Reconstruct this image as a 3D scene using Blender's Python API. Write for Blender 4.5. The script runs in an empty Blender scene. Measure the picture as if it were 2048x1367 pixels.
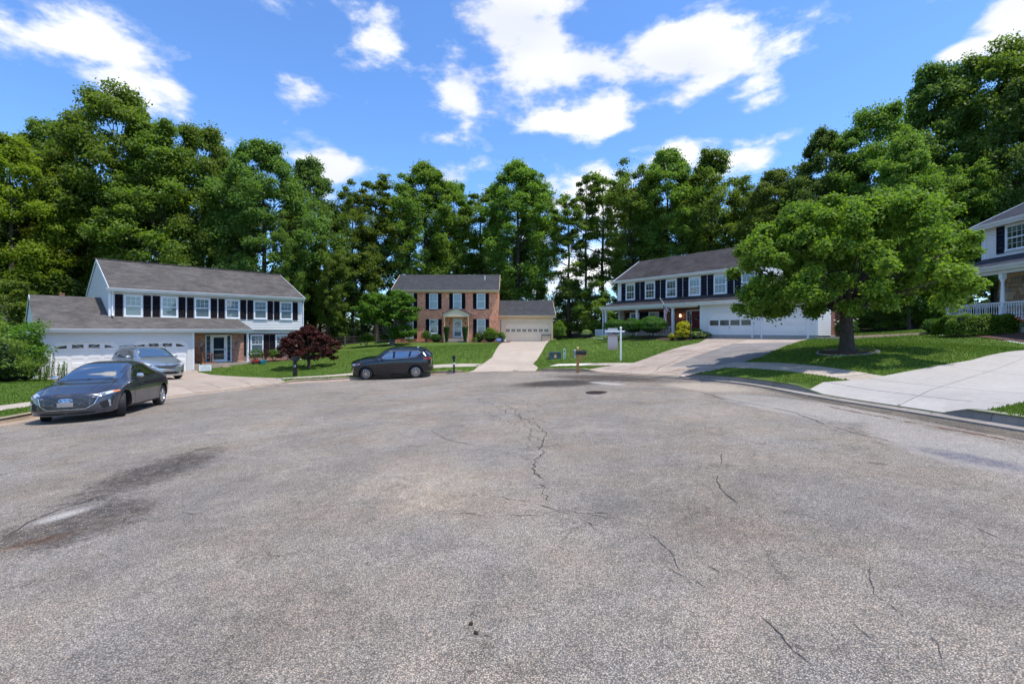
import bpy, bmesh, math, random
import numpy as np
from mathutils import Vector, Matrix, Euler, noise as mnoise
from mathutils.geometry import delaunay_2d_cdt, tessellate_polygon
from mathutils.bvhtree import BVHTree
S = bpy.context.scene
COL = S.collection
PI = math.pi
R = math.radians

# ---------------------------------------------------------------- camera
F, HY, CZ = 950.0, 663.0, 1.65          # focal length in px of a 2048 px wide frame, horizon row, eye height
cam_d = bpy.data.cameras.new('camera')
cam = bpy.data.objects.new('camera', cam_d)
COL.objects.link(cam)
cam.location = (0, 0, CZ)
cam.rotation_euler = (R(90), 0, 0)
cam_d.sensor_width = 36
cam_d.lens = F / 2048 * 36
cam_d.shift_y = -(683.5 - HY) / 2048
cam_d.clip_start = 0.05
cam_d.clip_end = 3000
S.camera = cam

# ---------------------------------------------------------------- world, sun, exposure
SUN_EL, SUN_AZ = 69.0, 108.0             # elevation, azimuth clockwise from +Y (towards +X)
w = bpy.data.worlds.new('World')
S.world = w
w.use_nodes = True
nt = w.node_tree
for n in list(nt.nodes):
    nt.nodes.remove(n)
def N(tree, typ, **kw):
    n = tree.nodes.new(typ)
    for k, v in kw.items():
        if k == 'inp':
            for a, b in v.items():
                n.inputs[a].default_value = b
        else:
            setattr(n, k, v)
    return n
def L(tree, a, b):
    tree.links.new(a, b)
out = N(nt, 'ShaderNodeOutputWorld')
bg = N(nt, 'ShaderNodeBackground', inp={'Strength': 0.130})
sky = N(nt, 'ShaderNodeTexSky')
sky.sky_type = 'NISHITA'
sky.sun_disc = False
sky.sun_elevation = R(SUN_EL)
sky.sun_rotation = R(SUN_AZ)
sky.air_density = 1.0
sky.dust_density = 0.3
sky.ozone_density = 3.0
def mathn(tree, op, a, b=None, c=None, clamp=False):
    n = N(tree, 'ShaderNodeMath', operation=op)
    n.use_clamp = clamp
    for i, v in enumerate((a, b, c)):
        if v is None:
            continue
        if isinstance(v, (int, float)):
            n.inputs[i].default_value = v
        else:
            L(tree, v, n.inputs[i])
    return n.outputs[0]
def ramp(tree, fac, stops, interp='LINEAR'):
    n = N(tree, 'ShaderNodeValToRGB')
    n.color_ramp.interpolation = interp
    e = n.color_ramp.elements
    while len(e) > 1:
        e.remove(e[-1])
    e[0].position = stops[0][0]
    e[0].color = tuple(stops[0][1]) + (1,) if not isinstance(stops[0][1], (int, float)) else (stops[0][1],) * 3 + (1,)
    for p, c in stops[1:]:
        x = e.new(p)
        x.color = tuple(c) + (1,) if not isinstance(c, (int, float)) else (c,) * 3 + (1,)
    L(tree, fac, n.inputs[0])
    return n.outputs[0]
def mix(tree, fac, a, b, typ='MIX'):
    n = N(tree, 'ShaderNodeMix', data_type='RGBA', blend_type=typ)
    for sock, v in ((n.inputs[0], fac), (n.inputs[6], a), (n.inputs[7], b)):
        if isinstance(v, (int, float)):
            sock.default_value = v if sock == n.inputs[0] else (v, v, v, 1)
        elif isinstance(v, (tuple, list)):
            sock.default_value = tuple(v) + ((1,) if len(v) == 3 else ())
        else:
            L(tree, v, sock)
    return n.outputs[2]
tc = N(nt, 'ShaderNodeTexCoord')
d = tc.outputs['Generated']
# cumulus banks: each one is a soft lobe round a direction, eaten into by fractal noise; the sky is the same in all directions round
nz = N(nt, 'ShaderNodeTexNoise', inp={'Scale': 7.0, 'Detail': 10.0, 'Roughness': 0.58, 'Distortion': 0.08})
mp = N(nt, 'ShaderNodeMapping', inp={'Scale': (1, 1, 2.0)})
L(nt, d, mp.inputs['Vector'])
L(nt, mp.outputs[0], nz.inputs['Vector'])
nz2 = N(nt, 'ShaderNodeTexNoise', inp={'Scale': 2.6, 'Detail': 3.0, 'Roughness': 0.5})
mp2 = N(nt, 'ShaderNodeMapping', inp={'Scale': (1, 1, 2.2), 'Location': (3.1, 1.7, 0.4)})
L(nt, d, mp2.inputs['Vector'])
L(nt, mp2.outputs[0], nz2.inputs['Vector'])
def dirpx(px, py):
    v = Vector(((px - 1024) / F, 1, (HY - py) / F))
    return v.normalized()
clouds = [  # direction given by where it stands in the sky, half width, half height (radians-ish)
    (170, 45, .19, .075), (270, 185, .10, .05), (590, 200, .06, .05), (765, 60, .05, .04),
    (1010, 60, .08, .10), (1090, 110, .17, .11), (1300, 110, .20, .08), (1440, 130, .13, .07), (1150, 245, .13, .03),
    (920, 195, .05, .04), (1060, 160, .10, .06), (1210, 200, .10, .04), (1510, 175, .07, .03), (1580, 268, .045, .02), (1360, 300, .10, .035), (1500, 310, .10, .04), (1180, 400, .12, .06),
    (1930, 100, .06, .02), (2040, 30, .08, .07), (680, 335, .05, .03), (1130, 520, .12, .10), (1540, 190, .06, .03)]
mask = None
for (px, py, sw, sh) in clouds:
    c = dirpx(px, py); rx_ = (px - 1024) / F; sw /= (1 + rx_ * rx_) ** .9; sh /= (1 + rx_ * rx_) ** .5; sw *= .92; sh *= .92
    right = Vector((c.y, -c.x, 0)).normalized()
    up = right.cross(c) * -1
    up = c.cross(right) * -1 if up.z < 0 else up
    def dotn(v):
        n = N(nt, 'ShaderNodeVectorMath', operation='DOT_PRODUCT')
        L(nt, d, n.inputs[0])
        n.inputs[1].default_value = v
        return n.outputs['Value']
    a = mathn(nt, 'MULTIPLY', dotn(right), 1 / sw)
    b = mathn(nt, 'MULTIPLY', mathn(nt, 'SUBTRACT', dotn(up), 0), 1 / sh)
    r2 = mathn(nt, 'ADD', mathn(nt, 'MULTIPLY', a, a), mathn(nt, 'MULTIPLY', b, b))
    r1 = mathn(nt, 'SQRT', r2)
    m = mathn(nt, 'SUBTRACT', 1.22, r1)
    m = mathn(nt, 'ADD', m, mathn(nt, 'MULTIPLY', mathn(nt, 'LESS_THAN', dotn(c), 0.0), -50))
    mask = m if mask is None else mathn(nt, 'MAXIMUM', mask, m)
gen = ramp(nt, nz2.outputs[0], [(0.50, 0.0), (0.66, 1.0)])        # general broken cloud elsewhere
front = N(nt, 'ShaderNodeVectorMath', operation='DOT_PRODUCT')
L(nt, d, front.inputs[0]); front.inputs[1].default_value = (0, 1, 0)
genm = mathn(nt, 'MULTIPLY', gen, mathn(nt, 'LESS_THAN', front.outputs['Value'], 0.35))
mask = mathn(nt, 'MAXIMUM', mask, mathn(nt, 'SUBTRACT', mathn(nt, 'MULTIPLY', genm, 1.3), 0.3))
mask = mathn(nt, 'MINIMUM', mask, 1.0)
den = mathn(nt, 'ADD', mask, mathn(nt, 'MULTIPLY', mathn(nt, 'SUBTRACT', nz.outputs[0], 0.5), 5.2))
cm = ramp(nt, den, [(0.10, 0.0), (0.36, 0.16), (0.58, 0.52), (0.85, 0.90), (1.15, 1.0)])
# slightly greyer cores and undersides
shade = ramp(nt, nz2.outputs[0], [(0.3, (3.9, 4.1, 4.6)), (0.5, (4.9, 5.0, 5.2)), (0.7, (5.5, 5.5, 5.5))])
skyc = mix(nt, 1.0, sky.outputs[0], (0.68, 0.92, 1.20), 'MULTIPLY')
final = mix(nt, cm, skyc, shade)
L(nt, final, bg.inputs['Color'])
L(nt, bg.outputs[0], out.inputs[0])

sd = bpy.data.lights.new('sun', 'SUN')
sun = bpy.data.objects.new('sun', sd)
COL.objects.link(sun)
sd.energy = 3.0
sd.angle = R(0.53)
sd.color = (1.0, 0.95, 0.87)
sv = Vector((math.sin(R(SUN_AZ)) * math.cos(R(SUN_EL)), math.cos(R(SUN_AZ)) * math.cos(R(SUN_EL)), math.sin(R(SUN_EL))))
sun.rotation_euler = (-sv).to_track_quat('-Z', 'Y').to_euler()
sun.location = (30, 10, 60)

S.view_settings.view_transform = 'Standard'
S.view_settings.look = 'None'
S.view_settings.exposure = 0.76
S.view_settings.gamma = 1
S.view_settings.use_curve_mapping = False
try:
    S.cycles.max_bounces = 6
    S.cycles.transparent_max_bounces = 8
    S.cycles.use_adaptive_sampling = True
    S.cycles.adaptive_threshold = 0.02
except Exception:
    pass

# ---------------------------------------------------------------- mesh helpers
class MB:
    def __init__(s):
        s.v = []; s.f = []; s.m = []; s.mats = []; s.smooth = False
    def mi(s, m):
        if m is None:
            return 0
        if m not in s.mats:
            s.mats.append(m)
        return s.mats.index(m)
    def poly(s, pts, m=None):
        k = len(s.v)
        s.v += [tuple(p) for p in pts]
        s.f.append(tuple(range(k, k + len(pts))))
        s.m.append(s.mi(m))
    def mesh(s, vs, fs, m=None):
        k = len(s.v)
        s.v += [tuple(p) for p in vs]
        i = s.mi(m)
        for f in fs:
            s.f.append(tuple(k + a for a in f)); s.m.append(i)
    def box(s, x0, x1, y0, y1, z0, z1, m=None, M=None):
        x0, x1 = min(x0, x1), max(x0, x1); y0, y1 = min(y0, y1), max(y0, y1); z0, z1 = min(z0, z1), max(z0, z1)
        vs = [(x0, y0, z0), (x1, y0, z0), (x1, y1, z0), (x0, y1, z0), (x0, y0, z1), (x1, y0, z1), (x1, y1, z1), (x0, y1, z1)]
        if M is not None:
            vs = [tuple(M @ Vector(p)) for p in vs]
        s.mesh(vs, [(0, 3, 2, 1), (4, 5, 6, 7), (0, 1, 5, 4), (1, 2, 6, 5), (2, 3, 7, 6), (3, 0, 4, 7)], m)
    def beam(s, p0, p1, wd, ht, m=None, up=(0, 0, 1)):
        p0 = Vector(p0); p1 = Vector(p1); d = (p1 - p0)
        u = Vector(up); r = d.cross(u)
        if r.length < 1e-6:
            r = d.cross(Vector((1, 0, 0)))
        r.normalize(); u = r.cross(d).normalized()
        r *= wd / 2; u *= ht / 2
        vs = [p0 - r - u, p0 + r - u, p0 + r + u, p0 - r + u, p1 - r - u, p1 + r - u, p1 + r + u, p1 - r + u]
        s.mesh(vs, [(0, 1, 2, 3), (7, 6, 5, 4), (0, 4, 5, 1), (1, 5, 6, 2), (2, 6, 7, 3), (3, 7, 4, 0)], m)
    def tube(s, pts, rad, n=8, m=None, cap=True):
        pts = [Vector(p) for p in pts]
        if isinstance(rad, (int, float)):
            rad = [rad] * len(pts)
        k = len(s.v); i0 = s.mi(m)
        ref = None
        for i, p in enumerate(pts):
            t = (pts[min(i + 1, len(pts) - 1)] - pts[max(i - 1, 0)])
            if t.length < 1e-9:
                t = Vector((0, 0, 1))
            t.normalize()
            if ref is None:
                ref = t.cross(Vector((0.31, 0.9, 0.12)))
                if ref.length < .1:
                    ref = t.cross(Vector((1, 0, 0)))
            ref = (ref - t * ref.dot(t)).normalized()
            b = t.cross(ref)
            for j in range(n):
                a = 2 * PI * j / n
                s.v.append(tuple(p + (ref * math.cos(a) + b * math.sin(a)) * rad[i]))
        for i in range(len(pts) - 1):
            for j in range(n):
                a = k + i * n + j; b2 = k + i * n + (j + 1) % n
                s.f.append((a, b2, b2 + n, a + n)); s.m.append(i0)
        if cap:
            s.f.append(tuple(k + j for j in reversed(range(n)))); s.m.append(i0)
            e = k + (len(pts) - 1) * n
            s.f.append(tuple(e + j for j in range(n))); s.m.append(i0)
    def lathe(s, prof, n=16, c=(0, 0, 0), axis='z', m=None, cap=True):
        k = len(s.v); i0 = s.mi(m)
        for (r, h) in prof:
            for j in range(n):
                a = 2 * PI * j / n
                x, y, z = r * math.cos(a), r * math.sin(a), h
                if axis == 'y':
                    x, y, z = x, z, y
                elif axis == 'x':
                    x, y, z = z, x, y
                s.v.append((c[0] + x, c[1] + y, c[2] + z))
        for i in range(len(prof) - 1):
            for j in range(n):
                a = k + i * n + j; b = k + i * n + (j + 1) % n
                s.f.append((a, b, b + n, a + n)); s.m.append(i0)
        if cap and prof[0][0] > 1e-4:
            s.f.append(tuple(k + j for j in reversed(range(n)))); s.m.append(i0)
        if cap and prof[-1][0] > 1e-4:
            e = k + (len(prof) - 1) * n
            s.f.append(tuple(e + j for j in range(n))); s.m.append(i0)
    def extr(s, poly, axis, a, b, m=None):
        """prism: 2d polygon extruded along an axis from a to b; axis y -> poly is (x,z), axis x -> (y,z), axis z -> (x,y)"""
        def P(p, t):
            return {'x': (t, p[0], p[1]), 'y': (p[0], t, p[1]), 'z': (p[0], p[1], t)}[axis]
        n = len(poly)
        vs = [P(p, a) for p in poly] + [P(p, b) for p in poly]
        fs = [(i, (i + 1) % n, (i + 1) % n + n, i + n) for i in range(n)]
        fs += [tuple(reversed(range(n))), tuple(range(n, 2 * n))]
        s.mesh(vs, fs, m)
    def build(s, name, mat=None, fixn=True):
        me = bpy.data.meshes.new(name)
        me.from_pydata(s.v, [], s.f)
        mats = s.mats if s.mats else [mat]
        for q in mats:
            me.materials.append(MAT[q] if isinstance(q, str) else q)
        if len(s.mats) > 1:
            me.polygons.foreach_set('material_index', s.m)
        if fixn:
            bm = bmesh.new(); bm.from_mesh(me)
            bmesh.ops.recalc_face_normals(bm, faces=bm.faces)
            bm.to_mesh(me); bm.free()
        if s.smooth:
            me.polygons.foreach_set('use_smooth', [True] * len(me.polygons))
            try:
                me.set_sharp_from_angle(angle=R(38))
            except Exception:
                pass
        boxuv(me)
        me.update()
        return me
def boxuv(me):
    uv = me.uv_layers.new(name='UVMap')
    n = len(me.loops)
    vi = np.empty(n, dtype=np.int32); me.loops.foreach_get('vertex_index', vi)
    co = np.empty(len(me.vertices) * 3); me.vertices.foreach_get('co', co); co = co.reshape(-1, 3)
    pn = np.empty(len(me.polygons) * 3); me.polygons.foreach_get('normal', pn); pn = np.abs(pn.reshape(-1, 3))
    lt = np.empty(len(me.polygons), dtype=np.int32); me.polygons.foreach_get('loop_total', lt)
    ax = np.repeat(pn.argmax(1), lt)
    p = co[vi]
    U = np.where(ax == 0, p[:, 1], p[:, 0])
    V = np.where(ax == 2, p[:, 1], p[:, 2])
    uv.data.foreach_set('uv', np.stack([U, V], 1).ravel())
def tag(o, label=None, category=None, group=None, kind=None):
    if label: o['label'] = label
    if category: o['category'] = category
    if group: o['group'] = group
    if kind: o['kind'] = kind
    return o
def obj(name, me, mat=None, parent=None, smooth=False, loc=None, rot=None, **kw):
    if isinstance(me, MB):
        me.smooth = me.smooth or smooth
        me = me.build(name, mat)
    o = bpy.data.objects.new(name, me)
    COL.objects.link(o)
    if parent is not None: o.parent = parent
    if loc is not None: o.location = loc
    if rot is not None: o.rotation_euler = rot
    tag(o, **kw)
    return o
def empty(name, loc, rz=0, **kw):
    o = bpy.data.objects.new(name, None)
    COL.objects.link(o)
    o.location = loc; o.rotation_euler = (0, 0, rz)
    o.empty_display_size = .3
    tag(o, **kw)
    return o
def tree_of(o):
    r = []
    for c in bpy.data.objects:
        if c.parent == o:
            r.append(c)
    return r
def dup(root, loc, rz=0, scale=None, label=None, group=None, kids=None):
    r = root.copy(); COL.objects.link(r)
    r.location = loc; r.rotation_euler = (0, 0, rz)
    if scale is not None: r.scale = scale if not isinstance(scale, (int, float)) else (scale,) * 3
    if label: r['label'] = label
    if group: r['group'] = group
    for ch in (kids if kids is not None else tree_of(root)):
        c = ch.copy(); COL.objects.link(c); c.parent = r
        for g in tree_of(ch):
            e = g.copy(); COL.objects.link(e); e.parent = c
    return r

# ---------------------------------------------------------------- materials
MAT = {}
def newmat(name):
    m = bpy.data.materials.new(name); m.use_nodes = True
    t = m.node_tree
    b = t.nodes['Principled BSDF']
    MAT[name] = m
    return m, t, b
def plain(name, col, rough=.6, metal=0, spec=.5, var=.12, vs=3.0, bump=0, bs=60, coat=0, emit=None, fine=0):
    m, t, b = newmat(name)
    b.inputs['Roughness'].default_value = rough
    b.inputs['Metallic'].default_value = metal
    b.inputs['Specular IOR Level'].default_value = spec
    if coat:
        b.inputs['Coat Weight'].default_value = coat
        b.inputs['Coat Roughness'].default_value = .03
    tcn = N(t, 'ShaderNodeTexCoord')
    nz = N(t, 'ShaderNodeTexNoise', inp={'Scale': vs, 'Detail': 5.0, 'Roughness': .6})
    L(t, tcn.outputs['Object'], nz.inputs['Vector'])
    lo = tuple(c * (1 - var) for c in col); hi = tuple(min(1, c * (1 + var)) for c in col)
    c = ramp(t, nz.outputs[0], [(0.3, lo), (0.7, hi)])
    if fine:
        nf = N(t, 'ShaderNodeTexNoise', inp={'Scale': bs, 'Detail': 4.0, 'Roughness': .7})
        L(t, tcn.outputs['Object'], nf.inputs['Vector'])
        c = mix(t, 1.0, c, ramp(t, nf.outputs[0], [(0.3, 1 - fine), (0.7, 1 + fine)]), 'MULTIPLY')
    L(t, c, b.inputs['Base Color'])
    if bump:
        nb = N(t, 'ShaderNodeTexNoise', inp={'Scale': bs, 'Detail': 4.0})
        L(t, tcn.outputs['Object'], nb.inputs['Vector'])
        bp = N(t, 'ShaderNodeBump', inp={'Strength': bump, 'Distance': .01})
        L(t, nb.outputs[0], bp.inputs['Height'])
        L(t, bp.outputs[0], b.inputs['Normal'])
    if emit:
        b.inputs['Emission Color'].default_value = emit[0] + (1,)
        b.inputs['Emission Strength'].default_value = emit[1]
    return m
def brickmat(name, c1, c2, mortar, bw=.203, bh=.068, ms=.010, dark=.2, scale_noise=2.0):
    m, t, b = newmat(name)
    tcn = N(t, 'ShaderNodeTexCoord')
    br = N(t, 'ShaderNodeTexBrick', inp={'Scale': 1.0, 'Mortar Size': ms, 'Mortar Smooth': .3, 'Bias': 0.0, 'Brick Width': bw, 'Row Height': bh})
    L(t, tcn.outputs['UV'], br.inputs['Vector'])
    br.inputs['Color1'].default_value = c1 + (1,)
    br.inputs['Color2'].default_value = c2 + (1,)
    br.inputs['Mortar'].default_value = mortar + (1,)
    nz = N(t, 'ShaderNodeTexNoise', inp={'Scale': scale_noise, 'Detail': 6.0, 'Roughness': .65})
    L(t, tcn.outputs['UV'], nz.inputs['Vector'])
    mpn = N(t, 'ShaderNodeMapping', inp={'Scale': (1 / bw, 1 / bh, 1)})
    L(t, tcn.outputs['UV'], mpn.inputs[0])
    wn = N(t, 'ShaderNodeTexNoise', inp={'Scale': .9, 'Detail': 1.0})
    L(t, mpn.outputs[0], wn.inputs['Vector'])
    c = mix(t, 1.0, br.outputs['Color'], ramp(t, nz.outputs[0], [(0.3, 1 - dark), (0.7, 1 + dark)]), 'MULTIPLY')
    c = mix(t, 1.0, c, ramp(t, wn.outputs[0], [(0.35, 0.72), (0.65, 1.3)]), 'MULTIPLY')
    L(t, c, b.inputs['Base Color'])
    b.inputs['Roughness'].default_value = .85
    bp = N(t, 'ShaderNodeBump', inp={'Strength': .6, 'Distance': .008})
    inv = mathn(t, 'SUBTRACT', 1.0, br.outputs['Fac'])
    L(t, inv, bp.inputs['Height'])
    L(t, bp.outputs[0], b.inputs['Normal'])
    return m
def shinglemat(name, col, var=.3, streak=.15):
    m, t, b = newmat(name)
    tcn = N(t, 'ShaderNodeTexCoord')
    mpn = N(t, 'ShaderNodeMapping', inp={'Scale': (4.0, 7.0, 7.0)})
    L(t, tcn.outputs['Object'], mpn.inputs[0])
    v = N(t, 'ShaderNodeTexWhiteNoise')
    sn = N(t, 'ShaderNodeVectorMath', operation='FLOOR')
    L(t, mpn.outputs[0], sn.inputs[0]); L(t, sn.outputs[0], v.inputs[0])
    nz = N(t, 'ShaderNodeTexNoise', inp={'Scale': .9, 'Detail': 7.0, 'Roughness': .65})
    L(t, tcn.outputs['Object'], nz.inputs['Vector'])
    mp3 = N(t, 'ShaderNodeMapping', inp={'Scale': (1.2, 1.2, 12)})
    L(t, tcn.outputs['Object'], mp3.inputs[0])
    n3 = N(t, 'ShaderNodeTexNoise', inp={'Scale': 1.5, 'Detail': 5.0, 'Roughness': .7})
    L(t, mp3.outputs[0], n3.inputs['Vector'])
    gr = N(t, 'ShaderNodeTexNoise', inp={'Scale': 120.0, 'Detail': 2.0})
    L(t, tcn.outputs['Object'], gr.inputs['Vector'])
    c = mix(t, 1.0, col, ramp(t, v.outputs[0], [(0, 1 - var), (1, 1 + var)]), 'MULTIPLY')
    c = mix(t, 1.0, c, ramp(t, nz.outputs[0], [(0.3, 1 - streak * 1.6), (0.7, 1 + streak)]), 'MULTIPLY')
    c = mix(t, 1.0, c, ramp(t, n3.outputs[0], [(0.3, .75), (0.7, 1.25)]), 'MULTIPLY')
    c = mix(t, 1.0, c, ramp(t, gr.outputs[0], [(0.3, .8), (0.7, 1.2)]), 'MULTIPLY')
    L(t, c, b.inputs['Base Color'])
    b.inputs['Roughness'].default_value = .9
    b.inputs['Specular IOR Level'].default_value = .25
    return m
def leafmat(name, c1, c2, trans=.35, rough=.5, hue=.04, yellow=None):
    m, t, b = newmat(name)
    at = N(t, 'ShaderNodeAttribute', attribute_name='tint')
    oi = N(t, 'ShaderNodeObjectInfo')
    c = mix(t, at.outputs['Fac'], c1, c2)
    hs = N(t, 'ShaderNodeHueSaturation')
    L(t, mathn(t, 'MULTIPLY_ADD', oi.outputs['Random'], hue, .5 - hue / 2), hs.inputs['Hue'])
    L(t, mathn(t, 'MULTIPLY_ADD', oi.outputs['Random'], .45, .78), hs.inputs['Value'])
    L(t, c, hs.inputs['Color'])
    tcn = N(t, 'ShaderNodeTexCoord')
    L(t, hs.outputs[0], b.inputs['Base Color'])
    b.inputs['Roughness'].default_value = rough
    b.inputs['Specular IOR Level'].default_value = .18
    tr = N(t, 'ShaderNodeBsdfTranslucent')
    tcol = mix(t, 1.0, hs.outputs[0], (1.7, 1.75, .6), 'MULTIPLY')
    L(t, tcol, tr.inputs[0])
    ms = N(t, 'ShaderNodeMixShader', inp={0: trans})
    L(t, b.outputs[0], ms.inputs[1]); L(t, tr.outputs[0], ms.inputs[2])
    L(t, ms.outputs[0], t.nodes['Material Output'].inputs[0])
    return m

plain('white_trim', (.76, .78, .80), .45, var=.05)
plain('white_siding', (.68, .66, .63), .5, var=.05, vs=.8)
plain('white_siding_right', (.73, .72, .70), .5, var=.05, vs=.8)
plain('white_garage', (.78, .765, .74), .45, var=.04, vs=1.0)
plain('tan_siding', (.80, .64, .43), .55, var=.05, vs=.8)
plain('tan_trim', (.74, .58, .38), .5, var=.05)
plain('tan_garage', (.82, .69, .50), .45, var=.04)
plain('black_shutter', (.010, .010, .013), .75, spec=.15, var=.2)
plain('navy_shutter', (.012, .017, .032), .7, spec=.15, var=.2)
plain('plum_shutter', (.013, .010, .014), .75, spec=.12, var=.2)
plain('gutter_white', (.72, .74, .77), .35, var=.05)
plain('foundation', (.34, .33, .31), .85, var=.15, bump=.3)
plain('dark_gap', (.02, .02, .02), .8)
plain('steel_grey', (.25, .26, .28), .4, metal=.6)
plain('black_metal', (.012, .012, .013), .35, var=.1)
plain('black_plastic', (.018, .018, .019), .5, var=.1)
plain('chrome', (.8, .8, .82), .12, metal=1, var=.02)
plain('blind', (.50, .55, .56), .7, var=.08)
plain('blind_dark', (.20, .22, .22), .7, var=.2)
plain('room_dark', (.015, .018, .018), .8, var=.4)
plain('wood_orange', (.45, .17, .05), .5, var=.2, vs=8)
plain('wood_post', (.42, .22, .07), .7, var=.3, vs=12)
plain('red_door', (.16, .008, .012), .35, var=.08)
plain('blue_door', (.02, .045, .085), .35, var=.08)
plain('lightblue_door', (.28, .38, .45), .3, var=.05)
plain('turquoise', (.03, .36, .50), .4)
plain('red_plastic', (.35, .03, .03), .4)
plain('green_box', (.045, .085, .085), .45, var=.06)
plain('pale_green', (.50, .66, .58), .45)
plain('grey_plastic', (.32, .34, .31), .5)
plain('sticker_orange', (.75, .28, .03), .5)
plain('sticker_pale', (.62, .50, .44), .5)
plain('sign_white', (.82, .84, .85), .4, var=.02)
plain('sign_blue', (.03, .12, .42), .4, var=.05)
plain('ink_grey', (.35, .38, .42), .5)
plain('ink_green', (.45, .62, .45), .5)
plain('ink_blue', (.1, .13, .45), .5)
plain('flag_red', (.42, .03, .05), .7)
plain('flag_white', (.75, .72, .72), .7)
plain('flag_blue', (.02, .035, .14), .7)
plain('bark', (.060, .046, .036), .9, var=.45, vs=7, bump=1.0, bs=25)
plain('bark_grey', (.16, .14, .12), .9, var=.4, vs=6, bump=.8, bs=20)
plain('rust_iron', (.055, .03, .022), .6, metal=.3, var=.4, vs=14, bump=.5, bs=50)
plain('stone_tan', (.52, .38, .26), .85, var=.3, vs=5, bump=.6, bs=20)
plain('stone_brown', (.36, .22, .14), .85, var=.3, vs=5, bump=.6, bs=20)
plain('stone_grey', (.30, .29, .27), .85, var=.25, vs=5, bump=.6, bs=20)
plain('mulch', (.075, .038, .026), .95, var=.5, vs=30, bump=1.0, bs=50, fine=.5)
plain('soil_red', (.20, .10, .065), .95, var=.3, vs=10, bump=.8, bs=40)
plain('rubber', (.017, .017, .018), .75, var=.15)
plain('dry_seed', (.035, .016, .008), .8, var=.4, vs=60, bump=.8)
plain('flower_red', (.5, .03, .03), .6)
plain('flower_white', (.8, .75, .78), .6)
plain('flower_yellow', (.8, .55, .05), .6)
plain('wreath_pink', (.45, .22, .24), .8)
plain('lamp_glow', (.9, .6, .35), .4, emit=((1.0, .55, .28), 6.0))
plain('copper_pot', (.28, .12, .07), .7)
brickmat('brick_red', (.78, .215, .085), (.92, .355, .175), (.56, .43, .33))
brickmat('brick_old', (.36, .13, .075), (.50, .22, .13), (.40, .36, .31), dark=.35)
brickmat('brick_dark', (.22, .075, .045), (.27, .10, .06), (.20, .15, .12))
shinglemat('shingle_brown', (.120, .107, .098), .14, .25)
shinglemat('shingle_charcoal', (.060, .062, .070), .16, .12)
shinglemat('shingle_dark', (.060, .053, .053), .14, .30)
shinglemat('shingle_blue', (.075, .078, .095), .18, .12)
def glassmat(name, tint=(.82, .86, .87), alpha=.35):
    """window pane: clear body with a strong reflection"""
    m, t, b = newmat(name)
    tr = N(t, 'ShaderNodeBsdfTransparent'); tr.inputs[0].default_value = tint + (1,)
    gl = N(t, 'ShaderNodeBsdfGlossy', inp={'Roughness': .02})
    gl.inputs[0].default_value = (1, 1, 1, 1)
    fr = N(t, 'ShaderNodeFresnel', inp={'IOR': 1.6})
    fac = mathn(t, 'MULTIPLY_ADD', fr.outputs[0], .6, alpha * .08, clamp=True)
    ms = N(t, 'ShaderNodeMixShader')
    L(t, fac, ms.inputs[0]); L(t, tr.outputs[0], ms.inputs[1]); L(t, gl.outputs[0], ms.inputs[2])
    L(t, ms.outputs[0], t.nodes['Material Output'].inputs[0])
glassmat('glass')
glassmat('lamp_glass', (.85, .87, .9), .2)
# ================================================================ TERRAIN
class Frame:
    def __init__(s, o, deg):
        s.o = Vector(o); s.a = R(deg); s.c = math.cos(s.a); s.s = math.sin(s.a)
    def w(s, x, y, z=0):
        return Vector((s.o.x + x * s.c - y * s.s, s.o.y + x * s.s + y * s.c, s.o.z + z))
LH = Frame((-25.65, 25.6, -1.05), 48.4)     # white house with garage, left
BH = Frame((-12.75, 51.0, .42), 0)          # brick house, middle
RH = Frame((8.45, 38.4, 1.10), -53.8)       # white house with porch, right
PH = Frame((26.1, 26.2, 2.12), -97.6)       # house at the right edge

def road_plane(x, y):
    z = .047 * x - .018 * y
    z = z - .18 * np.exp(-((x + 5) ** 2 + (y - 26) ** 2) / 40) + .12 * np.exp(-((x + 13) ** 2 + (y - 27) ** 2) / 40)
    z = z + .17 * np.exp(-((x + 12) ** 2 + (y - 12.5) ** 2) / 45)
    return z
ctrl = []
for x in range(-18, 13, 3):
    for y in range(-6, 31, 3):
        # inside of the turning circle and the road behind the camera
        if (-15 < x < 8 and 3 < y < 26 and not (x > 3 and y > 20)) or (-5 < x < 5 and y <= 3) or (x > -13 and x < -5 and y < 30 and y > 20):
            ctrl.append((x, y, float(road_plane(x, y))))
def cf(fr, pts):
    for (x, y, z) in pts:
        p = fr.w(x, y, z); ctrl.append((p.x, p.y, p.z))
cf(LH, [(0, 0, 0), (3.6, 0, 0), (7.3, 0, .02), (0, 7, .1), (7, -3, .02), (3, -3.5, 0), (11.3, -.4, .38), (14.9, 1.5, .42), (15, 9, .7), (3, 10, .4), (9, 11, .6), (12, -3, .16)])
cf(BH, [(0, 0, -.06), (3, 0, 0), (6, -1, 0), (11, 0, .0), (14.3, 1, .03), (17.2, 1, .03), (0, 9, .2), (17, 9, .5), (6, -4, -.1), (0, -3, -.2)])
cf(RH, [(-1, -1, -.05), (3, -1, -.05), (7.5, -.4, 0), (11, -.4, 0), (14.8, 0, .0), (14.6, 9, .2), (-1, 9, .0), (7, 9, .2)])
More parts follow.
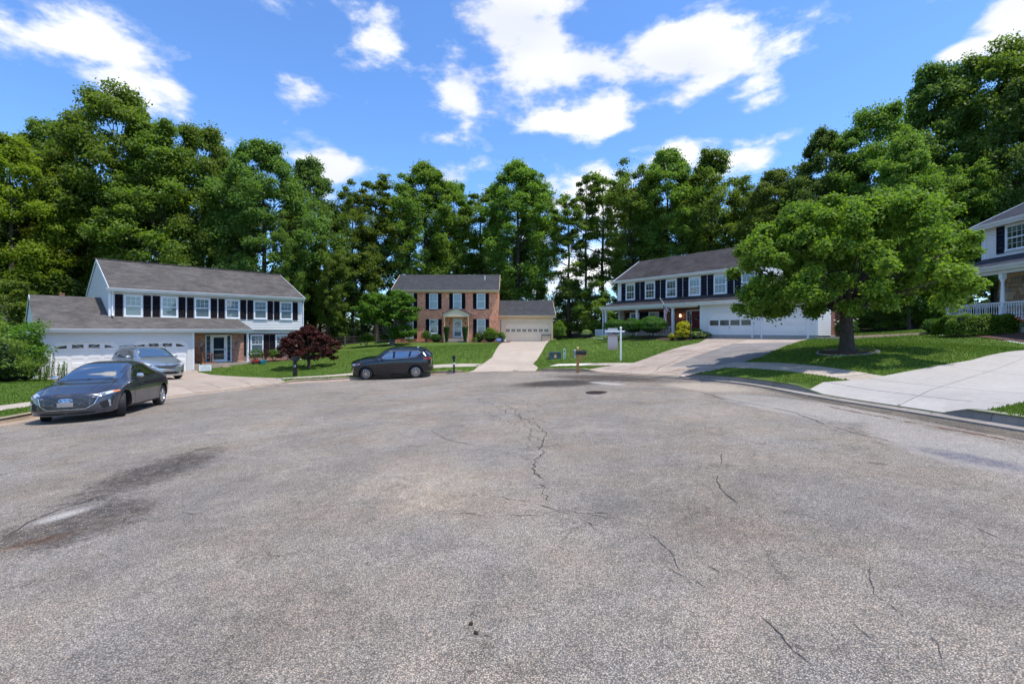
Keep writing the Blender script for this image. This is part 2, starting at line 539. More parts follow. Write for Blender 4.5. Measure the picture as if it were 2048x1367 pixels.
ctrl += [(11.3, 16, .86), (15.5, 18, 1.02), (18.5, 22.5, 1.18), (22.3, 25, 1.36), (24, 20, 1.45), (20.5, 19, .90), (25, 15, 1.05), (30, 28, 1.7), (9.8, 12.6, .42), (13, 12, .52), (12.5, 9, .50), (18, 10, .8), (9, 5, .42), (14, 0, .5), (30, 5, 1.2),
         (6, 45, .8), (10, 50, 1.1), (-16.4, 48, -.12), (-15.4, 38, -.42), (-11, 36, -.40), (-6, 33, -.15), (-3, 30, -.35), (1.6, 31, -.28), (3, 35, .2), (-20, 44, -.2),
         (-21, 20, -.64), (-18, 16, -.64), (-30, 28, -.6), (-26, 18, -.5), (-22, 8, -.5), (-14, 0, -.3), (-60, 60, .3), (-20, 75, .8), (0, 85, 1.4), (40, 70, 2.4), (60, 40, 2.8), (60, 0, 2),
         (-60, 0, -1.5), (-50, 30, -.6), (0, -40, .3), (-30, -40, 0), (40, -40, 1), (24, 45, 1.7), (34, 40, 2.0), (-40, 45, -.2), (-100, 100, .5), (100, 100, 3), (0, 130, 2), (100, -60, 2), (-100, -60, -1)]
ctrl = np.array(ctrl, dtype=float)
def rbf_fit(c):
    P = c[:, :2]; n = len(P)
    d = np.linalg.norm(P[:, None] - P[None], axis=2)
    K = np.where(d > 0, d ** 2 * np.log(d + 1e-12), 0) * .01 + np.eye(n) * .02
    A = np.zeros((n + 3, n + 3)); A[:n, :n] = K
    A[:n, n] = 1; A[:n, n + 1:] = P; A[n, :n] = 1; A[n + 1:, :n] = P.T
    b = np.zeros(n + 3); b[:n] = c[:, 2]
    return np.linalg.solve(A, b)
_w = rbf_fit(ctrl)
def G(x, y):
    x = np.atleast_1d(np.asarray(x, float)); y = np.atleast_1d(np.asarray(y, float))
    r = np.hypot(x, y); k = np.where(r > 130, 130 / np.maximum(r, 1), 1)      # level out far away
    xs, ys = x * k, y * k
    o = np.empty(len(xs))
    for i in range(0, len(xs), 4000):
        X, Y = xs[i:i + 4000], ys[i:i + 4000]
        d = np.hypot(X[:, None] - ctrl[None, :, 0], Y[:, None] - ctrl[None, :, 1])
        o[i:i + 4000] = (np.where(d > 0, d ** 2 * np.log(d + 1e-12), 0) * .01) @ _w[:-3] + _w[-3] + _w[-2] * X + _w[-1] * Y
    return o
def at(px, py, lift=0.0):
    """point of the ground seen in direction (px, py)"""
    rx, rz = (px - 1024) / F, -(py - HY) / F
    ys = np.arange(1.2, 90, .05)
    h = G(rx * ys, ys) + lift
    below = np.where(CZ + rz * ys < h)[0]
    if len(below) == 0:
        y = 80.0
    else:
        i = below[0]
        a = CZ + rz * ys[i - 1] - h[i - 1]; b = h[i] - (CZ + rz * ys[i])
        y = ys[i - 1] + .05 * a / (a + b)
    return (rx * y, y)
def catmull(pts, step=.5, closed=False):
    P = [np.array(p, float) for p in pts]; o = []
    n = len(P)
    rng = range(n if closed else n - 1)
    for i in rng:
        p0 = P[(i - 1) % n] if closed or i > 0 else P[i]; p1 = P[i]; p2 = P[(i + 1) % n]; p3 = P[(i + 2) % n] if closed or i + 2 < n else P[(i + 1) % n]
        m = max(1, int(np.linalg.norm((p2 - p1)[:2]) / step))
        for k in range(m):
            t = k / m
            o.append(.5 * ((2 * p1) + (-p0 + p2) * t + (2 * p0 - 5 * p1 + 4 * p2 - p3) * t * t + (-p0 + 3 * p1 - 3 * p2 + p3) * t ** 3))
    if not closed:
        o.append(P[-1])
    return o
FULL, LOW = .14, .02
edge_px = [(0, 850, FULL), (70, 834.5, FULL), (200, 814, FULL), (300, 799.5, FULL), (333, 794.6, LOW), (400, 786, LOW), (463, 779.5, LOW), (524, 771, LOW), (556, 768, LOW), (590, 765.5, FULL), (640, 763, FULL), (704, 759.5, FULL),
           (780, 754.5, FULL), (853, 749, FULL), (905, 746, FULL), (940, 744.2, LOW), (1000, 743, LOW), (1068, 742.4, LOW), (1088, 742.4, FULL), (1140, 742.4, FULL), (1165, 743, FULL), (1200, 744.4, LOW), (1270, 748.6, LOW), (1317, 751.0, LOW), (1365, 754, LOW), (1392, 756, FULL),
           (1460, 761, FULL), (1526, 769, FULL), (1590, 780, FULL), (1645, 790, LOW), (1675, 796, LOW), (1760, 808.5, LOW), (1827, 818.5, LOW), (1895, 829, LOW), (1935, 836, FULL), (2048, 853, FULL)]
epts = [at(a, b) + (k,) for a, b, k in edge_px]
edge = [(-4.8, -34, FULL), (-4.8, -12, FULL), (-5.5, -4, FULL), (-8.5, 1.5, FULL), (-11.6, 6.5, FULL), (-12.8, 9.3, FULL)] + epts + [(7.35, 4.5, FULL), (6.3, 1.0, FULL), (5.2, -4, FULL), (4.8, -12, FULL), (4.8, -34, FULL)]
EDGE = np.array(catmull(edge, .35))
# smooth the traced line a little
for _ in range(4):
    EDGE[1:-1, :2] = EDGE[1:-1, :2] * .5 + (EDGE[:-2, :2] + EDGE[2:, :2]) * .25
EDGE[:, 2] = np.clip(EDGE[:, 2], LOW, FULL)
_t = np.zeros_like(EDGE[:, :2]); _t[1:-1] = EDGE[2:, :2] - EDGE[:-2, :2]; _t[0] = EDGE[1, :2] - EDGE[0, :2]; _t[-1] = EDGE[-1, :2] - EDGE[-2, :2]
_t /= np.linalg.norm(_t, axis=1)[:, None]
NORM = np.stack([-_t[:, 1], _t[:, 0]], 1)         # outward (away from the road): road runs clockwise round, checked below
mid = np.array([-3.0, 14.0])
if np.mean(np.sum(NORM * (EDGE[:, :2] - mid), 1)) < 0:
    NORM = -NORM
def offs(d, i0=0, i1=None):
    return EDGE[i0:i1, :2] + NORM[i0:i1] * d
def pip(poly, P):
    poly = np.asarray(poly)[:, :2]; x, y = P[:, 0], P[:, 1]
    ins = np.zeros(len(P), bool); n = len(poly); j = n - 1
    for i in range(n):
        xi, yi = poly[i]; xj, yj = poly[j]
        c = ((yi > y) != (yj > y)) & (x < (xj - xi) * (y - yi) / (yj - yi + 1e-15) + xi)
        ins ^= c; j = i
    return ins
def road_dist(P):
    o = np.empty(len(P)); kh = np.empty(len(P))
    for i in range(0, len(P), 3000):
        q = P[i:i + 3000]
        dd = np.hypot(q[:, 0, None] - EDGE[None, :, 0], q[:, 1, None] - EDGE[None, :, 1])
        j = dd.argmin(1); o[i:i + 3000] = dd[np.arange(len(q)), j]; kh[i:i + 3000] = EDGE[j, 2]
    return o, kh
ROAD = EDGE[:, :2]
def H(x, y):
    """height of the lawns and paved ground outside the road"""
    x = np.atleast_1d(np.asarray(x, float)); y = np.atleast_1d(np.asarray(y, float))
    P = np.stack([x, y], 1)
    d, kh = road_dist(P)
    t = np.clip((d - .15) / 1.3, 0, 1); t = t * t * (3 - 2 * t)
    ins = pip(ROAD, P)
    return G(x, y) + np.where(ins, 0, kh + (.14 - kh) * t)
def h1(x, y):
    return float(H(x, y)[0])
def atl(px, py):
    return at(px, py, .13)
def P2(l):
    return [atl(a, b) for a, b in l]

def near_edge(p):
    """closest index of EDGE"""
    return int(np.hypot(EDGE[:, 0] - p[0], EDGE[:, 1] - p[1]).argmin())
def mouth(pa, pb, d=.03):
    i, j = near_edge(pa), near_edge(pb)
    return [tuple(q) for q in offs(d, min(i, j), max(i, j) + 1)]
# --- driveways: outline polygons; the foot follows the kerb
DL = mouth(at(338, 794), at(566, 767)) + P2([(551, 756), (514, 754.8), (470, 752.8), (422, 749.5), (396, 744)])
DL += [tuple(LH.w(7.45, -.35)[:2]), tuple(LH.w(7.3, .3)[:2]), tuple(LH.w(.4, .3)[:2]), tuple(LH.w(.4, -.6)[:2])] + [(-21.5, 23.2), (-16.5, 20.4)]
DB = mouth(at(930, 745), at(1078, 742.4)) + P2([(1076, 734), (1066, 728)])
_gb = [BH.w(17.35, -.4), BH.w(16.8, 1.3), BH.w(11.9, 1.3), BH.w(11.9, -.8)]
DB += [tuple(p[:2]) for p in _gb] + P2([(984, 715), (963, 730), (948, 737)])
DR = mouth(at(1180, 743.6), at(1378, 755))
DR += P2([(1397, 744), (1440, 738.5)]) + [tuple(P2([(1527, 712.8)])[0])] + [tuple(RH.w(14.35, -.4)[:2]), tuple(RH.w(14.3, .3)[:2]), tuple(RH.w(8.05, .3)[:2])] + P2([(1397, 686), (1366, 692.5), (1330, 703), (1257, 729), (1205, 733.5)])
DP = mouth(at(1622, 786), at(1915, 832)) + P2([(1976, 820.6)]) + [(9.3, 8.3), (17, 9.5), (27, 13.5), (27, 21.5)] + P2([(2048, 701), (1944, 720.5), (1735, 758.8), (1705, 761), (1646, 765)])
def close(poly):
    return [tuple(map(float, p[:2])) for p in poly]
def seg_pts(poly, step, closed=True):
    o = []; n = len(poly)
    for i in range(n if closed else n - 1):
        a = np.array(poly[i]); b = np.array(poly[(i + 1) % n]); m = max(1, int(np.linalg.norm(b - a) / step))
        for k in range(m):
            o.append(tuple(a + (b - a) * k / m))
    if not closed:
        o.append(tuple(poly[-1]))
    return o
# sidewalks: strips that follow the kerb 1.15 m behind it
def strip(i0, i1, d0, d1):
    return [tuple(p) for p in offs(d0, i0, i1)] + [tuple(p) for p in offs(d1, i0, i1)[::-1]]
iA0 = near_edge((-14.0, 10)); iA1 = near_edge(at(345, 793))
iB0 = near_edge(at(545, 769)); iB1 = near_edge(at(945, 744))
iC0 = near_edge(at(1072, 742.4)); iC1 = near_edge(at(1215, 745))
iD0 = near_edge(at(1360, 753.7)); iD1 = near_edge(at(1655, 792))
iE0 = near_edge(at(1880, 826)); iE1 = near_edge((6.3, 1.0))
SW = []
for (a, b) in ((iA0, iA1), (iB0, iB1), (iC0, iC1), (iD0, iD1), (iE0, iE1)):
    SW.append((a, b))
SW0, SW1 = 1.35, 2.35
beds = {
 'bed_brick': [BH.w(x, y)[:2] for x, y in ((-.4, 0), (-.4, -1.0), (2, -1.6), (4.6, -1.7), (5.4, -2.0), (9, -2.0), (10.2, -2.9), (12.3, -3.3), (12.6, -1.2), (11.9, .6), (11, .2))],
 'bed_right': [RH.w(x, y)[:2] for x, y in ((-2.2, .8), (-2.2, -1.3), (1, -2.0), (5.2, -1.8), (7.6, -2.4), (8.6, -.7), (7.9, .3), (-1, .3))],
 'bed_left': [LH.w(x, y)[:2] for x, y in ((10.8, 1.2), (10.8, -.6), (12.4, -.2), (14.9, .3), (14.9, 1.8))],
 'bed_side': [RH.w(x, y)[:2] for x, y in ((14.9, -.5), (16.4, -.9), (18.6, 3.5), (18.0, 8), (14.9, 8))],
 'bed_edge': [PH.w(x, y)[:2] for x, y in ((.6, -3.9), (8.5, -4.2), (8.5, -2.1), (.2, -2.1))],
}
yard = [(-60, 24), (-40, 42), (-27, 47), (-20, 49.5), (-14, 58), (5, 62), (7, 52), (12, 49), (22, 48), (24.5, 40), (27, 36), (40, 38), (70, 30), (70, -60), (-70, -60)]
ring1 = [(-75, -62), (75, -62), (75, 75), (-75, 75)]
outer = [(-1500, -1500), (1500, -1500), (1500, 1500), (-1500, 1500)]
regs = [('road', close(ROAD)), ('driveway_left', close(DL)), ('driveway_brick', close(DB)), ('driveway_right', close(DR)), ('driveway_edge', close(DP))]
for k, (a, b) in enumerate(SW):
    regs.append(('sidewalk_%d' % k, close(strip(a, b, SW0, SW1))))
for k, p in beds.items():
    regs.append((k, close(p)))
regs.append(('lawn', close(yard)))
V2 = []; E2 = []
def addloop(pl):
    k = len(V2)
    for p in pl: V2.append(Vector(p))
    n = len(pl)
    for i in range(n): E2.append((k + i, k + (i + 1) % n))
for n_, p in regs:
    addloop(seg_pts(p, .6 if n_ != 'lawn' else 3))
addloop(seg_pts(ring1, 8)); addloop(seg_pts(outer, 400))
rnd = random.Random(5)
for ix in range(-42, 42):
    for iy in range(-6, 70):
        x = ix * .8 + rnd.uniform(-.15, .15) + (iy % 2) * .4; y = iy * .8 + rnd.uniform(-.15, .15)
        V2.append(Vector((x, y)))
for x in range(-70, 71, 5):
    for y in range(-60, 75, 5):
        if not (-33 < x < 33 and -5 < y < 56): V2.append(Vector((x + rnd.uniform(-.6, .6), y + rnd.uniform(-.6, .6))))
for x in range(-300, 301, 30):
    for y in range(-300, 301, 30):
        if not (-75 < x < 75 and -62 < y < 75): V2.append(Vector((x, y)))
cv, ce, cfc, _, _, _ = delaunay_2d_cdt(V2, E2, [], 0, 1e-4)
cv = np.array([(v.x, v.y) for v in cv])
tris = np.array([f[:3] for f in cfc if len(f) == 3])
cen = cv[tris].mean(1)
own = np.full(len(tris), -1)
for i, (n_, p) in enumerate(regs):
    m = (own < 0) & pip(p, cen)
    own[m] = i
zG = G(cv[:, 0], cv[:, 1]); zH = H(cv[:, 0], cv[:, 1])
# outside the road the surface on the kerb line itself takes the raised height
dE, kE = road_dist(cv)
zH2 = np.where(dE < .03, zG + kE, zH)
names = [r[0] for r in regs]
def region(name, ids, mat, lift=0.0, **kw):
    sel = np.isin(own, ids)
    T = tris[sel]
    u, inv = np.unique(T.ravel(), return_inverse=True)
    z = (zG if name == 'road' else zH2)[u] + lift
    me = bpy.data.meshes.new(name)
    me.from_pydata(np.column_stack([cv[u], z]).tolist(), [], inv.reshape(-1, 3).tolist())
    me.materials.append(MAT[mat])
    bm = bmesh.new(); bm.from_mesh(me)
    for f in bm.faces:
        if f.normal.z < 0: f.normal_flip()
        f.smooth = True
    bm.to_mesh(me); bm.free()
    boxuv(me)
    return obj(name, me, kind='structure', **kw)

# ---- asphalt
def asphaltmat(name, base=(.395, .352, .308), patch=True, light=1.0):
    m, t, b = newmat(name)
    tcn = N(t, 'ShaderNodeTexCoord'); P = tcn.outputs['Object']
    def vor(sc, feat='F1'):
        v = N(t, 'ShaderNodeTexVoronoi', inp={'Scale': sc}); v.feature = feat
        L(t, P, v.inputs['Vector']); return v
    def noi(sc, det=4.0, ro=.6, dist=0.0):
        v = N(t, 'ShaderNodeTexNoise', inp={'Scale': sc, 'Detail': det, 'Roughness': ro, 'Distortion': dist})
        L(t, P, v.inputs['Vector']); return v.outputs[0]
    v1 = vor(112.0); v2 = vor(230.0); v3 = vor(30.0)
    def agg(v, stops):
        sep = N(t, 'ShaderNodeSeparateColor'); L(t, v.outputs['Color'], sep.inputs[0])
        return ramp(t, sep.outputs[0], stops), sep
    c1, s1 = agg(v1, [(0, (.42, .41, .40)), (.22, (.68, .66, .64)), (.6, (1.05, 1.02, .98)), (.86, (1.45, 1.38, 1.28)), (.95, (1.7, 1.4, 1.05)), (1, (2.2, 2.1, 2.0))])
    c2, s2 = agg(v2, [(0, (.45, .45, .45)), (.5, (.95, .95, .95)), (.9, (1.5, 1.46, 1.4)), (1, (2.0, 1.9, 1.8))])
    col = mix(t, .45, c1, c2)
    gap = ramp(t, v1.outputs['Distance'], [(.22, 1.16), (.62, .40)])
    col = mix(t, 1.0, col, gap, 'MULTIPLY')
    blot = ramp(t, noi(.33, 6, .62, .6), [(.25, .70), (.5, .98), (.75, 1.22)])
    blot2 = ramp(t, noi(1.7, 8, .72, .8), [(.28, .78), (.5, 1.0), (.72, 1.18)])
    blot3 = ramp(t, noi(7.0, 4, .6), [(.3, .88), (.7, 1.12)])
    warm = ramp(t, noi(.8, 4, .6), [(.35, (.97, 1.0, 1.03)), (.65, (1.05, 1.0, .94))])
    for q in (blot, blot2, blot3, warm):
        col = mix(t, 1.0, col, q, 'MULTIPLY')
    col = mix(t, 1.0, col, tuple(c * light for c in base), 'MULTIPLY')
    nzf = noi(3.0, 7, .7, .5); nzg = noi(11.0, 5, .7); nzh = noi(26.0, 5, .75)
    # hair cracks: warped cell edges, only where the surface is tired
    wv = N(t, 'ShaderNodeVectorMath', operation='ADD'); nw = N(t, 'ShaderNodeTexNoise', inp={'Scale': 2.2, 'Detail': 5.0, 'Roughness': .65}); L(t, P, nw.inputs['Vector'])
    ws_ = N(t, 'ShaderNodeVectorMath', operation='SCALE'); L(t, nw.outputs['Color'], ws_.inputs[0]); ws_.inputs['Scale'].default_value = .9
    L(t, P, wv.inputs[0]); L(t, ws_.outputs[0], wv.inputs[1])
    ve = N(t, 'ShaderNodeTexVoronoi', inp={'Scale': .85}); ve.feature = 'DISTANCE_TO_EDGE'; L(t, wv.outputs[0], ve.inputs['Vector'])
    hair = mathn(t, 'MULTIPLY', ramp(t, ve.outputs['Distance'], [(.0, 1.0), (.006, .8), (.014, 0.0)]), ramp(t, noi(.7, 3, .6), [(.48, 0.0), (.60, .75)]))
    col = mix(t, hair, col, mix(t, 1.0, col, (.38, .36, .34), 'MULTIPLY'))
    col = mix(t, 1.0, col, ramp(t, nzh, [(.3, .74), (.5, 1.0), (.7, 1.20)]), 'MULTIPLY')
    if patch:
        def blob(cx, cy, rx, ry, ang, soft=.5, wob=.9):
            mpn = N(t, 'ShaderNodeMapping'); mpn.vector_type = 'TEXTURE'
            mpn.inputs['Location'].default_value = (cx, cy, 0); mpn.inputs['Rotation'].default_value = (0, 0, R(ang)); mpn.inputs['Scale'].default_value = (rx, ry, 1000)
            L(t, P, mpn.inputs[0])
            ln = N(t, 'ShaderNodeVectorMath', operation='LENGTH'); L(t, mpn.outputs[0], ln.inputs[0])
            r_ = mathn(t, 'ADD', ln.outputs['Value'], mathn(t, 'ADD', mathn(t, 'MULTIPLY', mathn(t, 'SUBTRACT', nzf, .5), wob * 2), mathn(t, 'MULTIPLY', mathn(t, 'SUBTRACT', nzh, .5), wob * 1.6)))
            mr = N(t, 'ShaderNodeMapRange', inp={1: 1 + soft * .5, 2: 1 - soft, 3: 0.0, 4: 1.0}); mr.interpolation_type = 'SMOOTHSTEP'
            L(t, r_, mr.inputs[0])
            return mr.outputs[0]
        for (a, q) in STAINS_AND_SHADE:
            fac = blob(*a[:5], *(a[5:] or (.5, .9)))
            if q[0] == 'mul':
                rough_ = ramp(t, nzg, [(.3, .35), (.6, 1.0)])
                fac = mathn(t, 'MULTIPLY', fac, mathn(t, 'MULTIPLY', rough_, q[2]), clamp=True)
                col = mix(t, fac, col, mix(t, 1.0, col, q[1], 'MULTIPLY'))
            else:
                col = mix(t, mathn(t, 'MULTIPLY', fac, q[2]), col, mix(t, 1.0, q[1], mix(t, .5, c1, c2), 'MULTIPLY'))
    L(t, col, b.inputs['Base Color'])
    b.inputs['Roughness'].default_value = .82
    b.inputs['Specular IOR Level'].default_value = .35
    hgt = mathn(t, 'ADD', mathn(t, 'MULTIPLY', v1.outputs['Distance'], -1.0), mathn(t, 'MULTIPLY', s1.outputs[1], .7))
    bp = N(t, 'ShaderNodeBump', inp={'Strength': .8, 'Distance': .009}); L(t, hgt, bp.inputs['Height'])
    bp2 = N(t, 'ShaderNodeBump', inp={'Strength': .4, 'Distance': .03}); L(t, nzg, bp2.inputs['Height']); L(t, bp.outputs[0], bp2.inputs['Normal'])
    L(t, bp2.outputs[0], b.inputs['Normal'])
    return m
def g2(px, py):
    p = at(px, py); return p
def st(pa, pb, wd, *more):
    """stain or painted shade from pa to pb (pixels), half width in metres"""
    a, b = np.array(g2(*pa)), np.array(g2(*pb)); c = (a + b) / 2; dd = b - a
    return (c[0], c[1], max(np.linalg.norm(dd) / 2, .05), wd, math.degrees(math.atan2(dd[1], dd[0]))) + more
STAINS_AND_SHADE = [
 (st((430, 893), (120, 1020), .55, .45, .8), ('mul', (.30, .27, .26), 1.0)),
 (st((330, 1000), (-80, 1110), .60, .45, .8), ('mul', (.36, .32, .30), 1.0)),
 (st((185, 1012), (55, 1052), .13, .8, .5), ('set', (.52, .50, .47), .7)),
 (st((170, 1060), (-40, 1110), .12, .6, .4), ('mul', (.95, .68, .48), .9)),
 (st((700, 950), (1050, 1010), .9, .8, .6), ('mul', (1.30, 1.24, 1.12), .8)),
 (st((1030, 769), (1215, 763), 1.5, .5, .5), ('mul', (.16, .14, .13), 1.3)),
 (st((1100, 751), (1360, 762), 1.1, .5, .5), ('mul', (.24, .21, .19), 1.1)),
 (st((1180, 763), (1250, 770), .28, .3, .3), ('set', (.52, .51, .49), .55)),
 (st((1340, 766), (1500, 784), .75, .4, .3), ('set', (.50, .43, .34), .55)),
 (st((1450, 788), (1800, 850), .75, .25, .12), ('set', (.42, .40, .37), .45)),
 (st((1760, 845), (2100, 960), .62, .25, .12), ('set', (.42, .40, .38), .45)),
 (st((1830, 893), (2100, 950), .22, .6, .3), ('mul', (.40, .44, .60), .9)),  # bluish cast shade painted into the asphalt colour at the right edge
 (st((1735, 924), (1780, 930), .07, .4, .3), ('mul', (.4, .4, .4), .9)),
 (st((1200, 950), (1330, 1060), .8, .8, .6), ('mul', (.80, .82, .82), .8)),
 (st((1380, 980), (1520, 1130), .9, .8, .6), ('mul', (.76, .74, .73), .8)),
 (st((800, 1180), (700, 1367), .6, .8, .5), ('mul', (1.10, 1.07, 1.03), .7)),
 (st((1350, 1300), (1560, 1360), .5, .8, .5), ('mul', (1.28, 1.26, 1.22), .7)),
 (st((1600, 830), (1750, 930), .8, .8, .5), ('mul', (.90, .93, .92), .8)),
]
asphaltmat('asphalt')
asphaltmat('asphalt_old', (.235, .205, .170), False)
def concmat(name, col, var=.14, stain=.3, brown=.2):
    m, t, b = newmat(name)
    tcn = N(t, 'ShaderNodeTexCoord'); P = tcn.outputs['Object']; oi = N(t, 'ShaderNodeObjectInfo')
    def noi(sc, det=5.0, ro=.6, dist=0.0, src=P):
        v = N(t, 'ShaderNodeTexNoise', inp={'Scale': sc, 'Detail': det, 'Roughness': ro, 'Distortion': dist}); L(t, src, v.inputs['Vector']); return v.outputs[0]
    c = ramp(t, noi(1.1, 7, .65, .4), [(.25, tuple(x * (1 - var) for x in col)), (.7, tuple(x * (1 + var) for x in col))])
    c = mix(t, 1.0, c, ramp(t, oi.outputs['Random'], [(0, 1 - var * .55), (1, 1 + var * .55)]), 'MULTIPLY')
    c = mix(t, 1.0, c, ramp(t, noi(60, 3), [(.3, .88), (.7, 1.1)]), 'MULTIPLY')
    c = mix(t, 1.0, c, ramp(t, noi(9, 5), [(.3, .93), (.7, 1.07)]), 'MULTIPLY')
    s = ramp(t, noi(.6, 8, .7, 1.2), [(.52, 0.0), (.72, 1.0)])
    c = mix(t, mathn(t, 'MULTIPLY', s, stain), c, mix(t, 1.0, c, (.45, .40, .36), 'MULTIPLY'))
    s2 = ramp(t, noi(1.6, 6, .7, .8), [(.56, 0.0), (.74, 1.0)])
    c = mix(t, mathn(t, 'MULTIPLY', s2, brown), c, mix(t, 1.0, c, (.80, .58, .40), 'MULTIPLY'))
    L(t, c, b.inputs['Base Color']); b.inputs['Roughness'].default_value = .8
    b.inputs['Specular IOR Level'].default_value = .3
    bp = N(t, 'ShaderNodeBump', inp={'Strength': .3, 'Distance': .006}); L(t, noi(45, 4), bp.inputs['Height']); L(t, bp.outputs[0], b.inputs['Normal'])
concmat('concrete_old', (.36, .29, .23), .14, .45, .5)
concmat('concrete_brick', (.42, .345, .275), .10, .15, .3)
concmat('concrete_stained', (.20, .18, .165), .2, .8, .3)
concmat('concrete_right', (.36, .29, .235), .16, .75, .6)
concmat('concrete_new', (.385, .355, .325), .08, .10, .2)
concmat('concrete_walk', (.40, .34, .28), .14, .3, .3)
concmat('concrete_pale', (.60, .55, .48), .08, .1, .1)
concmat('kerb_light', (.37, .28, .21), .2, .3, .5)
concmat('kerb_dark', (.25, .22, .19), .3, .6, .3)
plain('joint_dark', (.09, .075, .06), .95, var=.3)
def grassmat(name, c1, c2, dry=.45):
    m, t, b = newmat(name)
    tcn = N(t, 'ShaderNodeTexCoord'); P = tcn.outputs['Object']
    def noi(sc, det=5.0, ro=.6, dist=0.0):
        v = N(t, 'ShaderNodeTexNoise', inp={'Scale': sc, 'Detail': det, 'Roughness': ro, 'Distortion': dist}); L(t, P, v.inputs['Vector']); return v.outputs[0]
    c = ramp(t, noi(.45, 5, .6, .5), [(.3, c1), (.7, c2)])
    c = mix(t, 1.0, c, ramp(t, noi(28, 5, .75), [(.25, .50), (.5, .95), (.75, 1.5)]), 'MULTIPLY')
    c = mix(t, 1.0, c, ramp(t, noi(4.0, 5, .65), [(.3, .80), (.7, 1.2)]), 'MULTIPLY')
    sx_ = N(t, 'ShaderNodeTexWave', inp={'Scale': .55, 'Distortion': 1.2, 'Detail': 2.0}); L(t, P, sx_.inputs['Vector'])
    c = mix(t, 1.0, c, ramp(t, sx_.outputs[1], [(.2, .90), (.8, 1.10)]), 'MULTIPLY')
    dr = ramp(t, noi(1.3, 7, .72, .6), [(.55, 0.0), (.75, 1.0)])
    c = mix(t, mathn(t, 'MULTIPLY', dr, dry), c, (.16, .14, .045))
    L(t, c, b.inputs['Base Color']); b.inputs['Roughness'].default_value = .9; b.inputs['Specular IOR Level'].default_value = .15
    bp = N(t, 'ShaderNodeBump', inp={'Strength': .9, 'Distance': .05}); L(t, noi(40, 4, .7), bp.inputs['Height']); L(t, bp.outputs[0], b.inputs['Normal'])
grassmat('grass', (.070, .125, .018), (.110, .175, .028))
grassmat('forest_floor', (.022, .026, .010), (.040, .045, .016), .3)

region('road', [0], 'asphalt')
region('lawn', [names.index('lawn')], 'grass')
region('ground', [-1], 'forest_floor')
DRV = {'driveway_left': ('concrete_old', DL), 'driveway_brick': ('concrete_brick', DB), 'driveway_right': ('concrete_right', DR), 'driveway_edge': ('concrete_new', DP)}
drv_obj = {}
for k in DRV:
    drv_obj[k] = region('driveway', [names.index(k)], DRV[k][0], lift=-.006)
walk_obj = [region('sidewalk', [names.index('sidewalk_%d' % k)], 'concrete_walk', lift=-.006) for k in range(len(SW))]
for k in beds:
    region('mulch_bed', [names.index(k)], 'mulch' if k != 'bed_brick' else 'mulch', lift=.03)

# ---- slabs laid on driveways and sidewalks: each slab is a piece of its own
def clip_poly(poly, p, n):
    """keep the part of the polygon where (q-p).n > 0"""
    o = []
    for i in range(len(poly)):
        a, b = np.array(poly[i]), np.array(poly[(i + 1) % len(poly)])
        da, db = np.dot(a - p, n), np.dot(b - p, n)
        if da >= 0: o.append(tuple(a))
        if (da >= 0) != (db >= 0):
            o.append(tuple(a + (b - a) * da / (da - db)))
    return o
def area(p):
    p = np.array(p); x, y = p[:, 0], p[:, 1]
    return abs(np.dot(x, np.roll(y, -1)) - np.dot(y, np.roll(x, -1))) / 2
def slab(poly, mat, parent, lift=.006, skirt=.05, name='slab'):
    if len(poly) < 3 or area(poly) < .08: return
    pl = seg_pts(poly, .5)
    q = []
    for p in pl:
        if not q or math.hypot(p[0] - q[-1][0], p[1] - q[-1][1]) > .02: q.append(p)
    pl = q
    xs = [p[0] for p in pl]; ys = [p[1] for p in pl]
    vv = [Vector(p) for p in pl]; ee = [(i, (i + 1) % len(pl)) for i in range(len(pl))]
    gx = np.arange(min(xs), max(xs), .6); gy = np.arange(min(ys), max(ys), .6)
    gp = np.array([(x, y) for x in gx for y in gy]) if len(gx) and len(gy) else np.zeros((0, 2))
    if len(gp):
        gp = gp[pip(pl, gp)]
        pa = np.array(pl)
        if len(gp):
            dmin = np.hypot(gp[:, 0, None] - pa[None, :, 0], gp[:, 1, None] - pa[None, :, 1]).min(1)
            for p in gp[dmin > .2]: vv.append(Vector(p))
    r = delaunay_2d_cdt(vv, ee, [], 1, 1e-5)
    co = np.array([(v.x, v.y) for v in r[0]]); fs = [tuple(f) for f in r[2]]
    if not len(fs): return
    z = H(co[:, 0], co[:, 1]) + lift
    n = len(co)
    verts = [(a, b, c) for (a, b), c in zip(co, z)]
    cnt = {}
    for f in fs:
        for i in range(len(f)):
            e = (f[i], f[(i + 1) % len(f)]); cnt[tuple(sorted(e))] = cnt.get(tuple(sorted(e)), 0) + 1
    low = {}
    faces = list(fs)
    for f in fs:
        for i in range(len(f)):
            e = (f[i], f[(i + 1) % len(f)])
            if cnt[tuple(sorted(e))] == 1:
                for v in e:
                    if v not in low:
                        low[v] = len(verts); verts.append((verts[v][0], verts[v][1], verts[v][2] - skirt))
                faces.append((e[1], e[0], low[e[0]], low[e[1]]))
    me = bpy.data.meshes.new(name); me.from_pydata(verts, [], faces); me.materials.append(MAT[mat])
    bm = bmesh.new(); bm.from_mesh(me); bmesh.ops.recalc_face_normals(bm, faces=bm.faces)
    if sum(f.normal.z for f in bm.faces) < 0:
        for f in bm.faces: f.normal_flip()
    bm.to_mesh(me); bm.free()
    return obj(name, me, parent=parent)
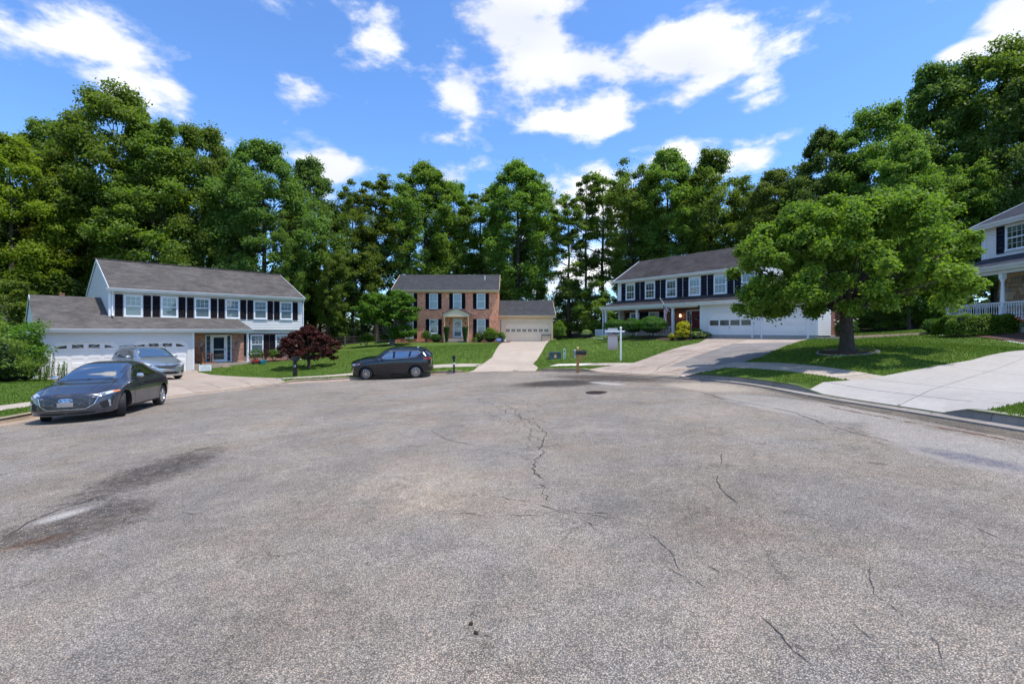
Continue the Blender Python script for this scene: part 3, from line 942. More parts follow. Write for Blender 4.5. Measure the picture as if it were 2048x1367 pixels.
def slabs(poly, cuts_a, cuts_b, mat, parent, gap=.011):
    """cuts: lists of (point, direction) lines that split the polygon"""
    def split(pieces, lines):
        for (p, dr) in lines:
            p = np.array(p, float); dr = np.array(dr, float); n = np.array([-dr[1], dr[0]]); n /= np.linalg.norm(n)
            o = []
            for q in pieces:
                s = [np.dot(np.array(a) - p, n) for a in q]
                if min(s) > -.05 or max(s) < .05: o.append(q); continue
                o.append(clip_poly(q, p + n * gap, n)); o.append(clip_poly(q, p - n * gap, -n))
            pieces = [q for q in o if len(q) > 2]
        return pieces
    for q in split(split([poly], cuts_a), cuts_b):
        c = np.mean(np.array(q), 0)
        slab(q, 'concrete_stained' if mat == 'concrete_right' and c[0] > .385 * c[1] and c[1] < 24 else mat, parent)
def lines(p0, direction, step, n):
    """n parallel cut lines square to 'direction', step apart, starting one step from p0"""
    d_ = np.array(direction, float); d_ /= np.linalg.norm(d_)
    return [(np.array(p0) + d_ * step * (i + 1), (-d_[1], d_[0])) for i in range(n)]
def kerb_line(i0, i1, off):
    a, b = offs(off, i0, i0 + 1)[0], offs(off, i1, i1 + 1)[0]
    return (a, b - a)
_u = np.array([LH.c, LH.s]); _v = np.array([-LH.s, LH.c])
slabs(close(DL), lines(LH.w(0, .3)[:2], -_v, 3.1, 4) , [(LH.w(3.75, 0)[:2], _v)], 'concrete_old', drv_obj['driveway_left'])
slabs(close(DB), [kerb_line(near_edge(at(935, 745)), near_edge(at(1075, 742.4)), 2.4)] + lines(BH.w(14, 1.3)[:2], (-.12, -1), 5.6, 4), [(atl(1030, 742), np.array(BH.w(14.4, 1)[:2]) - np.array(atl(1030, 742)))], 'concrete_brick', drv_obj['driveway_brick'])
_u = np.array([RH.c, RH.s]); _v = np.array([-RH.s, RH.c])
slabs(close(DR), [kerb_line(near_edge(at(1185, 743.7)), near_edge(at(1370, 754.5)), 2.3)] + lines(RH.w(10, .3)[:2], -_v, 4.3, 3), [(RH.w(11.1, 0)[:2], np.array(atl(1297, 746)) - np.array(RH.w(11.1, 0)[:2]))], 'concrete_right', drv_obj['driveway_right'])
_a, _b = np.array(atl(1672, 767)), np.array(atl(2048, 811)); _c, _e = np.array(atl(1751, 759.6)), np.array(atl(1990, 783.5))
slabs(close(DP), [(_a, _b - _a), (_c, _e - _c), (_c + (2.6, 2.2), _e - _c), (_c + (5.4, 4.6), _e - _c)], [(np.array(atl(1837, 788)), (1, .62)), (np.array((9.8, 8.2)), (1, .62))], 'concrete_new', drv_obj['driveway_edge'])
for k, (a, b) in enumerate(SW):
    i = a; n = 0
    while i < b - 1:
        j = min(i + 4, b)
        q0 = offs(SW0, i, j + 1); q1 = offs(SW1, i, j + 1)
        if len(q0) < 2: break
        t0 = (q0[1] - q0[0]); t0 /= np.linalg.norm(t0); t1 = (q0[-1] - q0[-2]); t1 /= np.linalg.norm(t1)
        q0[0] += t0 * .008; q1[0] += t0 * .008; q0[-1] -= t1 * .008; q1[-1] -= t1 * .008
        c = (q0.mean(0) + q1.mean(0)) / 2
        if not any(pip(p, c[None])[0] for _, p in DRV.values()):
            pale = (k == 2 and 1098 < 1024 + F * c[0] / max(c[1], 1) < 1172)
            slab([tuple(p) for p in q0] + [tuple(p) for p in q1[::-1]], 'concrete_pale' if pale else 'concrete_walk', walk_obj[k])
        i = j; n += 1

# ---- kerb with its gutter pan, cast in sections
kerb = empty('kerb', (0, 0, 0), kind='structure')
sec = 9
i = 0
kmask = []
while i < len(EDGE) - 2:
    j = min(i + sec, len(EDGE) - 1)
    mb = MB()
    ids = list(range(i, j + 1))
    rows = []
    for q in ids:
        p = EDGE[q, :2]; n = NORM[q]; kh = EDGE[q, 2]; g = float(G(*p)[0])
        t = _t[q]
        sh = t * (.006 if q == i else (-.006 if q == j else 0))
        prof = [(-.33, -.03), (-.33, .006), (-.02, .004), (.0, .012), (.03, max(kh - .02, .012)), (.055, kh + .006), (.17, kh + .012), (.185, kh - .005), (.185, -.2)]
        rows.append([(p[0] + n[0] * a + sh[0], p[1] + n[1] * a + sh[1], float(g) + b) for a, b in prof])
    n_ = len(rows[0]); vs = [v for r_ in rows for v in r_]; fs = []
    for a in range(len(rows) - 1):
        for c in range(n_ - 1):
            k0 = a * n_ + c; fs.append((k0, k0 + 1, k0 + 1 + n_, k0 + n_))
    fs.append(tuple(range(n_))); fs.append(tuple(range(len(vs) - 1, len(vs) - 1 - n_, -1)))
    mb.mesh(vs, fs)
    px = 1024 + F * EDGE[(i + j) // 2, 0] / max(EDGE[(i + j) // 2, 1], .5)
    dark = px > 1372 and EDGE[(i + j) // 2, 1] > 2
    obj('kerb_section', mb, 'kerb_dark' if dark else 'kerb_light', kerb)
    i = j

# ---- road details: cracks, manhole cover, patches at the gutter
def road_line(pxs, wd, name='road_crack', seed=0, jit=.035, mat='crack', lift=.005, step=.08, up=False):
    rr = random.Random(seed)
    P = catmull([at(a, b, .10 if up else 0) for a, b in pxs], step)
    mb = MB(); pts = []
    n = len(P); ang = 0; gapk = 0
    for i, p in enumerate(P):
        t = P[min(i + 1, n - 1)] - P[max(i - 1, 0)]; L_ = np.linalg.norm(t) or 1; nn = np.array([-t[1], t[0]]) / L_
        ang = ang * .7 + rr.uniform(-jit, jit)
        gapk = gapk - 1 if gapk > 0 else (rr.randint(1, 4) if rr.random() < .04 else 0)
        wdd = wd * (.3 + rr.random() * .9) * (.12 if gapk else 1) * min(1, (min(i, n - 1 - i) + 1) / 4)
        c = p + nn * ang
        g = (h1(*c) + .012 if up else float(G(*c)[0])) + lift
        pts.append(((c[0] + nn[0] * wdd / 2, c[1] + nn[1] * wdd / 2, g), (c[0] - nn[0] * wdd / 2, c[1] - nn[1] * wdd / 2, g)))
    for i in range(n - 1):
        mb.poly([pts[i][0], pts[i][1], pts[i + 1][1], pts[i + 1][0]])
    me = mb.build(name, mat, fixn=False)
    bm = bmesh.new(); bm.from_mesh(me)
    for f in bm.faces:
        if f.normal.z < 0: f.normal_flip()
    bm.to_mesh(me); bm.free()
    return obj(name, me, kind='structure')
plain('crack', (.048, .042, .037), .95, var=.4, vs=20)
CR = [([(925, 788), (960, 800), (1000, 815), (1045, 838), (1080, 850), (1095, 868), (1092, 900), (1070, 925), (1065, 940), (1085, 975), (1100, 1000)], .035),
      ([(1000, 800), (1040, 830), (1060, 858), (1075, 875), (1092, 882)], .02), ([(1058, 870), (1056, 890), (1075, 896), (1100, 893), (1130, 882)], .018),
      ([(1030, 852), (1005, 840), (985, 830), (960, 820)], .02), ([(1060, 835), (1090, 845), (1120, 850)], .018), ([(990, 995), (1050, 1002), (1090, 1010), (1130, 1016), (1180, 1026), (1240, 1032)], .018),
      ([(1110, 1008), (1150, 1015), (1190, 1030), (1240, 1034)], .022), ([(1155, 1035), (1180, 1045), (1195, 1062)], .012), ([(900, 1028), (1000, 1030), (1110, 1024), (1150, 1024)], .007),
      ([(1437, 935), (1436, 955), (1442, 975), (1460, 995), (1480, 1015)], .02), ([(1445, 905), (1438, 930)], .016),
      ([(1740, 1125), (1745, 1165), (1748, 1188), (1780, 1210), (1812, 1235)], .008), ([(1832, 1245), (1860, 1270), (1878, 1295), (1880, 1320)], .008), ([(1690, 1235), (1725, 1260), (1757, 1287)], .012), ([(1623, 1245), (1650, 1262), (1672, 1278)], .012),
      ([(1565, 1275), (1600, 1300), (1635, 1320)], .008), ([(1330, 1130), (1370, 1155), (1400, 1160)], .008), ([(1400, 1120), (1445, 1148)], .007), ([(1840, 1170), (1880, 1173)], .009),
      ([(360, 925), (300, 950), (230, 975), (180, 1000), (100, 1025), (0, 1075)], .03), ([(400, 915), (370, 920), (330, 930)], .03), ([(230, 1060), (180, 1075), (140, 1085)], .02),
      ([(350, 1025), (390, 1030), (410, 1022)], .012), ([(1080, 806), (1130, 806), (1150, 805)], .02),
      ([(1400, 784), (1440, 795), (1480, 803), (1530, 812), (1570, 820), (1610, 833), (1650, 848), (1720, 868), (1790, 885), (1860, 905)], .03),
      ([(1345, 772), (1380, 781), (1400, 784), (1450, 799)], .035), ([(1545, 817), (1600, 826), (1650, 838)], .02),
      ([(1520, 1230), (1560, 1262), (1590, 1300), (1640, 1340)], .012), ([(1290, 1060), (1340, 1100), (1360, 1140), (1420, 1180)], .012), ([(1180, 860), (1230, 850), (1290, 845)], .014), ([(860, 860), (900, 880), (960, 890)], .014), ([(1900, 1040), (1960, 1060), (2030, 1090)], .014), ([(1020, 767), (1055, 770), (1070, 776)], .03), ([(640, 800), (720, 790), (800, 783)], .012), ([(500, 880), (430, 890), (380, 905)], .012)]
for k, (pts, wd) in enumerate(CR):
    near_ = min(p[1] for p in pts) > 1030
    road_line(pts, max(wd * .6, .006 if near_ else .012), seed=k, jit=.008 if near_ else (.02 if k > 8 else .05), step=.03 if near_ else .08)
for k, (pts, wd) in enumerate([([(407, 767), (425, 771), (440, 775)], .03), ([(478, 762), (500, 768), (522, 774)], .025), ([(520, 758), (545, 764), (560, 768)], .02), ([(1297, 746), (1318, 737), (1340, 728), (1357, 719), (1372, 711), (1400, 702)], .025), ([(1392, 693), (1440, 694), (1490, 695)], .02), ([(1385, 716), (1400, 717), (1420, 716)], .05), ([(1250, 735), (1275, 731)], .015)]):
    road_line(pts, wd, 'driveway_crack', 200 + k, .02, 'crack', .006, .06, up=True)
# old asphalt strip along the gutter on the right
def road_sheet(name, polypx, mat, lift, world=None):
    pl = seg_pts(world or [at(a, b) for a, b in polypx], .5)
    r = delaunay_2d_cdt([Vector(p) for p in pl], [(i, (i + 1) % len(pl)) for i in range(len(pl))], [], 1, 1e-5)
    co = np.array([(v.x, v.y) for v in r[0]]); z = G(co[:, 0], co[:, 1]) + lift
    me = bpy.data.meshes.new(name); me.from_pydata([(a, b, c) for (a, b), c in zip(co, z)], [], [tuple(f) for f in r[2]]); me.materials.append(MAT[mat])
    bm = bmesh.new(); bm.from_mesh(me)
    for f in bm.faces:
        if f.normal.z < 0: f.normal_flip()
    bm.to_mesh(me); bm.free(); boxuv(me)
    return obj(name, me, kind='structure')
ia, ib = near_edge(at(1560, 775)), near_edge((6.3, 1.0))
road_sheet('asphalt_strip', None, 'asphalt_old', .0045, [tuple(p) for p in offs(-.36, ia, ib)] + [tuple(p + np.array([rnd.uniform(-.03, .03), rnd.uniform(-.03, .03)])) for p in offs(-.36, ia, ib)[::-1] - NORM[ia:ib][::-1] * np.linspace(.55, .10, ib - ia)[:, None] * 1.2])
road_line([(1653, 812), (1740, 829), (1850, 850), (1960, 869), (2048, 887)], .05, 'tar_seam', 77, .02, 'soil_red', .007)
road_line([(1560, 782), (1653, 803), (1760, 825), (1900, 851), (2048, 872)], .014, 'tar_seam', 78, .01, 'crack', .009)

# manhole cover
c = at(1197, 785)
zc = float(G(*c)[0])
mh = empty('manhole_cover', (c[0], c[1], zc), .3, label='round rusty iron manhole cover set in the asphalt beyond the long crack', category='manhole cover')
mb = MB(); mb.lathe([(.335, -.02), (.335, .010), (.37, .010), (.375, -.02)], 40); obj('frame', mb, 'rust_iron', mh)
mb = MB(); mb.lathe([(0, .006), (.31, .006), (.325, -.004), (.325, -.02)], 40)
for a in range(-3, 4):
    for b2 in range(-3, 4):
        if math.hypot(a, b2) < 3.4: mb.box(a * .08 - .025, a * .08 + .025, b2 * .08 - .025, b2 * .08 + .025, .0065, .013)
obj('lid', mb, 'rust_iron', mh)
for k, (px, py, lab) in enumerate([(942, 1249, 'small dark brown seed clump on the asphalt, farther and left of the two'), (953, 1267, 'small dark brown seed clump on the asphalt, nearer and right of the two')]):
    p = at(px, py); mb = MB(); rr = random.Random(k)
    for q in range(5):
        x, y = rr.uniform(-.008, .008), rr.uniform(-.006, .006)
        mb.lathe([(0, 0), (.006, .001), (.009, .006), (.006, .012), (0, .015)], 7, (x, y, rr.uniform(0, .004)))
    obj('seed_clump', mb, 'dry_seed', loc=(p[0], p[1], float(G(*p)[0])), label=lab, category='seed clump', group='brown seed clumps on the asphalt', smooth=True)
# ================================================================ HOUSES
def house_root(fr, name, label):
    o = empty(name, fr.o, fr.a, label=label, category='house')
    return o
def clipx(poly, z):
    """x range of a convex polygon (x,z) at height z"""
    xs = []
    n = len(poly)
    for i in range(n):
        a, b = poly[i], poly[(i + 1) % n]
        if (a[1] - z) * (b[1] - z) <= 0 and abs(a[1] - b[1]) > 1e-9:
            t = (z - a[1]) / (b[1] - a[1]); xs.append(a[0] + (b[0] - a[0]) * t)
    return (min(xs), max(xs)) if len(xs) > 1 else None
def siding(poly, plane, axis='y', out_=-1, exp=.115, mb=None, mat=None):
    """lap siding: each course is a board leaning out at its foot; poly is convex, (x,z) or (y,z)"""
    mb = mb or MB()
    z0 = min(p[1] for p in poly); z1 = max(p[1] for p in poly)
    z = z0
    while z < z1 - .01:
        zt = min(z + exp, z1)
        ra = clipx(poly, z + .001); rb = clipx(poly, zt - .001)
        if ra and rb:
            p0, p1 = plane + out_ * .034, plane + out_ * .002
            if axis == 'y':
                q = [(ra[0], p0, z), (ra[1], p0, z), (rb[1], p1, zt), (rb[0], p1, zt)]
                u = [(ra[0], plane, z), (ra[1], plane, z), (ra[1], p0, z), (ra[0], p0, z)]
            else:
                q = [(p0, ra[0], z), (p0, ra[1], z), (p1, rb[1], zt), (p1, rb[0], zt)]
                u = [(plane, ra[0], z), (plane, ra[1], z), (p0, ra[1], z), (p0, ra[0], z)]
            mb.poly(q, mat); mb.poly(u, mat)
        z = zt
    # backing
    if axis == 'y': mb.extr(poly, 'y', plane, plane - out_ * .12, mat)
    else: mb.extr(poly, 'x', plane, plane - out_ * .12, mat)
    return mb
def slope(mb, e0, e1, r0, r1, exp=.15, th=.05, mat=None):
    """shingled roof slope: eave line e0-e1, ridge line r0-r1; overlapping courses with a butt step"""
    e0, e1, r0, r1 = map(Vector, (e0, e1, r0, r1))
    Ls = ((r0 - e0).length + (r1 - e1).length) / 2
    n = max(2, int(Ls / exp))
    nor = (e1 - e0).cross(r0 - e0).normalized()
    if nor.z < 0: nor = -nor
    st_ = .013
    for i in range(n):
        a, b = i / n, (i + 1) / n
        A0, A1 = e0.lerp(r0, a), e1.lerp(r1, a); B0, B1 = e0.lerp(r0, b), e1.lerp(r1, b)
        mb.poly([A0 + nor * st_, A1 + nor * st_, B1, B0], mat)
        mb.poly([A0, A1, A1 + nor * st_, A0 + nor * st_], mat)
    dn = -nor * th
    mb.poly([e0 + dn, r0 + dn, r1 + dn, e1 + dn], mat)
    mb.poly([e0, e0 + dn, e1 + dn, e1], mat)
    mb.poly([e0, r0, r0 + dn, e0 + dn], mat)
    mb.poly([e1, e1 + dn, r1 + dn, r1], mat)
    mb.poly([r0, r1, r1 + dn, r0 + dn], mat)
    return mb
def gutter(parent, x0, x1, y, z, mat='gutter_white', out_=-1, name='gutter'):
    """K-profile gutter along x in front of the eave"""
    mb = MB(); o = out_
    prof = [(y, z), (y, z - .11), (y + o * .07, z - .115), (y + o * .085, z - .07), (y + o * .12, z - .03), (y + o * .125, z + .005), (y + o * .115, z + .005), (y + o * .105, z - .02), (y + o * .02, z - .03)]
    mb.extr(prof, 'x', x0, x1)
    return obj(name, mb, mat, parent)
def board(parent, name, x0, x1, y0, y1, z0, z1, mat):
    mb = MB(); mb.box(x0, x1, y0, y1, z0, z1); return obj(name, mb, mat, parent)
def downspout(parent, x, y, z1, z0, mat='gutter_white', eave=.3):
    mb = MB()
    mb.beam((x, y - eave, z1), (x, y - .05, z1 - .25), .06, .08); mb.beam((x, y - .05, z1 - .22), (x, y - .05, z0 + .1), .08, .06, up=(0, 1, 0)); mb.beam((x, y - .05, z0 + .14), (x, y - .35, z0 + .04), .08, .06)
    return obj('downspout', mb, mat, parent)
_wcache = {}
def window(parent, cx, y, z0, z1, wd, cols=3, rows=2, style='light', rows_low=0, frame='white_trim', side='y', sill=True):
    """double-hung window standing on wall plane y (facing -y); parts: frame mesh > pane x2, blind, muntin"""
    key = (round(z1 - z0, 3), round(wd, 3), cols, rows, style, rows_low, frame, sill)
    h = z1 - z0
    if key not in _wcache:
        fw = .065
        mb = MB()
        mb.box(-wd / 2, -wd / 2 + fw, -.055, .0, 0, h); mb.box(wd / 2 - fw, wd / 2, -.055, .0, 0, h)
        mb.box(-wd / 2 + fw, wd / 2 - fw, -.055, .0, h - fw, h); mb.box(-wd / 2 + fw, wd / 2 - fw, -.055, .0, 0, fw)
        if sill: mb.box(-wd / 2 - .02, wd / 2 + .02, -.085, -.0551, -.01, .045)
        iw = wd / 2 - fw
        mb.box(-iw, iw, -.045, -.012, h / 2 - .028, h / 2 + .028)            # meeting rail
        for s_ in (-1, 1): mb.box(s_ * iw, s_ * (iw - .03), -.042, -.012, fw, h - fw)
        mb.box(-iw + .03, iw - .03, -.042, -.012, h - fw - .03, h - fw); mb.box(-iw + .03, iw - .03, -.042, -.012, fw, fw + .035)
        fr_ = mb.build('window_frame', frame)
        iw -= .03
        pn = MB(); pn.box(-iw, iw, -.018, -.014, h / 2 + .03, h - fw - .03)
        pl = MB(); pl.box(-iw, iw, -.016, -.012, fw + .035, h / 2 - .03)
        mu = MB()
        def grid(za, zb, c, r_):
            for i in range(1, c): mu.box(-iw + 2 * iw * i / c - .008, -iw + 2 * iw * i / c + .008, -.026, -.0185, za, zb)
            for i in range(1, r_): mu.box(-iw, iw, -.0265, -.0188, za + (zb - za) * i / r_ - .008, za + (zb - za) * i / r_ + .008)
        grid(h / 2 + .03, h - fw - .03, cols, rows)
        if rows_low: grid(fw + .035, h / 2 - .03, cols, rows_low)
        bl = MB()
        if style == 'light':
            # slatted blind behind the glass, lower part in front of a darker room
            zz = fw + .03
            while zz < h - fw - .03:
                bl.poly([(-iw, -.0085, zz), (iw, -.0085, zz), (iw, -.0045, zz + .048), (-iw, -.0045, zz + .048)], 'blind'); zz += .05
            bl.box(-iw, iw, -.004, -.001, fw, h - fw, 'blind_dark')
        elif style == 'curtain':
            for k in range(int(2 * iw / .06)):
                a = -iw + k * .06; bl.poly([(a, -.009, fw + .03), (a + .03, -.005, fw + .03), (a + .03, -.005, h - fw - .03), (a, -.009, h - fw - .03)], 'blind')
                bl.poly([(a + .03, -.005, fw + .03), (a + .06, -.009, fw + .03), (a + .06, -.009, h - fw - .03), (a + .03, -.005, h - fw - .03)], 'blind')
            bl.box(-iw, iw, -.004, -.001, fw, h - fw, 'blind_dark')
        else:
            bl.box(-iw, iw, -.004, -.001, fw, h - fw, 'room_dark')
            zz = h * .80
            while zz < h - fw - .03:
                bl.poly([(-iw, -.0085, zz), (iw, -.0085, zz), (iw, -.0045, zz + .04), (-iw, -.0045, zz + .04)], 'blind'); zz += .042
        _wcache[key] = (fr_, pn.build('pane', 'glass'), pl.build('pane', 'glass'), mu.build('muntin', frame) if mu.v else None, bl.build('blind', None))
    fr_, pn, pl, mu, bl = _wcache[key]
    loc = (cx, y, z0)
    rot = None
    o = obj('window', fr_, parent=parent, loc=loc)
    if side == 'x-': o.rotation_euler = (0, 0, -PI / 2)
    obj('pane', pn, parent=o); obj('pane', pl, parent=o)
    if mu: obj('muntin', mu, parent=o)
    obj('blind', bl, parent=o)
    return o
_scache = {}
def shutter(parent, cx, y, z0, z1, wd, mat):
    key = (round(z1 - z0, 3), wd, mat)
    if key not in _scache:
        h = z1 - z0; mb = MB()
        for a, b in ((-wd / 2, -wd / 2 + .05), (wd / 2 - .05, wd / 2)): mb.box(a, b, -.04, 0, 0, h)
        for a, b in ((0, .07), (h / 2 - .035, h / 2 + .035), (h - .07, h)): mb.box(-wd / 2 + .05, wd / 2 - .05, -.04, 0, a, b)
        for za, zb in ((.07, h / 2 - .035), (h / 2 + .035, h - .07)):
            n = int((zb - za) / .045)
            for i in range(n):
                z = za + (zb - za) * i / n
                mb.poly([(-wd / 2 + .05, -.034, z), (wd / 2 - .05, -.034, z), (wd / 2 - .05, -.008, z + .045), (-wd / 2 + .05, -.008, z + .045)])
        mb.box(-wd / 2 + .05, wd / 2 - .05, -.006, 0, .07, h - .07)
        _scache[key] = mb.build('shutter', mat)
    return obj('shutter', _scache[key], parent=parent, loc=(cx, y, z0))
def garage_door(parent, x0, x1, y, z0, z1, mat, trim, cut=.35, rows=4, cols=4, style='sunburst', wallmat=None):
    """sectional door set back in its opening, corners cut off by the casing"""
    wd = x1 - x0; h = z1 - z0
    mb = MB(); mb.box(x0, x1, y + .02, y + .05, z0, z1)
    door = obj('garage_door', mb, mat, parent)
    ph = h / rows
    for r_ in range(rows):
        sec_ = MB(); za, zb = z0 + r_ * ph + .005, z0 + (r_ + 1) * ph - .005
        sec_.box(x0, x1, y - .005, y + .0195, za, zb)
        top = r_ == rows - 1
        win_row = (top if style in ('sunburst',) else (r_ == rows - (2 if style in ('eight', 'two') else 99)))
        n = {'sunburst': 4, 'eight': 8, 'two': 4, 'plain': 4}[style]
        for c_ in range(n):
            xa = x0 + wd * c_ / n + wd / n * .12; xb = x0 + wd * (c_ + 1) / n - wd / n * .12
            if win_row: continue
            if style in ('two',):
                continue
            m_ = .05
            if style == 'eight' : continue
            # raised field with a bevel
            a0, a1, b0, b1 = xa, xb, za + .09, zb - .09
            sec_.poly([(a0, -.0052 + y, b0), (a1, -.0052 + y, b0), (a1 - .03, y - .019, b0 + .03), (a0 + .03, y - .019, b0 + .03)])
            sec_.poly([(a0, -.0052 + y, b1), (a0 + .03, y - .019, b1 - .03), (a1 - .03, y - .019, b1 - .03), (a1, -.0052 + y, b1)])
            sec_.poly([(a0, -.0052 + y, b0), (a0 + .03, y - .019, b0 + .03), (a0 + .03, y - .019, b1 - .03), (a0, -.0052 + y, b1)])
            sec_.poly([(a1, -.0052 + y, b0), (a1, -.0052 + y, b1), (a1 - .03, y - .019, b1 - .03), (a1 - .03, y - .019, b0 + .03)])
            sec_.poly([(a0 + .03, y - .019, b0 + .03), (a1 - .03, y - .019, b0 + .03), (a1 - .03, y - .019, b1 - .03), (a0 + .03, y - .019, b1 - .03)])
        obj('panel', sec_, mat, door)
        if win_row:
            for c_ in range(n):
                if style == 'two' and c_ > 3: continue
                xa = x0 + wd * c_ / n + wd / n * .14; xb = x0 + wd * (c_ + 1) / n - wd / n * .14
                wa, wb = (za + .16, zb - .12) if style == 'sunburst' else ((za + .10, zb - .12) if style == 'eight' else (za + .03, zb - .07))
                if style == 'two': xa -= wd / n * .07; xb += wd / n * .07
                g = MB()
                if style == 'sunburst':
                    # arched light: outer ones slope down, spokes run to the middle
                    if c_ in (0, 3):
                        s_ = 1 if c_ == 0 else -1
                        xl, xr = (xa, xb) if c_ == 0 else (xb, xa)
                        g.extr([(xl, wa), (xr, wa), (xr, wb - .04), ((xl + xr) / 2, wa + (wb - wa) * .62)], 'y', y - .012, y - .006)
                    else:
                        g.extr([(xa, wa), (xb, wa), (xb, wb), (xa, wb)], 'y', y - .012, y - .006)
                    pane = obj('pane', g, 'window_black', door)
                    tr = MB()
                    cx_ = (x0 + x1) / 2
                    for (pa, pb) in (((xa, wa), (xb, wa)), ((xa, wb), (xb, wb)), ((xa, wa), (xa, wb)), ((xb, wa), (xb, wb))):
                        if c_ in (0, 3) and pa[1] == wb: continue
                        tr.beam((pa[0], y - .014, pa[1]), (pb[0], y - .014, pb[1]), .018, .022, up=(0, 1, 0))
                    if c_ in (1, 2):
                        far = xa if c_ == 1 else xb; near = xb if c_ == 1 else xa
                        tr.beam((near, y - .016, wa), ((far * .8 + near * .2), y - .016, wb), .018, .026, up=(0, 1, 0))
                        tr.beam((near, y - .017, wa), (far, y - .017, wa + (wb - wa) * .35), .018, .026, up=(0, 1, 0))
                    obj('window_trim', tr, mat, door)
                else:
                    g.box(xa, xb, y - .012, y - .006, wa, wb)
                    obj('pane', g, 'window_black' if style == 'two' else 'window_grey', door)
                    tr = MB()
                    for (q0, q1, q2, q3) in ((xa - .03, xb + .03, wa - .03, wa), (xa - .03, xb + .03, wb, wb + .03), (xa - .03, xa, wa, wb), (xb, xb + .03, wa, wb)):
                        tr.box(q0, q1, y - .02, y - .0051, q2, q3)
                    if style == 'eight':
                        tr.box((xa + xb) / 2 - .008, (xa + xb) / 2 + .008, y - .018, y - .0125, wa, wb)
                    obj('window_trim', tr, mat, door)
    if style == 'two':
        tr = MB()
        for c_ in range(1, 4):
            xx = x0 + wd * c_ / 4; tr.box(xx - .02, xx + .02, y - .02, y - .0051, z0, z1)
        for r_ in range(1, rows): tr.box(x0, x1, y - .012, y - .0052, z0 + r_ * ph - .012, z0 + r_ * ph + .012)
        obj('batten', tr, mat, door)
        hb = MB(); hb.box(x0 + wd / 2 - .01, x0 + wd / 2 + .01, y - .05, y - .02, z0 + h * .42, z0 + h * .47); obj('handle', hb, 'steel_grey', door)
    # casing
    cs = MB(); t = .10
    pth = [(x0 - t / 2, z0), (x0 - t / 2, z1 - cut), (x0 + cut, z1 + t / 2), (x1 - cut, z1 + t / 2), (x1 + t / 2, z1 - cut), (x1 + t / 2, z0)]
    for a, b in zip(pth[:-1], pth[1:]):
        cs.beam((a[0], y - .03, a[1]), (b[0], y - .03, b[1]), t, .075, up=(0, 1, 0))
    # corner fillers in wall material
    obj('door_casing', cs, trim, parent)
    for s_, xx in ((1, x0), (-1, x1)):
        fl = MB(); fl.extr([(xx - s_ * .12, z1 - cut - .05), (xx - s_ * .12, z1 + .12), (xx + s_ * (cut + .04), z1 + .12), (xx + s_ * (cut), z1), (xx, z1 - cut)], 'y', y - .062, y - .03)
        obj('corner_panel', fl, wallmat or trim, parent)
    return door
plain('window_black', (.012, .013, .015), .12, spec=.8)
plain('window_grey', (.22, .20, .16), .2, spec=.6)
def column(parent, x, y, z0, z1, wd=.13, mat='white_trim', turned=False):
    mb = MB()
    if not turned:
        mb.box(x - wd / 2, x + wd / 2, y - wd / 2, y + wd / 2, z0, z1)
        mb.box(x - wd / 2 - .03, x + wd / 2 + .03, y - wd / 2 - .03, y + wd / 2 + .03, z0, z0 + .12); mb.box(x - wd / 2 - .03, x + wd / 2 + .03, y - wd / 2 - .03, y + wd / 2 + .03, z1 - .1, z1)
    else:
        h = z1 - z0; w2 = wd / 2
        mb.box(x - w2, x + w2, y - w2, y + w2, z0, z0 + h * .33); mb.box(x - w2, x + w2, y - w2, y + w2, z1 - h * .12, z1)
        mb.lathe([(w2, h * .33), (w2 * .7, h * .36), (w2 * .95, h * .40), (w2 * .8, h * .6), (w2 * .62, h * .8), (w2 * .9, h * .84), (w2, h * .88)], 14, (x, y, z0))
    return obj('porch_post', mb, mat, parent)
def lantern(name, parent=None, mat='black_metal', glass='lamp_glass', s=1.0, loc=(0, 0, 0), wall=True):
    mb = MB()
    mb.lathe([(0, .20), (.03, .18), (.085, .13), (.09, .12), (0, .12)], 8); mb.lathe([(.06, -.10), (.05, -.12), (.02, -.14), (0, -.15)], 8)
    for k in range(4):
        a = PI / 4 + k * PI / 2; mb.tube([(.075 * math.cos(a), .075 * math.sin(a), .12), (.055 * math.cos(a), .055 * math.sin(a), -.10)], .008, 5)
    if wall: mb.box(-.04, .04, .10, .13, -.05, .12); mb.beam((0, .11, .05), (0, 0, .2), .02, .02)
    o = obj(name, mb, mat, parent, loc=loc); o.scale = (s, s, s)
    g = MB(); g.lathe([(.050, -.10), (.070, .118)], 8); obj('lamp_glass', g, glass, o)
    return o

# ---------------------------------------------------------------- left white house
hl = house_root(LH, 'white_house', 'white sided house with two octagonal white garage doors and a brick entry, at the left')
EX = .125
WS = 'white_siding'
# garage block
m_ = MB()
for poly in ([(0, .12), (.58, .12), (.58, 2.86), (0, 2.86)], [(3.47, .12), (4.08, .12), (4.08, 2.86), (3.47, 2.86)], [(6.97, .12), (7.3, .12), (7.3, 2.86), (6.97, 2.86)], [(.58, 2.13), (3.47, 2.13), (3.47, 2.86), (.58, 2.86)], [(4.08, 2.13), (6.97, 2.13), (6.97, 2.86), (4.08, 2.86)]):
    siding(poly, 0, exp=EX, mb=m_)
obj('garage_wall', m_, WS, hl)
obj('gable_wall', siding([(0, .12), (8, .12), (8, 2.9), (4, 4.75), (0, 2.9)], 0, 'x', -1, EX), WS, hl)
board(hl, 'corner_board', -.03, .07, -.035, -.0225, .1, 2.86, 'white_trim')
board(hl, 'corner_board', 7.22, 7.32, -.035, 1.4, .1, 2.86, 'white_trim')
board(hl, 'foundation', .01, 7.3, .01, 7.9, -.5, .12, 'foundation')
garage_door(hl, .62, 3.43, .06, 0.02, 2.1, 'white_garage', 'white_trim', cols=4, wallmat=WS)
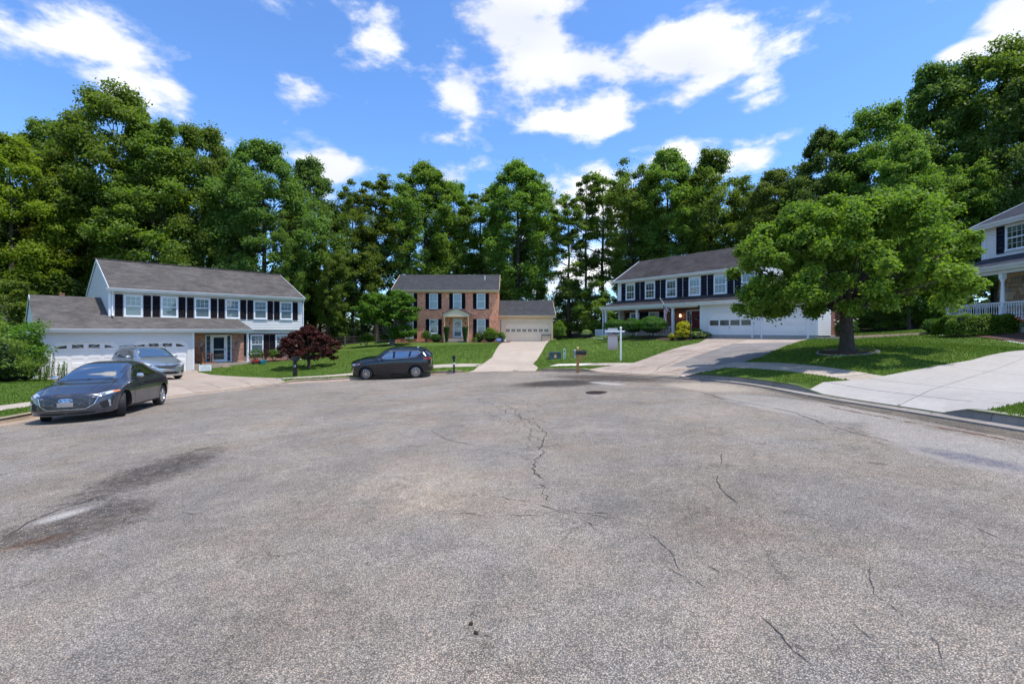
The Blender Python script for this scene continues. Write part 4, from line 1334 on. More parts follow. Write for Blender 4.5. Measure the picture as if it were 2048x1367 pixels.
garage_door(hl, 4.12, 6.93, .06, 0.02, 2.1, 'white_garage', 'white_trim', cols=4, wallmat=WS)
# garage roof and the porch roof are one slope
m_ = MB()
slope(m_, (-.09, -.35, 2.86), (10.75, -.35, 2.86), (-.09, 1.2, 3.66), (10.25, 1.2, 3.66))
slope(m_, (-.09, 1.2, 3.66), (3.2, 1.2, 3.66), (-.09, 4, 4.9), (3.2, 4, 4.9))
slope(m_, (3.2, 8.1, 2.9), (-.09, 8.1, 2.9), (3.2, 4, 4.9), (-.09, 4, 4.9))
# end slope of the porch roof
m_.poly([(10.75, -.35, 2.86), (10.75, 1.2, 2.86), (10.25, 1.2, 3.66)])
obj('roof', m_, 'shingle_brown', hl)
gutter(hl, -.1, 10.77, -.36, 2.86)
board(hl, 'fascia', -.09, 10.74, -.35, -.33, 2.66, 2.80, 'gutter_white')
board(hl, 'soffit', -.05, 10.72, -.33, 1.35, 2.74, 2.78, 'white_trim')
for (a, b) in (((-.075, -.37, 2.80), (-.075, 4, 4.83)), ((-.075, 4, 4.83), (-.075, 8.1, 2.84))):
    m_ = MB(); m_.beam(a, b, .03, .16); obj('rake_board', m_, 'gutter_white', hl)
downspout(hl, -.08, -.03, 2.8, 0, eave=.3)
# two-storey block
U0, U1 = 3.2, 14.9
obj('upper_wall', siding([(U0, 3.5), (U1, 3.5), (U1, 5.3), (U0, 5.3)], 1.2, exp=EX), WS, hl)
obj('overhang_wall', siding([(10.3, 2.86), (U1, 2.86), (U1, 3.5), (10.1, 3.5)], 1.2, exp=EX), WS, hl)
obj('gable_wall', siding([(1.2, 2.8), (9.8, 2.8), (9.8, 5.25), (5.5, 7.35), (1.2, 5.25)], U0, 'x', -1, EX), WS, hl)
board(hl, 'corner_board', U0 - .035, U0 + .08, 1.155, 1.1775, 3.5, 5.3, 'white_trim')
board(hl, 'corner_board', U1 - .08, U1 + .03, 1.155, 1.1775, 2.86, 5.3, 'white_trim')
m_ = MB()
slope(m_, (U0 - .07, .85, 5.33), (U1 + .15, .85, 5.33), (U0 - .07, 5.5, 7.55), (U1 + .15, 5.5, 7.55))
slope(m_, (U1 + .15, 9.9, 5.33), (U0 - .07, 9.9, 5.33), (U1 + .15, 5.5, 7.55), (U0 - .07, 5.5, 7.55))
obj('roof', m_, 'shingle_brown', hl)
m_ = MB(); m_.beam((U0 - .15, 5.5, 7.57), (U1 + .15, 5.5, 7.57), .25, .04); obj('ridge_cap', m_, 'shingle_brown', hl)
gutter(hl, U0 - .17, U1 + .17, .84, 5.33)
board(hl, 'fascia', U0 - .15, U1 + .15, .85, .87, 5.14, 5.27, 'gutter_white')
board(hl, 'soffit', U0 - .14, U1 + .14, .87, 1.3, 5.22, 5.25, 'white_trim')
for xx in (U0 - .06, U1 + .13):
    for (a, b) in (((xx, .84, 5.25), (xx, 5.5, 7.46)), ((xx, 5.5, 7.46), (xx, 9.9, 5.26))):
        m_ = MB(); m_.beam(a, b, .03, .18); obj('rake_board', m_, 'gutter_white', hl)
downspout(hl, U0 + .14, 1.17, 5.22, 3.62, eave=.28)
downspout(hl, U1 + .10, 1.17, 5.22, 2.9, eave=.28)
for i in range(6):
    cx = 4.36 + 1.87 * i
    window(hl, cx, 1.176, 3.62, 4.98, .93, 3, 2, 'light')
    shutter(hl, cx - .70, 1.175, 3.6, 5.0, .38, 'plum_shutter'); shutter(hl, cx + .70, 1.175, 3.6, 5.0, .38, 'plum_shutter')
# lower brick wall
def brickwall(parent, x0, x1, y, z0, z1, mat='brick_old', d=.2, name='brick_wall'):
    mb = MB(); mb.box(x0, x1, y, y + d, z0, z1); return obj(name, mb, mat, parent)
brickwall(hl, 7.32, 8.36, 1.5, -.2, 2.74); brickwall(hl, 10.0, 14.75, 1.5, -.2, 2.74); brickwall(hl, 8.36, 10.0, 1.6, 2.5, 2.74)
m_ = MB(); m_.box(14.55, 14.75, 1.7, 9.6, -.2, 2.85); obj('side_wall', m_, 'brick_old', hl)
board(hl, 'frieze_board', 7.3, 14.85, 1.42, 1.4995, 2.60, 2.78, 'white_trim'); board(hl, 'soffit', 10.2, U1, 1.2, 1.5, 2.82, 2.86, 'white_trim')
board(hl, 'end_trim', 14.72, 14.85, 1.40, 1.55, 2.5, 2.86, 'white_trim')
for cx in (11.71, 13.49):
    window(hl, cx, 1.50, 1.02, 2.48, .90, 3, 3, 'curtain'); shutter(hl, cx - .68, 1.50, .98, 2.5, .38, 'plum_shutter'); shutter(hl, cx + .68, 1.50, .98, 2.5, .38, 'plum_shutter')
# entry
dz = .62
fr = MB()
for (a, b) in ((8.36, 8.43), (8.66, 8.72), (9.93, 10.0), (9.66, 9.72)):
    fr.box(a, b, 1.44, 1.56, dz, 2.5)
fr.box(8.36, 10.0, 1.44, 1.56, 2.42, 2.5); fr.box(8.36, 10.0, 1.40, 1.6, dz - .08, dz)
obj('door_frame', fr, 'white_trim', hl)
for a, b in ((8.43, 8.66), (9.72, 9.93)):
    sl = MB(); sl.box(a, b, 1.50, 1.52, dz, 2.42); s_o = obj('sidelight', sl, 'blue_door', hl)
    mu = MB()
    for k in range(1, 5): mu.box(a + .03, b - .03, 1.485, 1.499, dz + 1.8 * k / 5 - .01, dz + 1.8 * k / 5 + .01)
    obj('muntin', mu, 'blind', s_o)
dr = MB(); dr.box(8.72, 9.66, 1.50, 1.54, dz, 2.42); door = obj('door', dr, 'blue_door', hl)
sd_ = MB()
for q in ((8.72, 8.86, dz, 2.42), (9.52, 9.66, dz, 2.42), (8.86, 9.52, 2.30, 2.42), (8.86, 9.52, dz, dz + .14), (8.86, 9.52, 1.42, 1.48)): sd_.box(q[0], q[1], 1.455, 1.475, q[2], q[3])
obj('storm_door', sd_, 'white_trim', door)
g_ = MB(); g_.box(8.86, 9.52, 1.463, 1.467, dz + .14, 2.30); obj('pane', g_, 'glass', door)
h_ = MB(); h_.box(9.58, 9.61, 1.42, 1.455, 1.36, 1.56); obj('handle', h_, 'steel_grey', door)
# porch floor, step, post
board(hl, 'porch_floor', 7.32, 10.8, .0, 1.5, .02, .56, 'concrete_old')
board(hl, 'porch_step', 8.9, 10.5, -.38, -.005, -.1, .34, 'concrete_old')
column(hl, 10.6, -.12 + .25, .56, 2.72, .13)
lantern('wall_lamp', hl, 'steel_grey', loc=(10.33, 1.37, 1.85), s=.9)
mb = MB(); mb.lathe([(0, 0), (.08, 0), (.08, -.03), (.05, -.07), (0, -.08)], 12, (9.2, .6, 2.735)); obj('ceiling_lamp', mb, 'steel_grey', hl)
ch = MB(); ch.box(1.3, 1.55, 4.6, 4.85, 4.3, 5.12); obj('chimney', ch, 'soil_red', hl)

# ---------------------------------------------------------------- brick house
hb = house_root(BH, 'brick_house', 'orange brick two storey house with tan pedimented entry and tan garage')
W_ = 11.25
D_ = 7.4
m_ = MB(); m_.box(0, W_, 0, .2, -.3, 5.62); m_.box(0, .2, .2, D_, -.3, 5.62); m_.box(W_ - .2, W_, .2, D_, -.3, 5.62); m_.box(.2, W_ - .2, D_ - .2, D_, -.3, 5.62)
obj('brick_wall', m_, 'brick_red', hb)
obj('gable_wall', siding([(0, 5.62), (D_, 5.62), (D_ / 2, 7.65)], .01, 'x', -1, .13), 'tan_siding', hb)
obj('gable_wall', siding([(0, 5.62), (D_, 5.62), (D_ / 2, 7.65)], W_ - .01, 'x', 1, .13), 'tan_siding', hb)
m_ = MB()
slope(m_, (-.12, -.38, 5.66), (W_ + .12, -.38, 5.66), (-.12, D_ / 2, 7.78), (W_ + .12, D_ / 2, 7.78))
slope(m_, (W_ + .12, D_ + .38, 5.66), (-.12, D_ + .38, 5.66), (W_ + .12, D_ / 2, 7.78), (-.12, D_ / 2, 7.78))
obj('roof', m_, 'shingle_charcoal', hb)
gutter(hb, -.14, W_ + .14, -.39, 5.66, 'tan_trim')
board(hb, 'fascia', -.12, W_ + .12, -.38, -.36, 5.46, 5.58, 'tan_trim'); board(hb, 'soffit', -.1, W_ + .1, -.36, .05, 5.54, 5.57, 'tan_trim')
board(hb, 'frieze_board', 0, W_, -.03, -.001, 5.42, 5.54, 'tan_trim')
for xx in (-.14, W_ + .14):
    for (a, b) in (((xx, -.38, 5.62), (xx, D_ / 2, 7.72)), ((xx, D_ / 2, 7.72), (xx, D_ + .38, 5.62))):
        m_ = MB(); m_.beam(a, b, .03, .16); obj('rake_board', m_, 'tan_trim', hb)
mb = MB(); mb.tube([(9.7, 2.2, 6.8), (9.7, 2.2, 7.5)], .06, 10); obj('vent_pipe', mb, 'white_trim', hb)
BX = [1.72, 4.33, 6.88, 9.42]
for cx in BX:
    window(hb, cx, 0.0, 3.66, 5.34, .92, 3, 2, 'light'); shutter(hb, cx - .67, 0, 3.66, 5.34, .38, 'black_shutter'); shutter(hb, cx + .67, 0, 3.66, 5.34, .38, 'black_shutter')
    board(hb, 'brick_sill', cx - .5, cx + .5, -.05, -.001, 3.56, 3.645, 'brick_dark')
for cx in (BX[0], BX[1] + .02, BX[3] + .02):
    window(hb, cx, 0.0, 1.02, 2.57, .92, 3, 2, 'light')
    board(hb, 'window_panel', cx - .46, cx + .46, -.035, -.001, .50, 1.0, 'white_trim')
    shutter(hb, cx - .67, 0, .50, 2.58, .38, 'black_shutter'); shutter(hb, cx + .67, 0, .50, 2.58, .38, 'black_shutter')
# entry with pediment
ex = 6.93
fr = MB()
for (a, b) in ((ex - .56, ex - .46), (ex + .46, ex + .56)): fr.box(a, b, -.05, .0, .58, 2.72)
fr.box(ex - .46, ex + .46, -.05, 0, 2.62, 2.72); obj('door_frame', fr, 'tan_trim', hb)
dr = MB(); dr.box(ex - .46, ex + .46, -.03, 0, .58, 2.62); door = obj('door', dr, 'lightblue_door', hb)
sd_ = MB()
for q in ((ex - .46, ex - .35, .58, 2.62), (ex + .35, ex + .46, .58, 2.62), (ex - .35, ex + .35, 2.5, 2.62), (ex - .35, ex + .35, .58, .74), (ex - .35, ex + .35, 1.5, 1.58)): sd_.box(q[0], q[1], -.07, -.045, q[2], q[3])
obj('storm_door', sd_, 'white_trim', door)
g_ = MB(); g_.box(ex - .35, ex + .35, -.058, -.054, .74, 2.5); obj('pane', g_, 'glass', door)
PZ = 2.78
m_ = MB(); m_.box(ex - 1.36, ex + 1.36, -1.45, -1.33, PZ, PZ + .26); m_.box(ex - 1.36, ex - 1.26, -1.33, 0, PZ, PZ + .26); m_.box(ex + 1.26, ex + 1.36, -1.33, 0, PZ, PZ + .26)
obj('porch_beam', m_, 'tan_trim', hb)
m_ = MB(); m_.extr([(ex - 1.3, PZ + .26), (ex + 1.3, PZ + .26), (ex, PZ + .80)], 'y', -1.40, -.01); obj('pediment', m_, 'tan_siding', hb)
m_ = MB()
for s_ in (-1, 1):
    m_.beam((ex + s_ * 1.42, -1.44, PZ + .27), (ex, -1.44, PZ + .86), .08, .10)
obj('pediment_trim', m_, 'tan_trim', hb)
m_ = MB()
slope(m_, (ex - 1.5, -1.5, PZ + .30), (ex - 1.5, -.02, PZ + .30), (ex, -1.5, PZ + .94), (ex, -.02, PZ + .94))
slope(m_, (ex + 1.5, -.02, PZ + .30), (ex + 1.5, -1.5, PZ + .30), (ex, -.02, PZ + .94), (ex, -1.5, PZ + .94))
obj('porch_roof', m_, 'shingle_charcoal', hb)
for s_ in (-1, 1): column(hb, ex + s_ * 1.25, -1.36, .05, PZ, .12, 'tan_trim', True)
board(hb, 'porch_floor', ex - 1.1, ex + 1.1, -1.3, 0, -.2, .52, 'concrete_brick')
board(hb, 'porch_step', ex - .95, ex + .95, -1.65, -1.305, -.2, .30, 'concrete_brick'); board(hb, 'porch_step', ex - .95, ex + .95, -2.0, -1.655, -.2, .12, 'concrete_brick')
board(hb, 'stoop_edge', ex - .9, ex + 2.9, -2.45, -2.15, -.2, .08, 'concrete_pale')
for s_ in (-1, 1): lantern('wall_lamp', hb, loc=(ex + s_ * .85, -.13, 2.1), s=.9)
# garage wing
GX0, GX1 = W_, 17.2
GP = 1.0
m_ = MB()
gx = (11.95, 16.85)
for poly in ([(GX0, .14), (gx[0], .14), (gx[0], 2.95), (GX0, 2.95)], [(gx[1], .14), (GX1, .14), (GX1, 2.95), (gx[1], 2.95)], [(gx[0], 2.17), (gx[1], 2.17), (gx[1], 2.95), (gx[0], 2.95)]):
    siding(poly, GP, exp=.125, mb=m_)
obj('garage_wall', m_, 'tan_siding', hb)
obj('gable_wall', siding([(GP, .1), (8, .1), (8, 2.95), (4.5, 4.75), (GP, 2.95)], GX1, 'x', 1, .125), 'tan_siding', hb)
board(hb, 'foundation', GX0, GX1 - .005, GP + .01, 7.9, -.4, .14, 'foundation')
board(hb, 'corner_board', GX1 - .08, GX1 + .03, GP - .035, GP - .0225, .14, 2.95, 'tan_trim')
garage_door(hb, gx[0] + .04, gx[1] - .04, GP + .06, .05, 2.17, 'tan_garage', 'tan_trim', cut=.32, rows=4, style='eight', wallmat='tan_trim')
m_ = MB()
slope(m_, (W_, GP - .35, 2.98), (GX1 + .3, GP - .35, 2.98), (W_, 4.5, 4.88), (GX1 + .3, 4.5, 4.88))
slope(m_, (GX1 + .3, 8.35, 2.98), (W_, 8.35, 2.98), (GX1 + .3, 4.5, 4.88), (W_, 4.5, 4.88))
obj('roof', m_, 'shingle_charcoal', hb)
gutter(hb, W_, GX1 + .32, GP - .36, 2.98, 'tan_trim'); board(hb, 'fascia', W_, GX1 + .3, GP - .35, GP - .33, 2.78, 2.92, 'tan_trim'); board(hb, 'soffit', W_, GX1 + .3, GP - .33, GP + .05, 2.86, 2.89, 'tan_trim')
for (a, b) in (((GX1 + .31, GP - .35, 2.95), (GX1 + .31, 4.5, 4.82)), ((GX1 + .31, 4.5, 4.82), (GX1 + .31, 8.35, 2.95))):
    m_ = MB(); m_.beam(a, b, .03, .16); obj('rake_board', m_, 'tan_trim', hb)
downspout(hb, GX1 - .02, GP - .02, 2.9, .1, 'tan_trim', eave=.3)

# ---------------------------------------------------------------- right white house
hr = house_root(RH, 'white_house', 'white house with long front porch, red door and dark roof behind the spreading tree')
WR = 'white_siding_right'
UA, UB = -.85, 10.75
obj('upper_wall', siding([(UA, 2.9), (UB, 2.9), (UB, 4.72), (UA, 4.72)], 1.2, exp=.115), WR, hr)
obj('gable_wall', siding([(1.2, 0), (7.2, 0), (7.2, 4.7), (4.2, 6.55), (1.2, 4.7)], UA, 'x', -1, .115), WR, hr)
obj('gable_wall', siding([(1.2, 2.4), (7.2, 2.4), (7.2, 4.7), (4.2, 6.55), (1.2, 4.7)], UB, 'x', 1, .115), WR, hr)
board(hr, 'corner_board', UA - .03, UA + .08, 1.155, 1.1775, 2.9, 4.72, 'white_trim'); board(hr, 'corner_board', UB - .08, UB + .03, 1.155, 1.1775, 2.9, 4.72, 'white_trim')
m_ = MB()
slope(m_, (UA - .2, .85, 4.74), (UB + .2, .85, 4.74), (UA - .2, 4.2, 6.72), (UB + .2, 4.2, 6.72))
slope(m_, (UB + .2, 7.55, 4.74), (UA - .2, 7.55, 4.74), (UB + .2, 4.2, 6.72), (UA - .2, 4.2, 6.72))
obj('roof', m_, 'shingle_dark', hr)
gutter(hr, UA - .22, UB + .22, .84, 4.74); board(hr, 'fascia', UA - .2, UB + .2, .85, .87, 4.56, 4.68, 'gutter_white'); board(hr, 'soffit', UA - .18, UB + .18, .87, 1.3, 4.63, 4.66, 'white_trim')
for xx in (UA - .22, UB + .22):
    for (a, b) in (((xx, .84, 4.71), (xx, 4.2, 6.66)), ((xx, 4.2, 6.66), (xx, 7.55, 4.71))):
        m_ = MB(); m_.beam(a, b, .03, .17); obj('rake_board', m_, 'gutter_white', hr)
for i in range(6):
    cx = .45 + 1.94 * i
    window(hr, cx, 1.176, 3.12, 4.42, .93, 3, 2, 'dark', 2)
    shutter(hr, cx - .72, 1.175, 3.05, 4.5, .42, 'navy_shutter'); shutter(hr, cx + .72, 1.175, 3.05, 4.5, .42, 'navy_shutter')
# porch roof
m_ = MB()
slope(m_, (-1.35, -.45, 2.55), (14.95, -.45, 2.55), (-.75, 1.2, 3.12), (14.95, 1.2, 3.12))
m_.poly([(-1.35, -.45, 2.55), (-.75, 1.2, 3.12), (-1.35, 2.6, 2.55)])
slope(m_, (UB + .2, 1.2, 3.12), (14.95, 1.2, 3.12), (UB + .2, 4.0, 4.3), (14.95, 4.0, 4.3)); slope(m_, (14.95, 4.7, 4.0), (UB + .2, 4.7, 4.0), (14.95, 4.0, 4.3), (UB + .2, 4.0, 4.3))
obj('porch_roof', m_, 'shingle_dark', hr)
gutter(hr, -1.37, 14.97, -.46, 2.55); board(hr, 'fascia', -1.35, 14.95, -.45, -.43, 2.33, 2.48, 'gutter_white'); board(hr, 'soffit', -1.33, 14.9, -.43, 1.5, 2.44, 2.47, 'white_trim')
board(hr, 'porch_beam', -1.2, 7.3, -.16, -.04, 2.24, 2.44, 'white_trim')
downspout(hr, -1.28, -.15, 2.4, .05, eave=.28)
# brick wall behind the porch
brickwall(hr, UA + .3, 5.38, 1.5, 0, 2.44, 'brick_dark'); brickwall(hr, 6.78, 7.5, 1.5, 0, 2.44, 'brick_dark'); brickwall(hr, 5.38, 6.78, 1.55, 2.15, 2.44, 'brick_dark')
for cx in (.62, 2.5):
    window(hr, cx, 1.50, .75, 2.1, .95, 3, 2, 'dark', 2, rows_low=2) if False else window(hr, cx, 1.50, .75, 2.1, .95, 3, 2, 'dark', 2)
    shutter(hr, cx - .74, 1.5, .72, 2.12, .42, 'navy_shutter'); shutter(hr, cx + .74, 1.5, .72, 2.12, .42, 'navy_shutter')
fr = MB()
for (a, b) in ((5.38, 5.46), (5.74, 5.81), (6.70, 6.78)): fr.box(a, b, 1.46, 1.56, .22, 2.15)
fr.box(5.38, 6.78, 1.46, 1.56, 2.05, 2.15); obj('door_frame', fr, 'white_trim', hr)
sl = MB(); sl.box(5.46, 5.74, 1.52, 1.54, .22, 2.05); s_o = obj('sidelight', sl, 'window_black', hr)
mu = MB()
for k in range(1, 5): mu.box(5.48, 5.72, 1.505, 1.519, .22 + 1.8 * k / 5 - .012, .22 + 1.8 * k / 5 + .012)
mu.box(5.59, 5.61, 1.503, 1.517, .22, 2.05); obj('muntin', mu, 'white_trim', s_o)
dr = MB(); dr.box(5.81, 6.70, 1.52, 1.56, .22, 2.05)
for (a, b, c_, d_) in ((5.9, 6.2, .4, .95), (6.3, 6.6, .4, .95), (5.9, 6.2, 1.1, 1.9), (6.3, 6.6, 1.1, 1.9)): dr.box(a, b, 1.505, 1.5195, c_, d_)
door = obj('door', dr, 'red_door', hr)
h_ = MB(); h_.lathe([(0, -.05), (.03, -.04), (.03, -.02), (.01, 0)], 8, (5.87, 1.51, 1.08), 'y'); obj('handle', h_, 'chrome', door)
board(hr, 'porch_floor', -1.2, 7.45, -.25, 1.5, -.1, .20, 'concrete_right')
for x in (-1.05, 2.15, 5.35): column(hr, x, -.1, .20, 2.26, .15)
rail = MB(); rail.box(-.97, 5.27, -.14, -.06, .88, .94); rail.box(-.97, 5.27, -.13, -.07, .30, .35); ro = obj('railing', rail, 'white_trim', hr)
bme = MB(); bme.box(-.018, .018, -.018, .018, 0, .53); bme = bme.build('baluster', 'white_trim')
x = -.85
while x < 5.2:
    if abs(x - 2.15) > .12: obj('baluster', bme, parent=ro, loc=(x, -.1, .35))
    x += .135
lw = lantern('wall_lamp', hr, loc=(4.95, 1.36, 1.72), glass='lamp_glow', s=.9)
mb = MB(); mb.lathe([(0, 0), (.08, 0), (.08, -.03), (0, -.06)], 12, (6.1, .5, 2.435)); obj('ceiling_lamp', mb, 'steel_grey', hr)
# garage part
m_ = MB()
for poly in ([(7.45, .35), (7.95, .35), (7.95, 2.44), (7.45, 2.44)], [(11.05, .35), (11.5, .35), (11.5, 2.44), (11.05, 2.44)], [(14.2, .35), (14.65, .35), (14.65, 2.44), (14.2, 2.44)], [(7.95, 1.85), (11.05, 1.85), (11.05, 2.44), (7.95, 2.44)], [(11.5, 1.85), (14.2, 1.85), (14.2, 2.44), (11.5, 2.44)]):
    siding(poly, 0, exp=.115, mb=m_)
obj('garage_wall', m_, WR, hr)
obj('side_wall', siding([(0, .35), (1.75, .35), (1.75, 2.44), (0, 2.44)], 14.65, 'x', 1, .115), WR, hr)
m_ = MB(); m_.box(14.3, 14.62, 1.76, 4.2, 0, 3.0); m_.box(14.62, 14.95, 2.7, 3.5, 0, 4.9); obj('chimney', m_, 'brick_dark', hr)
board(hr, 'corner_board', 7.42, 7.52, -.035, 1.5, .35, 2.44, 'white_trim'); board(hr, 'corner_board', 14.57, 14.69, -.035, .05, .35, 2.44, 'white_trim')
board(hr, 'foundation', 7.46, 14.64, .005, 4.2, -.4, .35, 'foundation'); board(hr, 'rear_wall', 10.8, 14.6, 4.2, 4.35, -.4, 4.0, 'foundation')
garage_door(hr, 8.07, 10.93, .06, .02, 1.83, 'white_garage', 'white_trim', cut=.34, rows=4, style='two', wallmat=WR)
garage_door(hr, 11.6, 14.1, .06, .02, 1.83, 'white_garage', 'white_trim', cut=.05, rows=4, style='plain', wallmat=WR)

# ---------------------------------------------------------------- house at the right edge
hp = house_root(PH, 'white_house', 'white sided house with stone entry and turned porch balusters at the right edge')
obj('upper_wall', siding([(0, 3.5), (12, 3.5), (12, 5.28), (0, 5.28)], 0, exp=.115), WR, hp)
obj('gable_wall', siding([(0, 3.0), (8, 3.0), (8, 5.28), (4, 7.3), (0, 5.28)], 0, 'x', -1, .115), WR, hp)
board(hp, 'corner_board', -.035, .08, -.045, -.0225, 3.5, 5.28, 'white_trim')
m_ = MB()
slope(m_, (-.35, -.45, 5.30), (12.3, -.45, 5.30), (-.35, 4, 7.55), (12.3, 4, 7.55)); slope(m_, (12.3, 8.45, 5.3), (-.35, 8.45, 5.3), (12.3, 4, 7.55), (-.35, 4, 7.55))
obj('roof', m_, 'shingle_blue', hp)
gutter(hp, -.37, 12.3, -.46, 5.30); board(hp, 'fascia', -.35, 12.3, -.45, -.43, 5.08, 5.24, 'gutter_white'); board(hp, 'soffit', -.33, 12.3, -.43, .05, 5.18, 5.21, 'white_trim')
m_ = MB(); m_.beam((-.37, -.45, 5.26), (-.37, 4, 7.48), .03, .17); obj('rake_board', m_, 'gutter_white', hp)
m_ = MB(); m_.beam((-.30, -.42, 5.14), (-.06, -.08, 4.85), .07, .07); m_.beam((-.06, -.08, 4.9), (-.06, -.08, 3.45), .07, .07, up=(0, 1, 0)); obj('downspout', m_, 'gutter_white', hp)
window(hp, 1.95, -.022, 3.72, 5.06, 1.28, 4, 2, 'dark', 2); window(hp, 3.25, -.022, 3.72, 5.06, 1.28, 4, 2, 'dark', 2)
shutter(hp, 1.0, -.024, 3.66, 5.1, .46, 'navy_shutter'); window(hp, 6.3, -.022, 3.72, 5.06, 1.0, 3, 2, 'dark', 2)
m_ = MB()
slope(m_, (.55, -2.2, 2.72), (12.3, -2.2, 2.72), (.02, 0, 3.52), (12.3, 0, 3.52))
obj('porch_roof', m_, 'shingle_blue', hp)
gutter(hp, .53, 12.3, -2.21, 2.72); board(hp, 'fascia', .55, 12.3, -2.2, -2.18, 2.50, 2.66, 'gutter_white'); board(hp, 'soffit', .5, 12.3, -2.18, .3, 2.60, 2.63, 'white_trim')
m_ = MB(); m_.extr([(-2.18, 2.62), (0, 2.62), (0, 3.46), (-2.18, 2.70)], 'x', .40, .43); obj('fascia', m_, 'gutter_white', hp)
board(hp, 'porch_beam', .6, 12.2, -1.98, -1.78, 2.34, 2.60, 'white_trim')
# stone facing: laid stones, each its own piece
board(hp, 'side_wall', .75, .98, .1, 6, -.8, 2.6, 'stone_grey')
stone_root = board(hp, 'stone_wall', .75, 2.35, .10, .3, -.8, 2.6, 'stone_grey')
rr = random.Random(3)
z = -.1; sm = []
while z < 2.58:
    hh = rr.choice((.10, .14, .19, .24)); x = .76
    while x < 2.30:
        ww = rr.choice((.18, .26, .36, .48)); ww = min(ww, 2.34 - x)
        if ww > .06 and z + hh < 2.6:
            mb = MB(); dd = rr.uniform(.02, .05)
            a, b, c_, e_ = x + .008, x + ww - .008, z + .008, z + hh - .008; i_ = .014
            mb.mesh([(a, .099, c_), (b, .099, c_), (b, .099, e_), (a, .099, e_), (a + i_, .1 - dd, c_ + i_), (b - i_, .1 - dd, c_ + i_ * rr.random()), (b - i_, .1 - dd, e_ - i_), (a + i_ * rr.random(), .1 - dd, e_ - i_)],
                    [(4, 5, 6, 7), (0, 1, 5, 4), (1, 2, 6, 5), (2, 3, 7, 6), (3, 0, 4, 7)])
            obj('stone', mb, rr.choice(('stone_tan', 'stone_brown', 'stone_tan', 'stone_grey')), stone_root)
        x += ww
    z += hh
dr = MB(); dr.box(2.35, 2.45, .02, .2, 0, 2.3); dr.box(3.5, 3.6, .02, .2, 0, 2.3); dr.box(2.45, 3.5, .02, .2, 2.2, 2.3); obj('door_frame', dr, 'white_trim', hp)
dr = MB(); dr.box(2.45, 3.5, .12, .18, 0, 2.2); obj('door', dr, 'window_black', hp)
board(hp, 'lower_wall', 3.6, 12, .1, .3, -.8, 2.6, 'stone_grey')
board(hp, 'porch_floor', 0, 12, -2.0, .1, -.9, 0, 'foundation')
rail = MB(); rail.box(.15, 12, -1.93, -1.83, .90, .96); rail.box(.15, 12, -1.91, -1.85, .08, .13)
rail.box(.05, .17, -1.97, -1.79, 0, 1.02); ro = obj('railing', rail, 'white_trim', hp)
rail = MB(); rail.box(.07, .15, -1.79, .1, .90, .96); rail.box(.08, .14, -1.79, .1, .08, .13); obj('railing', rail, 'white_trim', hp)
bm_ = MB(); bm_.box(-.024, .024, -.024, .024, 0, .16); bm_.box(-.024, .024, -.024, .024, .64, .77)
bm_.lathe([(.024, .16), (.012, .19), (.026, .27), (.014, .36), (.011, .5), (.018, .6), (.024, .64)], 8); bm_ = bm_.build('baluster', 'white_trim')
x = .28
while x < 9:
    if abs(x - 3.46) > .15: obj('baluster', bm_, parent=ro, loc=(x, -1.88, .13))
    x += .135
for yy in [-1.62 + .14 * k for k in range(12)]: obj('baluster', bm_, parent=ro, loc=(.11, yy, .13))
for x in (3.46, 6.7, 9.9): column(hp, x, -1.88, 0, 2.36, .2, 'white_trim', True)
# ================================================================ VEHICLES
def paint(name, col, metal=.55, flake=.08, rough=.28, dirty=.5):
    m, t, b = newmat(name)
    tcn = N(t, 'ShaderNodeTexCoord')
    nz = N(t, 'ShaderNodeTexNoise', inp={'Scale': 900.0, 'Detail': 1.0}); L(t, tcn.outputs['Object'], nz.inputs['Vector'])
    dirt = N(t, 'ShaderNodeTexNoise', inp={'Scale': 2.2, 'Detail': 7.0, 'Roughness': .7}); L(t, tcn.outputs['Object'], dirt.inputs['Vector'])
    c = mix(t, 1.0, col, ramp(t, nz.outputs[0], [(.3, 1 - flake), (.7, 1 + flake)]), 'MULTIPLY')
    sx = N(t, 'ShaderNodeSeparateXYZ'); L(t, tcn.outputs['Object'], sx.inputs[0])
    low = N(t, 'ShaderNodeMapRange', inp={1: .55, 2: .15, 3: 0.0, 4: dirty}); L(t, sx.outputs[2], low.inputs[0])
    df = mathn(t, 'MULTIPLY', low.outputs[0], ramp(t, dirt.outputs[0], [(.35, 0.2), (.7, 1.0)]))
    c = mix(t, df, c, (.16, .14, .12))
    L(t, c, b.inputs['Base Color'])
    b.inputs['Metallic'].default_value = metal
    L(t, mathn(t, 'ADD', mathn(t, 'MULTIPLY', ramp(t, dirt.outputs[0], [(.4, 0.0), (.8, 1.0)]), .08), rough), b.inputs['Roughness'])
    b.inputs['Coat Weight'].default_value = .9; b.inputs['Coat Roughness'].default_value = .035
paint('paint_grey', (.062, .066, .084), .6, .08, .22, .35)
paint('paint_black', (.003, .004, .008), .1, .05, .14, .10)
paint('paint_silver', (.36, .40, .43), .7)
plain('car_glass', (.010, .013, .015), .02, spec=1.0, var=.02, coat=1.0)
plain('car_glass_green', (.03, .045, .042), .03, spec=1.0, var=.02, coat=.6)
plain('headlamp', (.55, .58, .60), .10, spec=.9, var=.25, vs=25, coat=1.0)
plain('headlamp_dark', (.10, .11, .12), .10, spec=.9, var=.4, vs=25, coat=1.0)
plain('amber', (.65, .18, .03), .2, coat=1.0)
plain('tail_red', (.28, .008, .012), .15, coat=1.0)
plain('plate_grey', (.24, .22, .22), .8, var=.12, vs=8)
plain('rim_silver', (.62, .63, .64), .22, metal=.9, var=.06)
plain('rim_dark', (.06, .06, .065), .4, metal=.5)
plain('seam_black', (.006, .006, .006), .7)
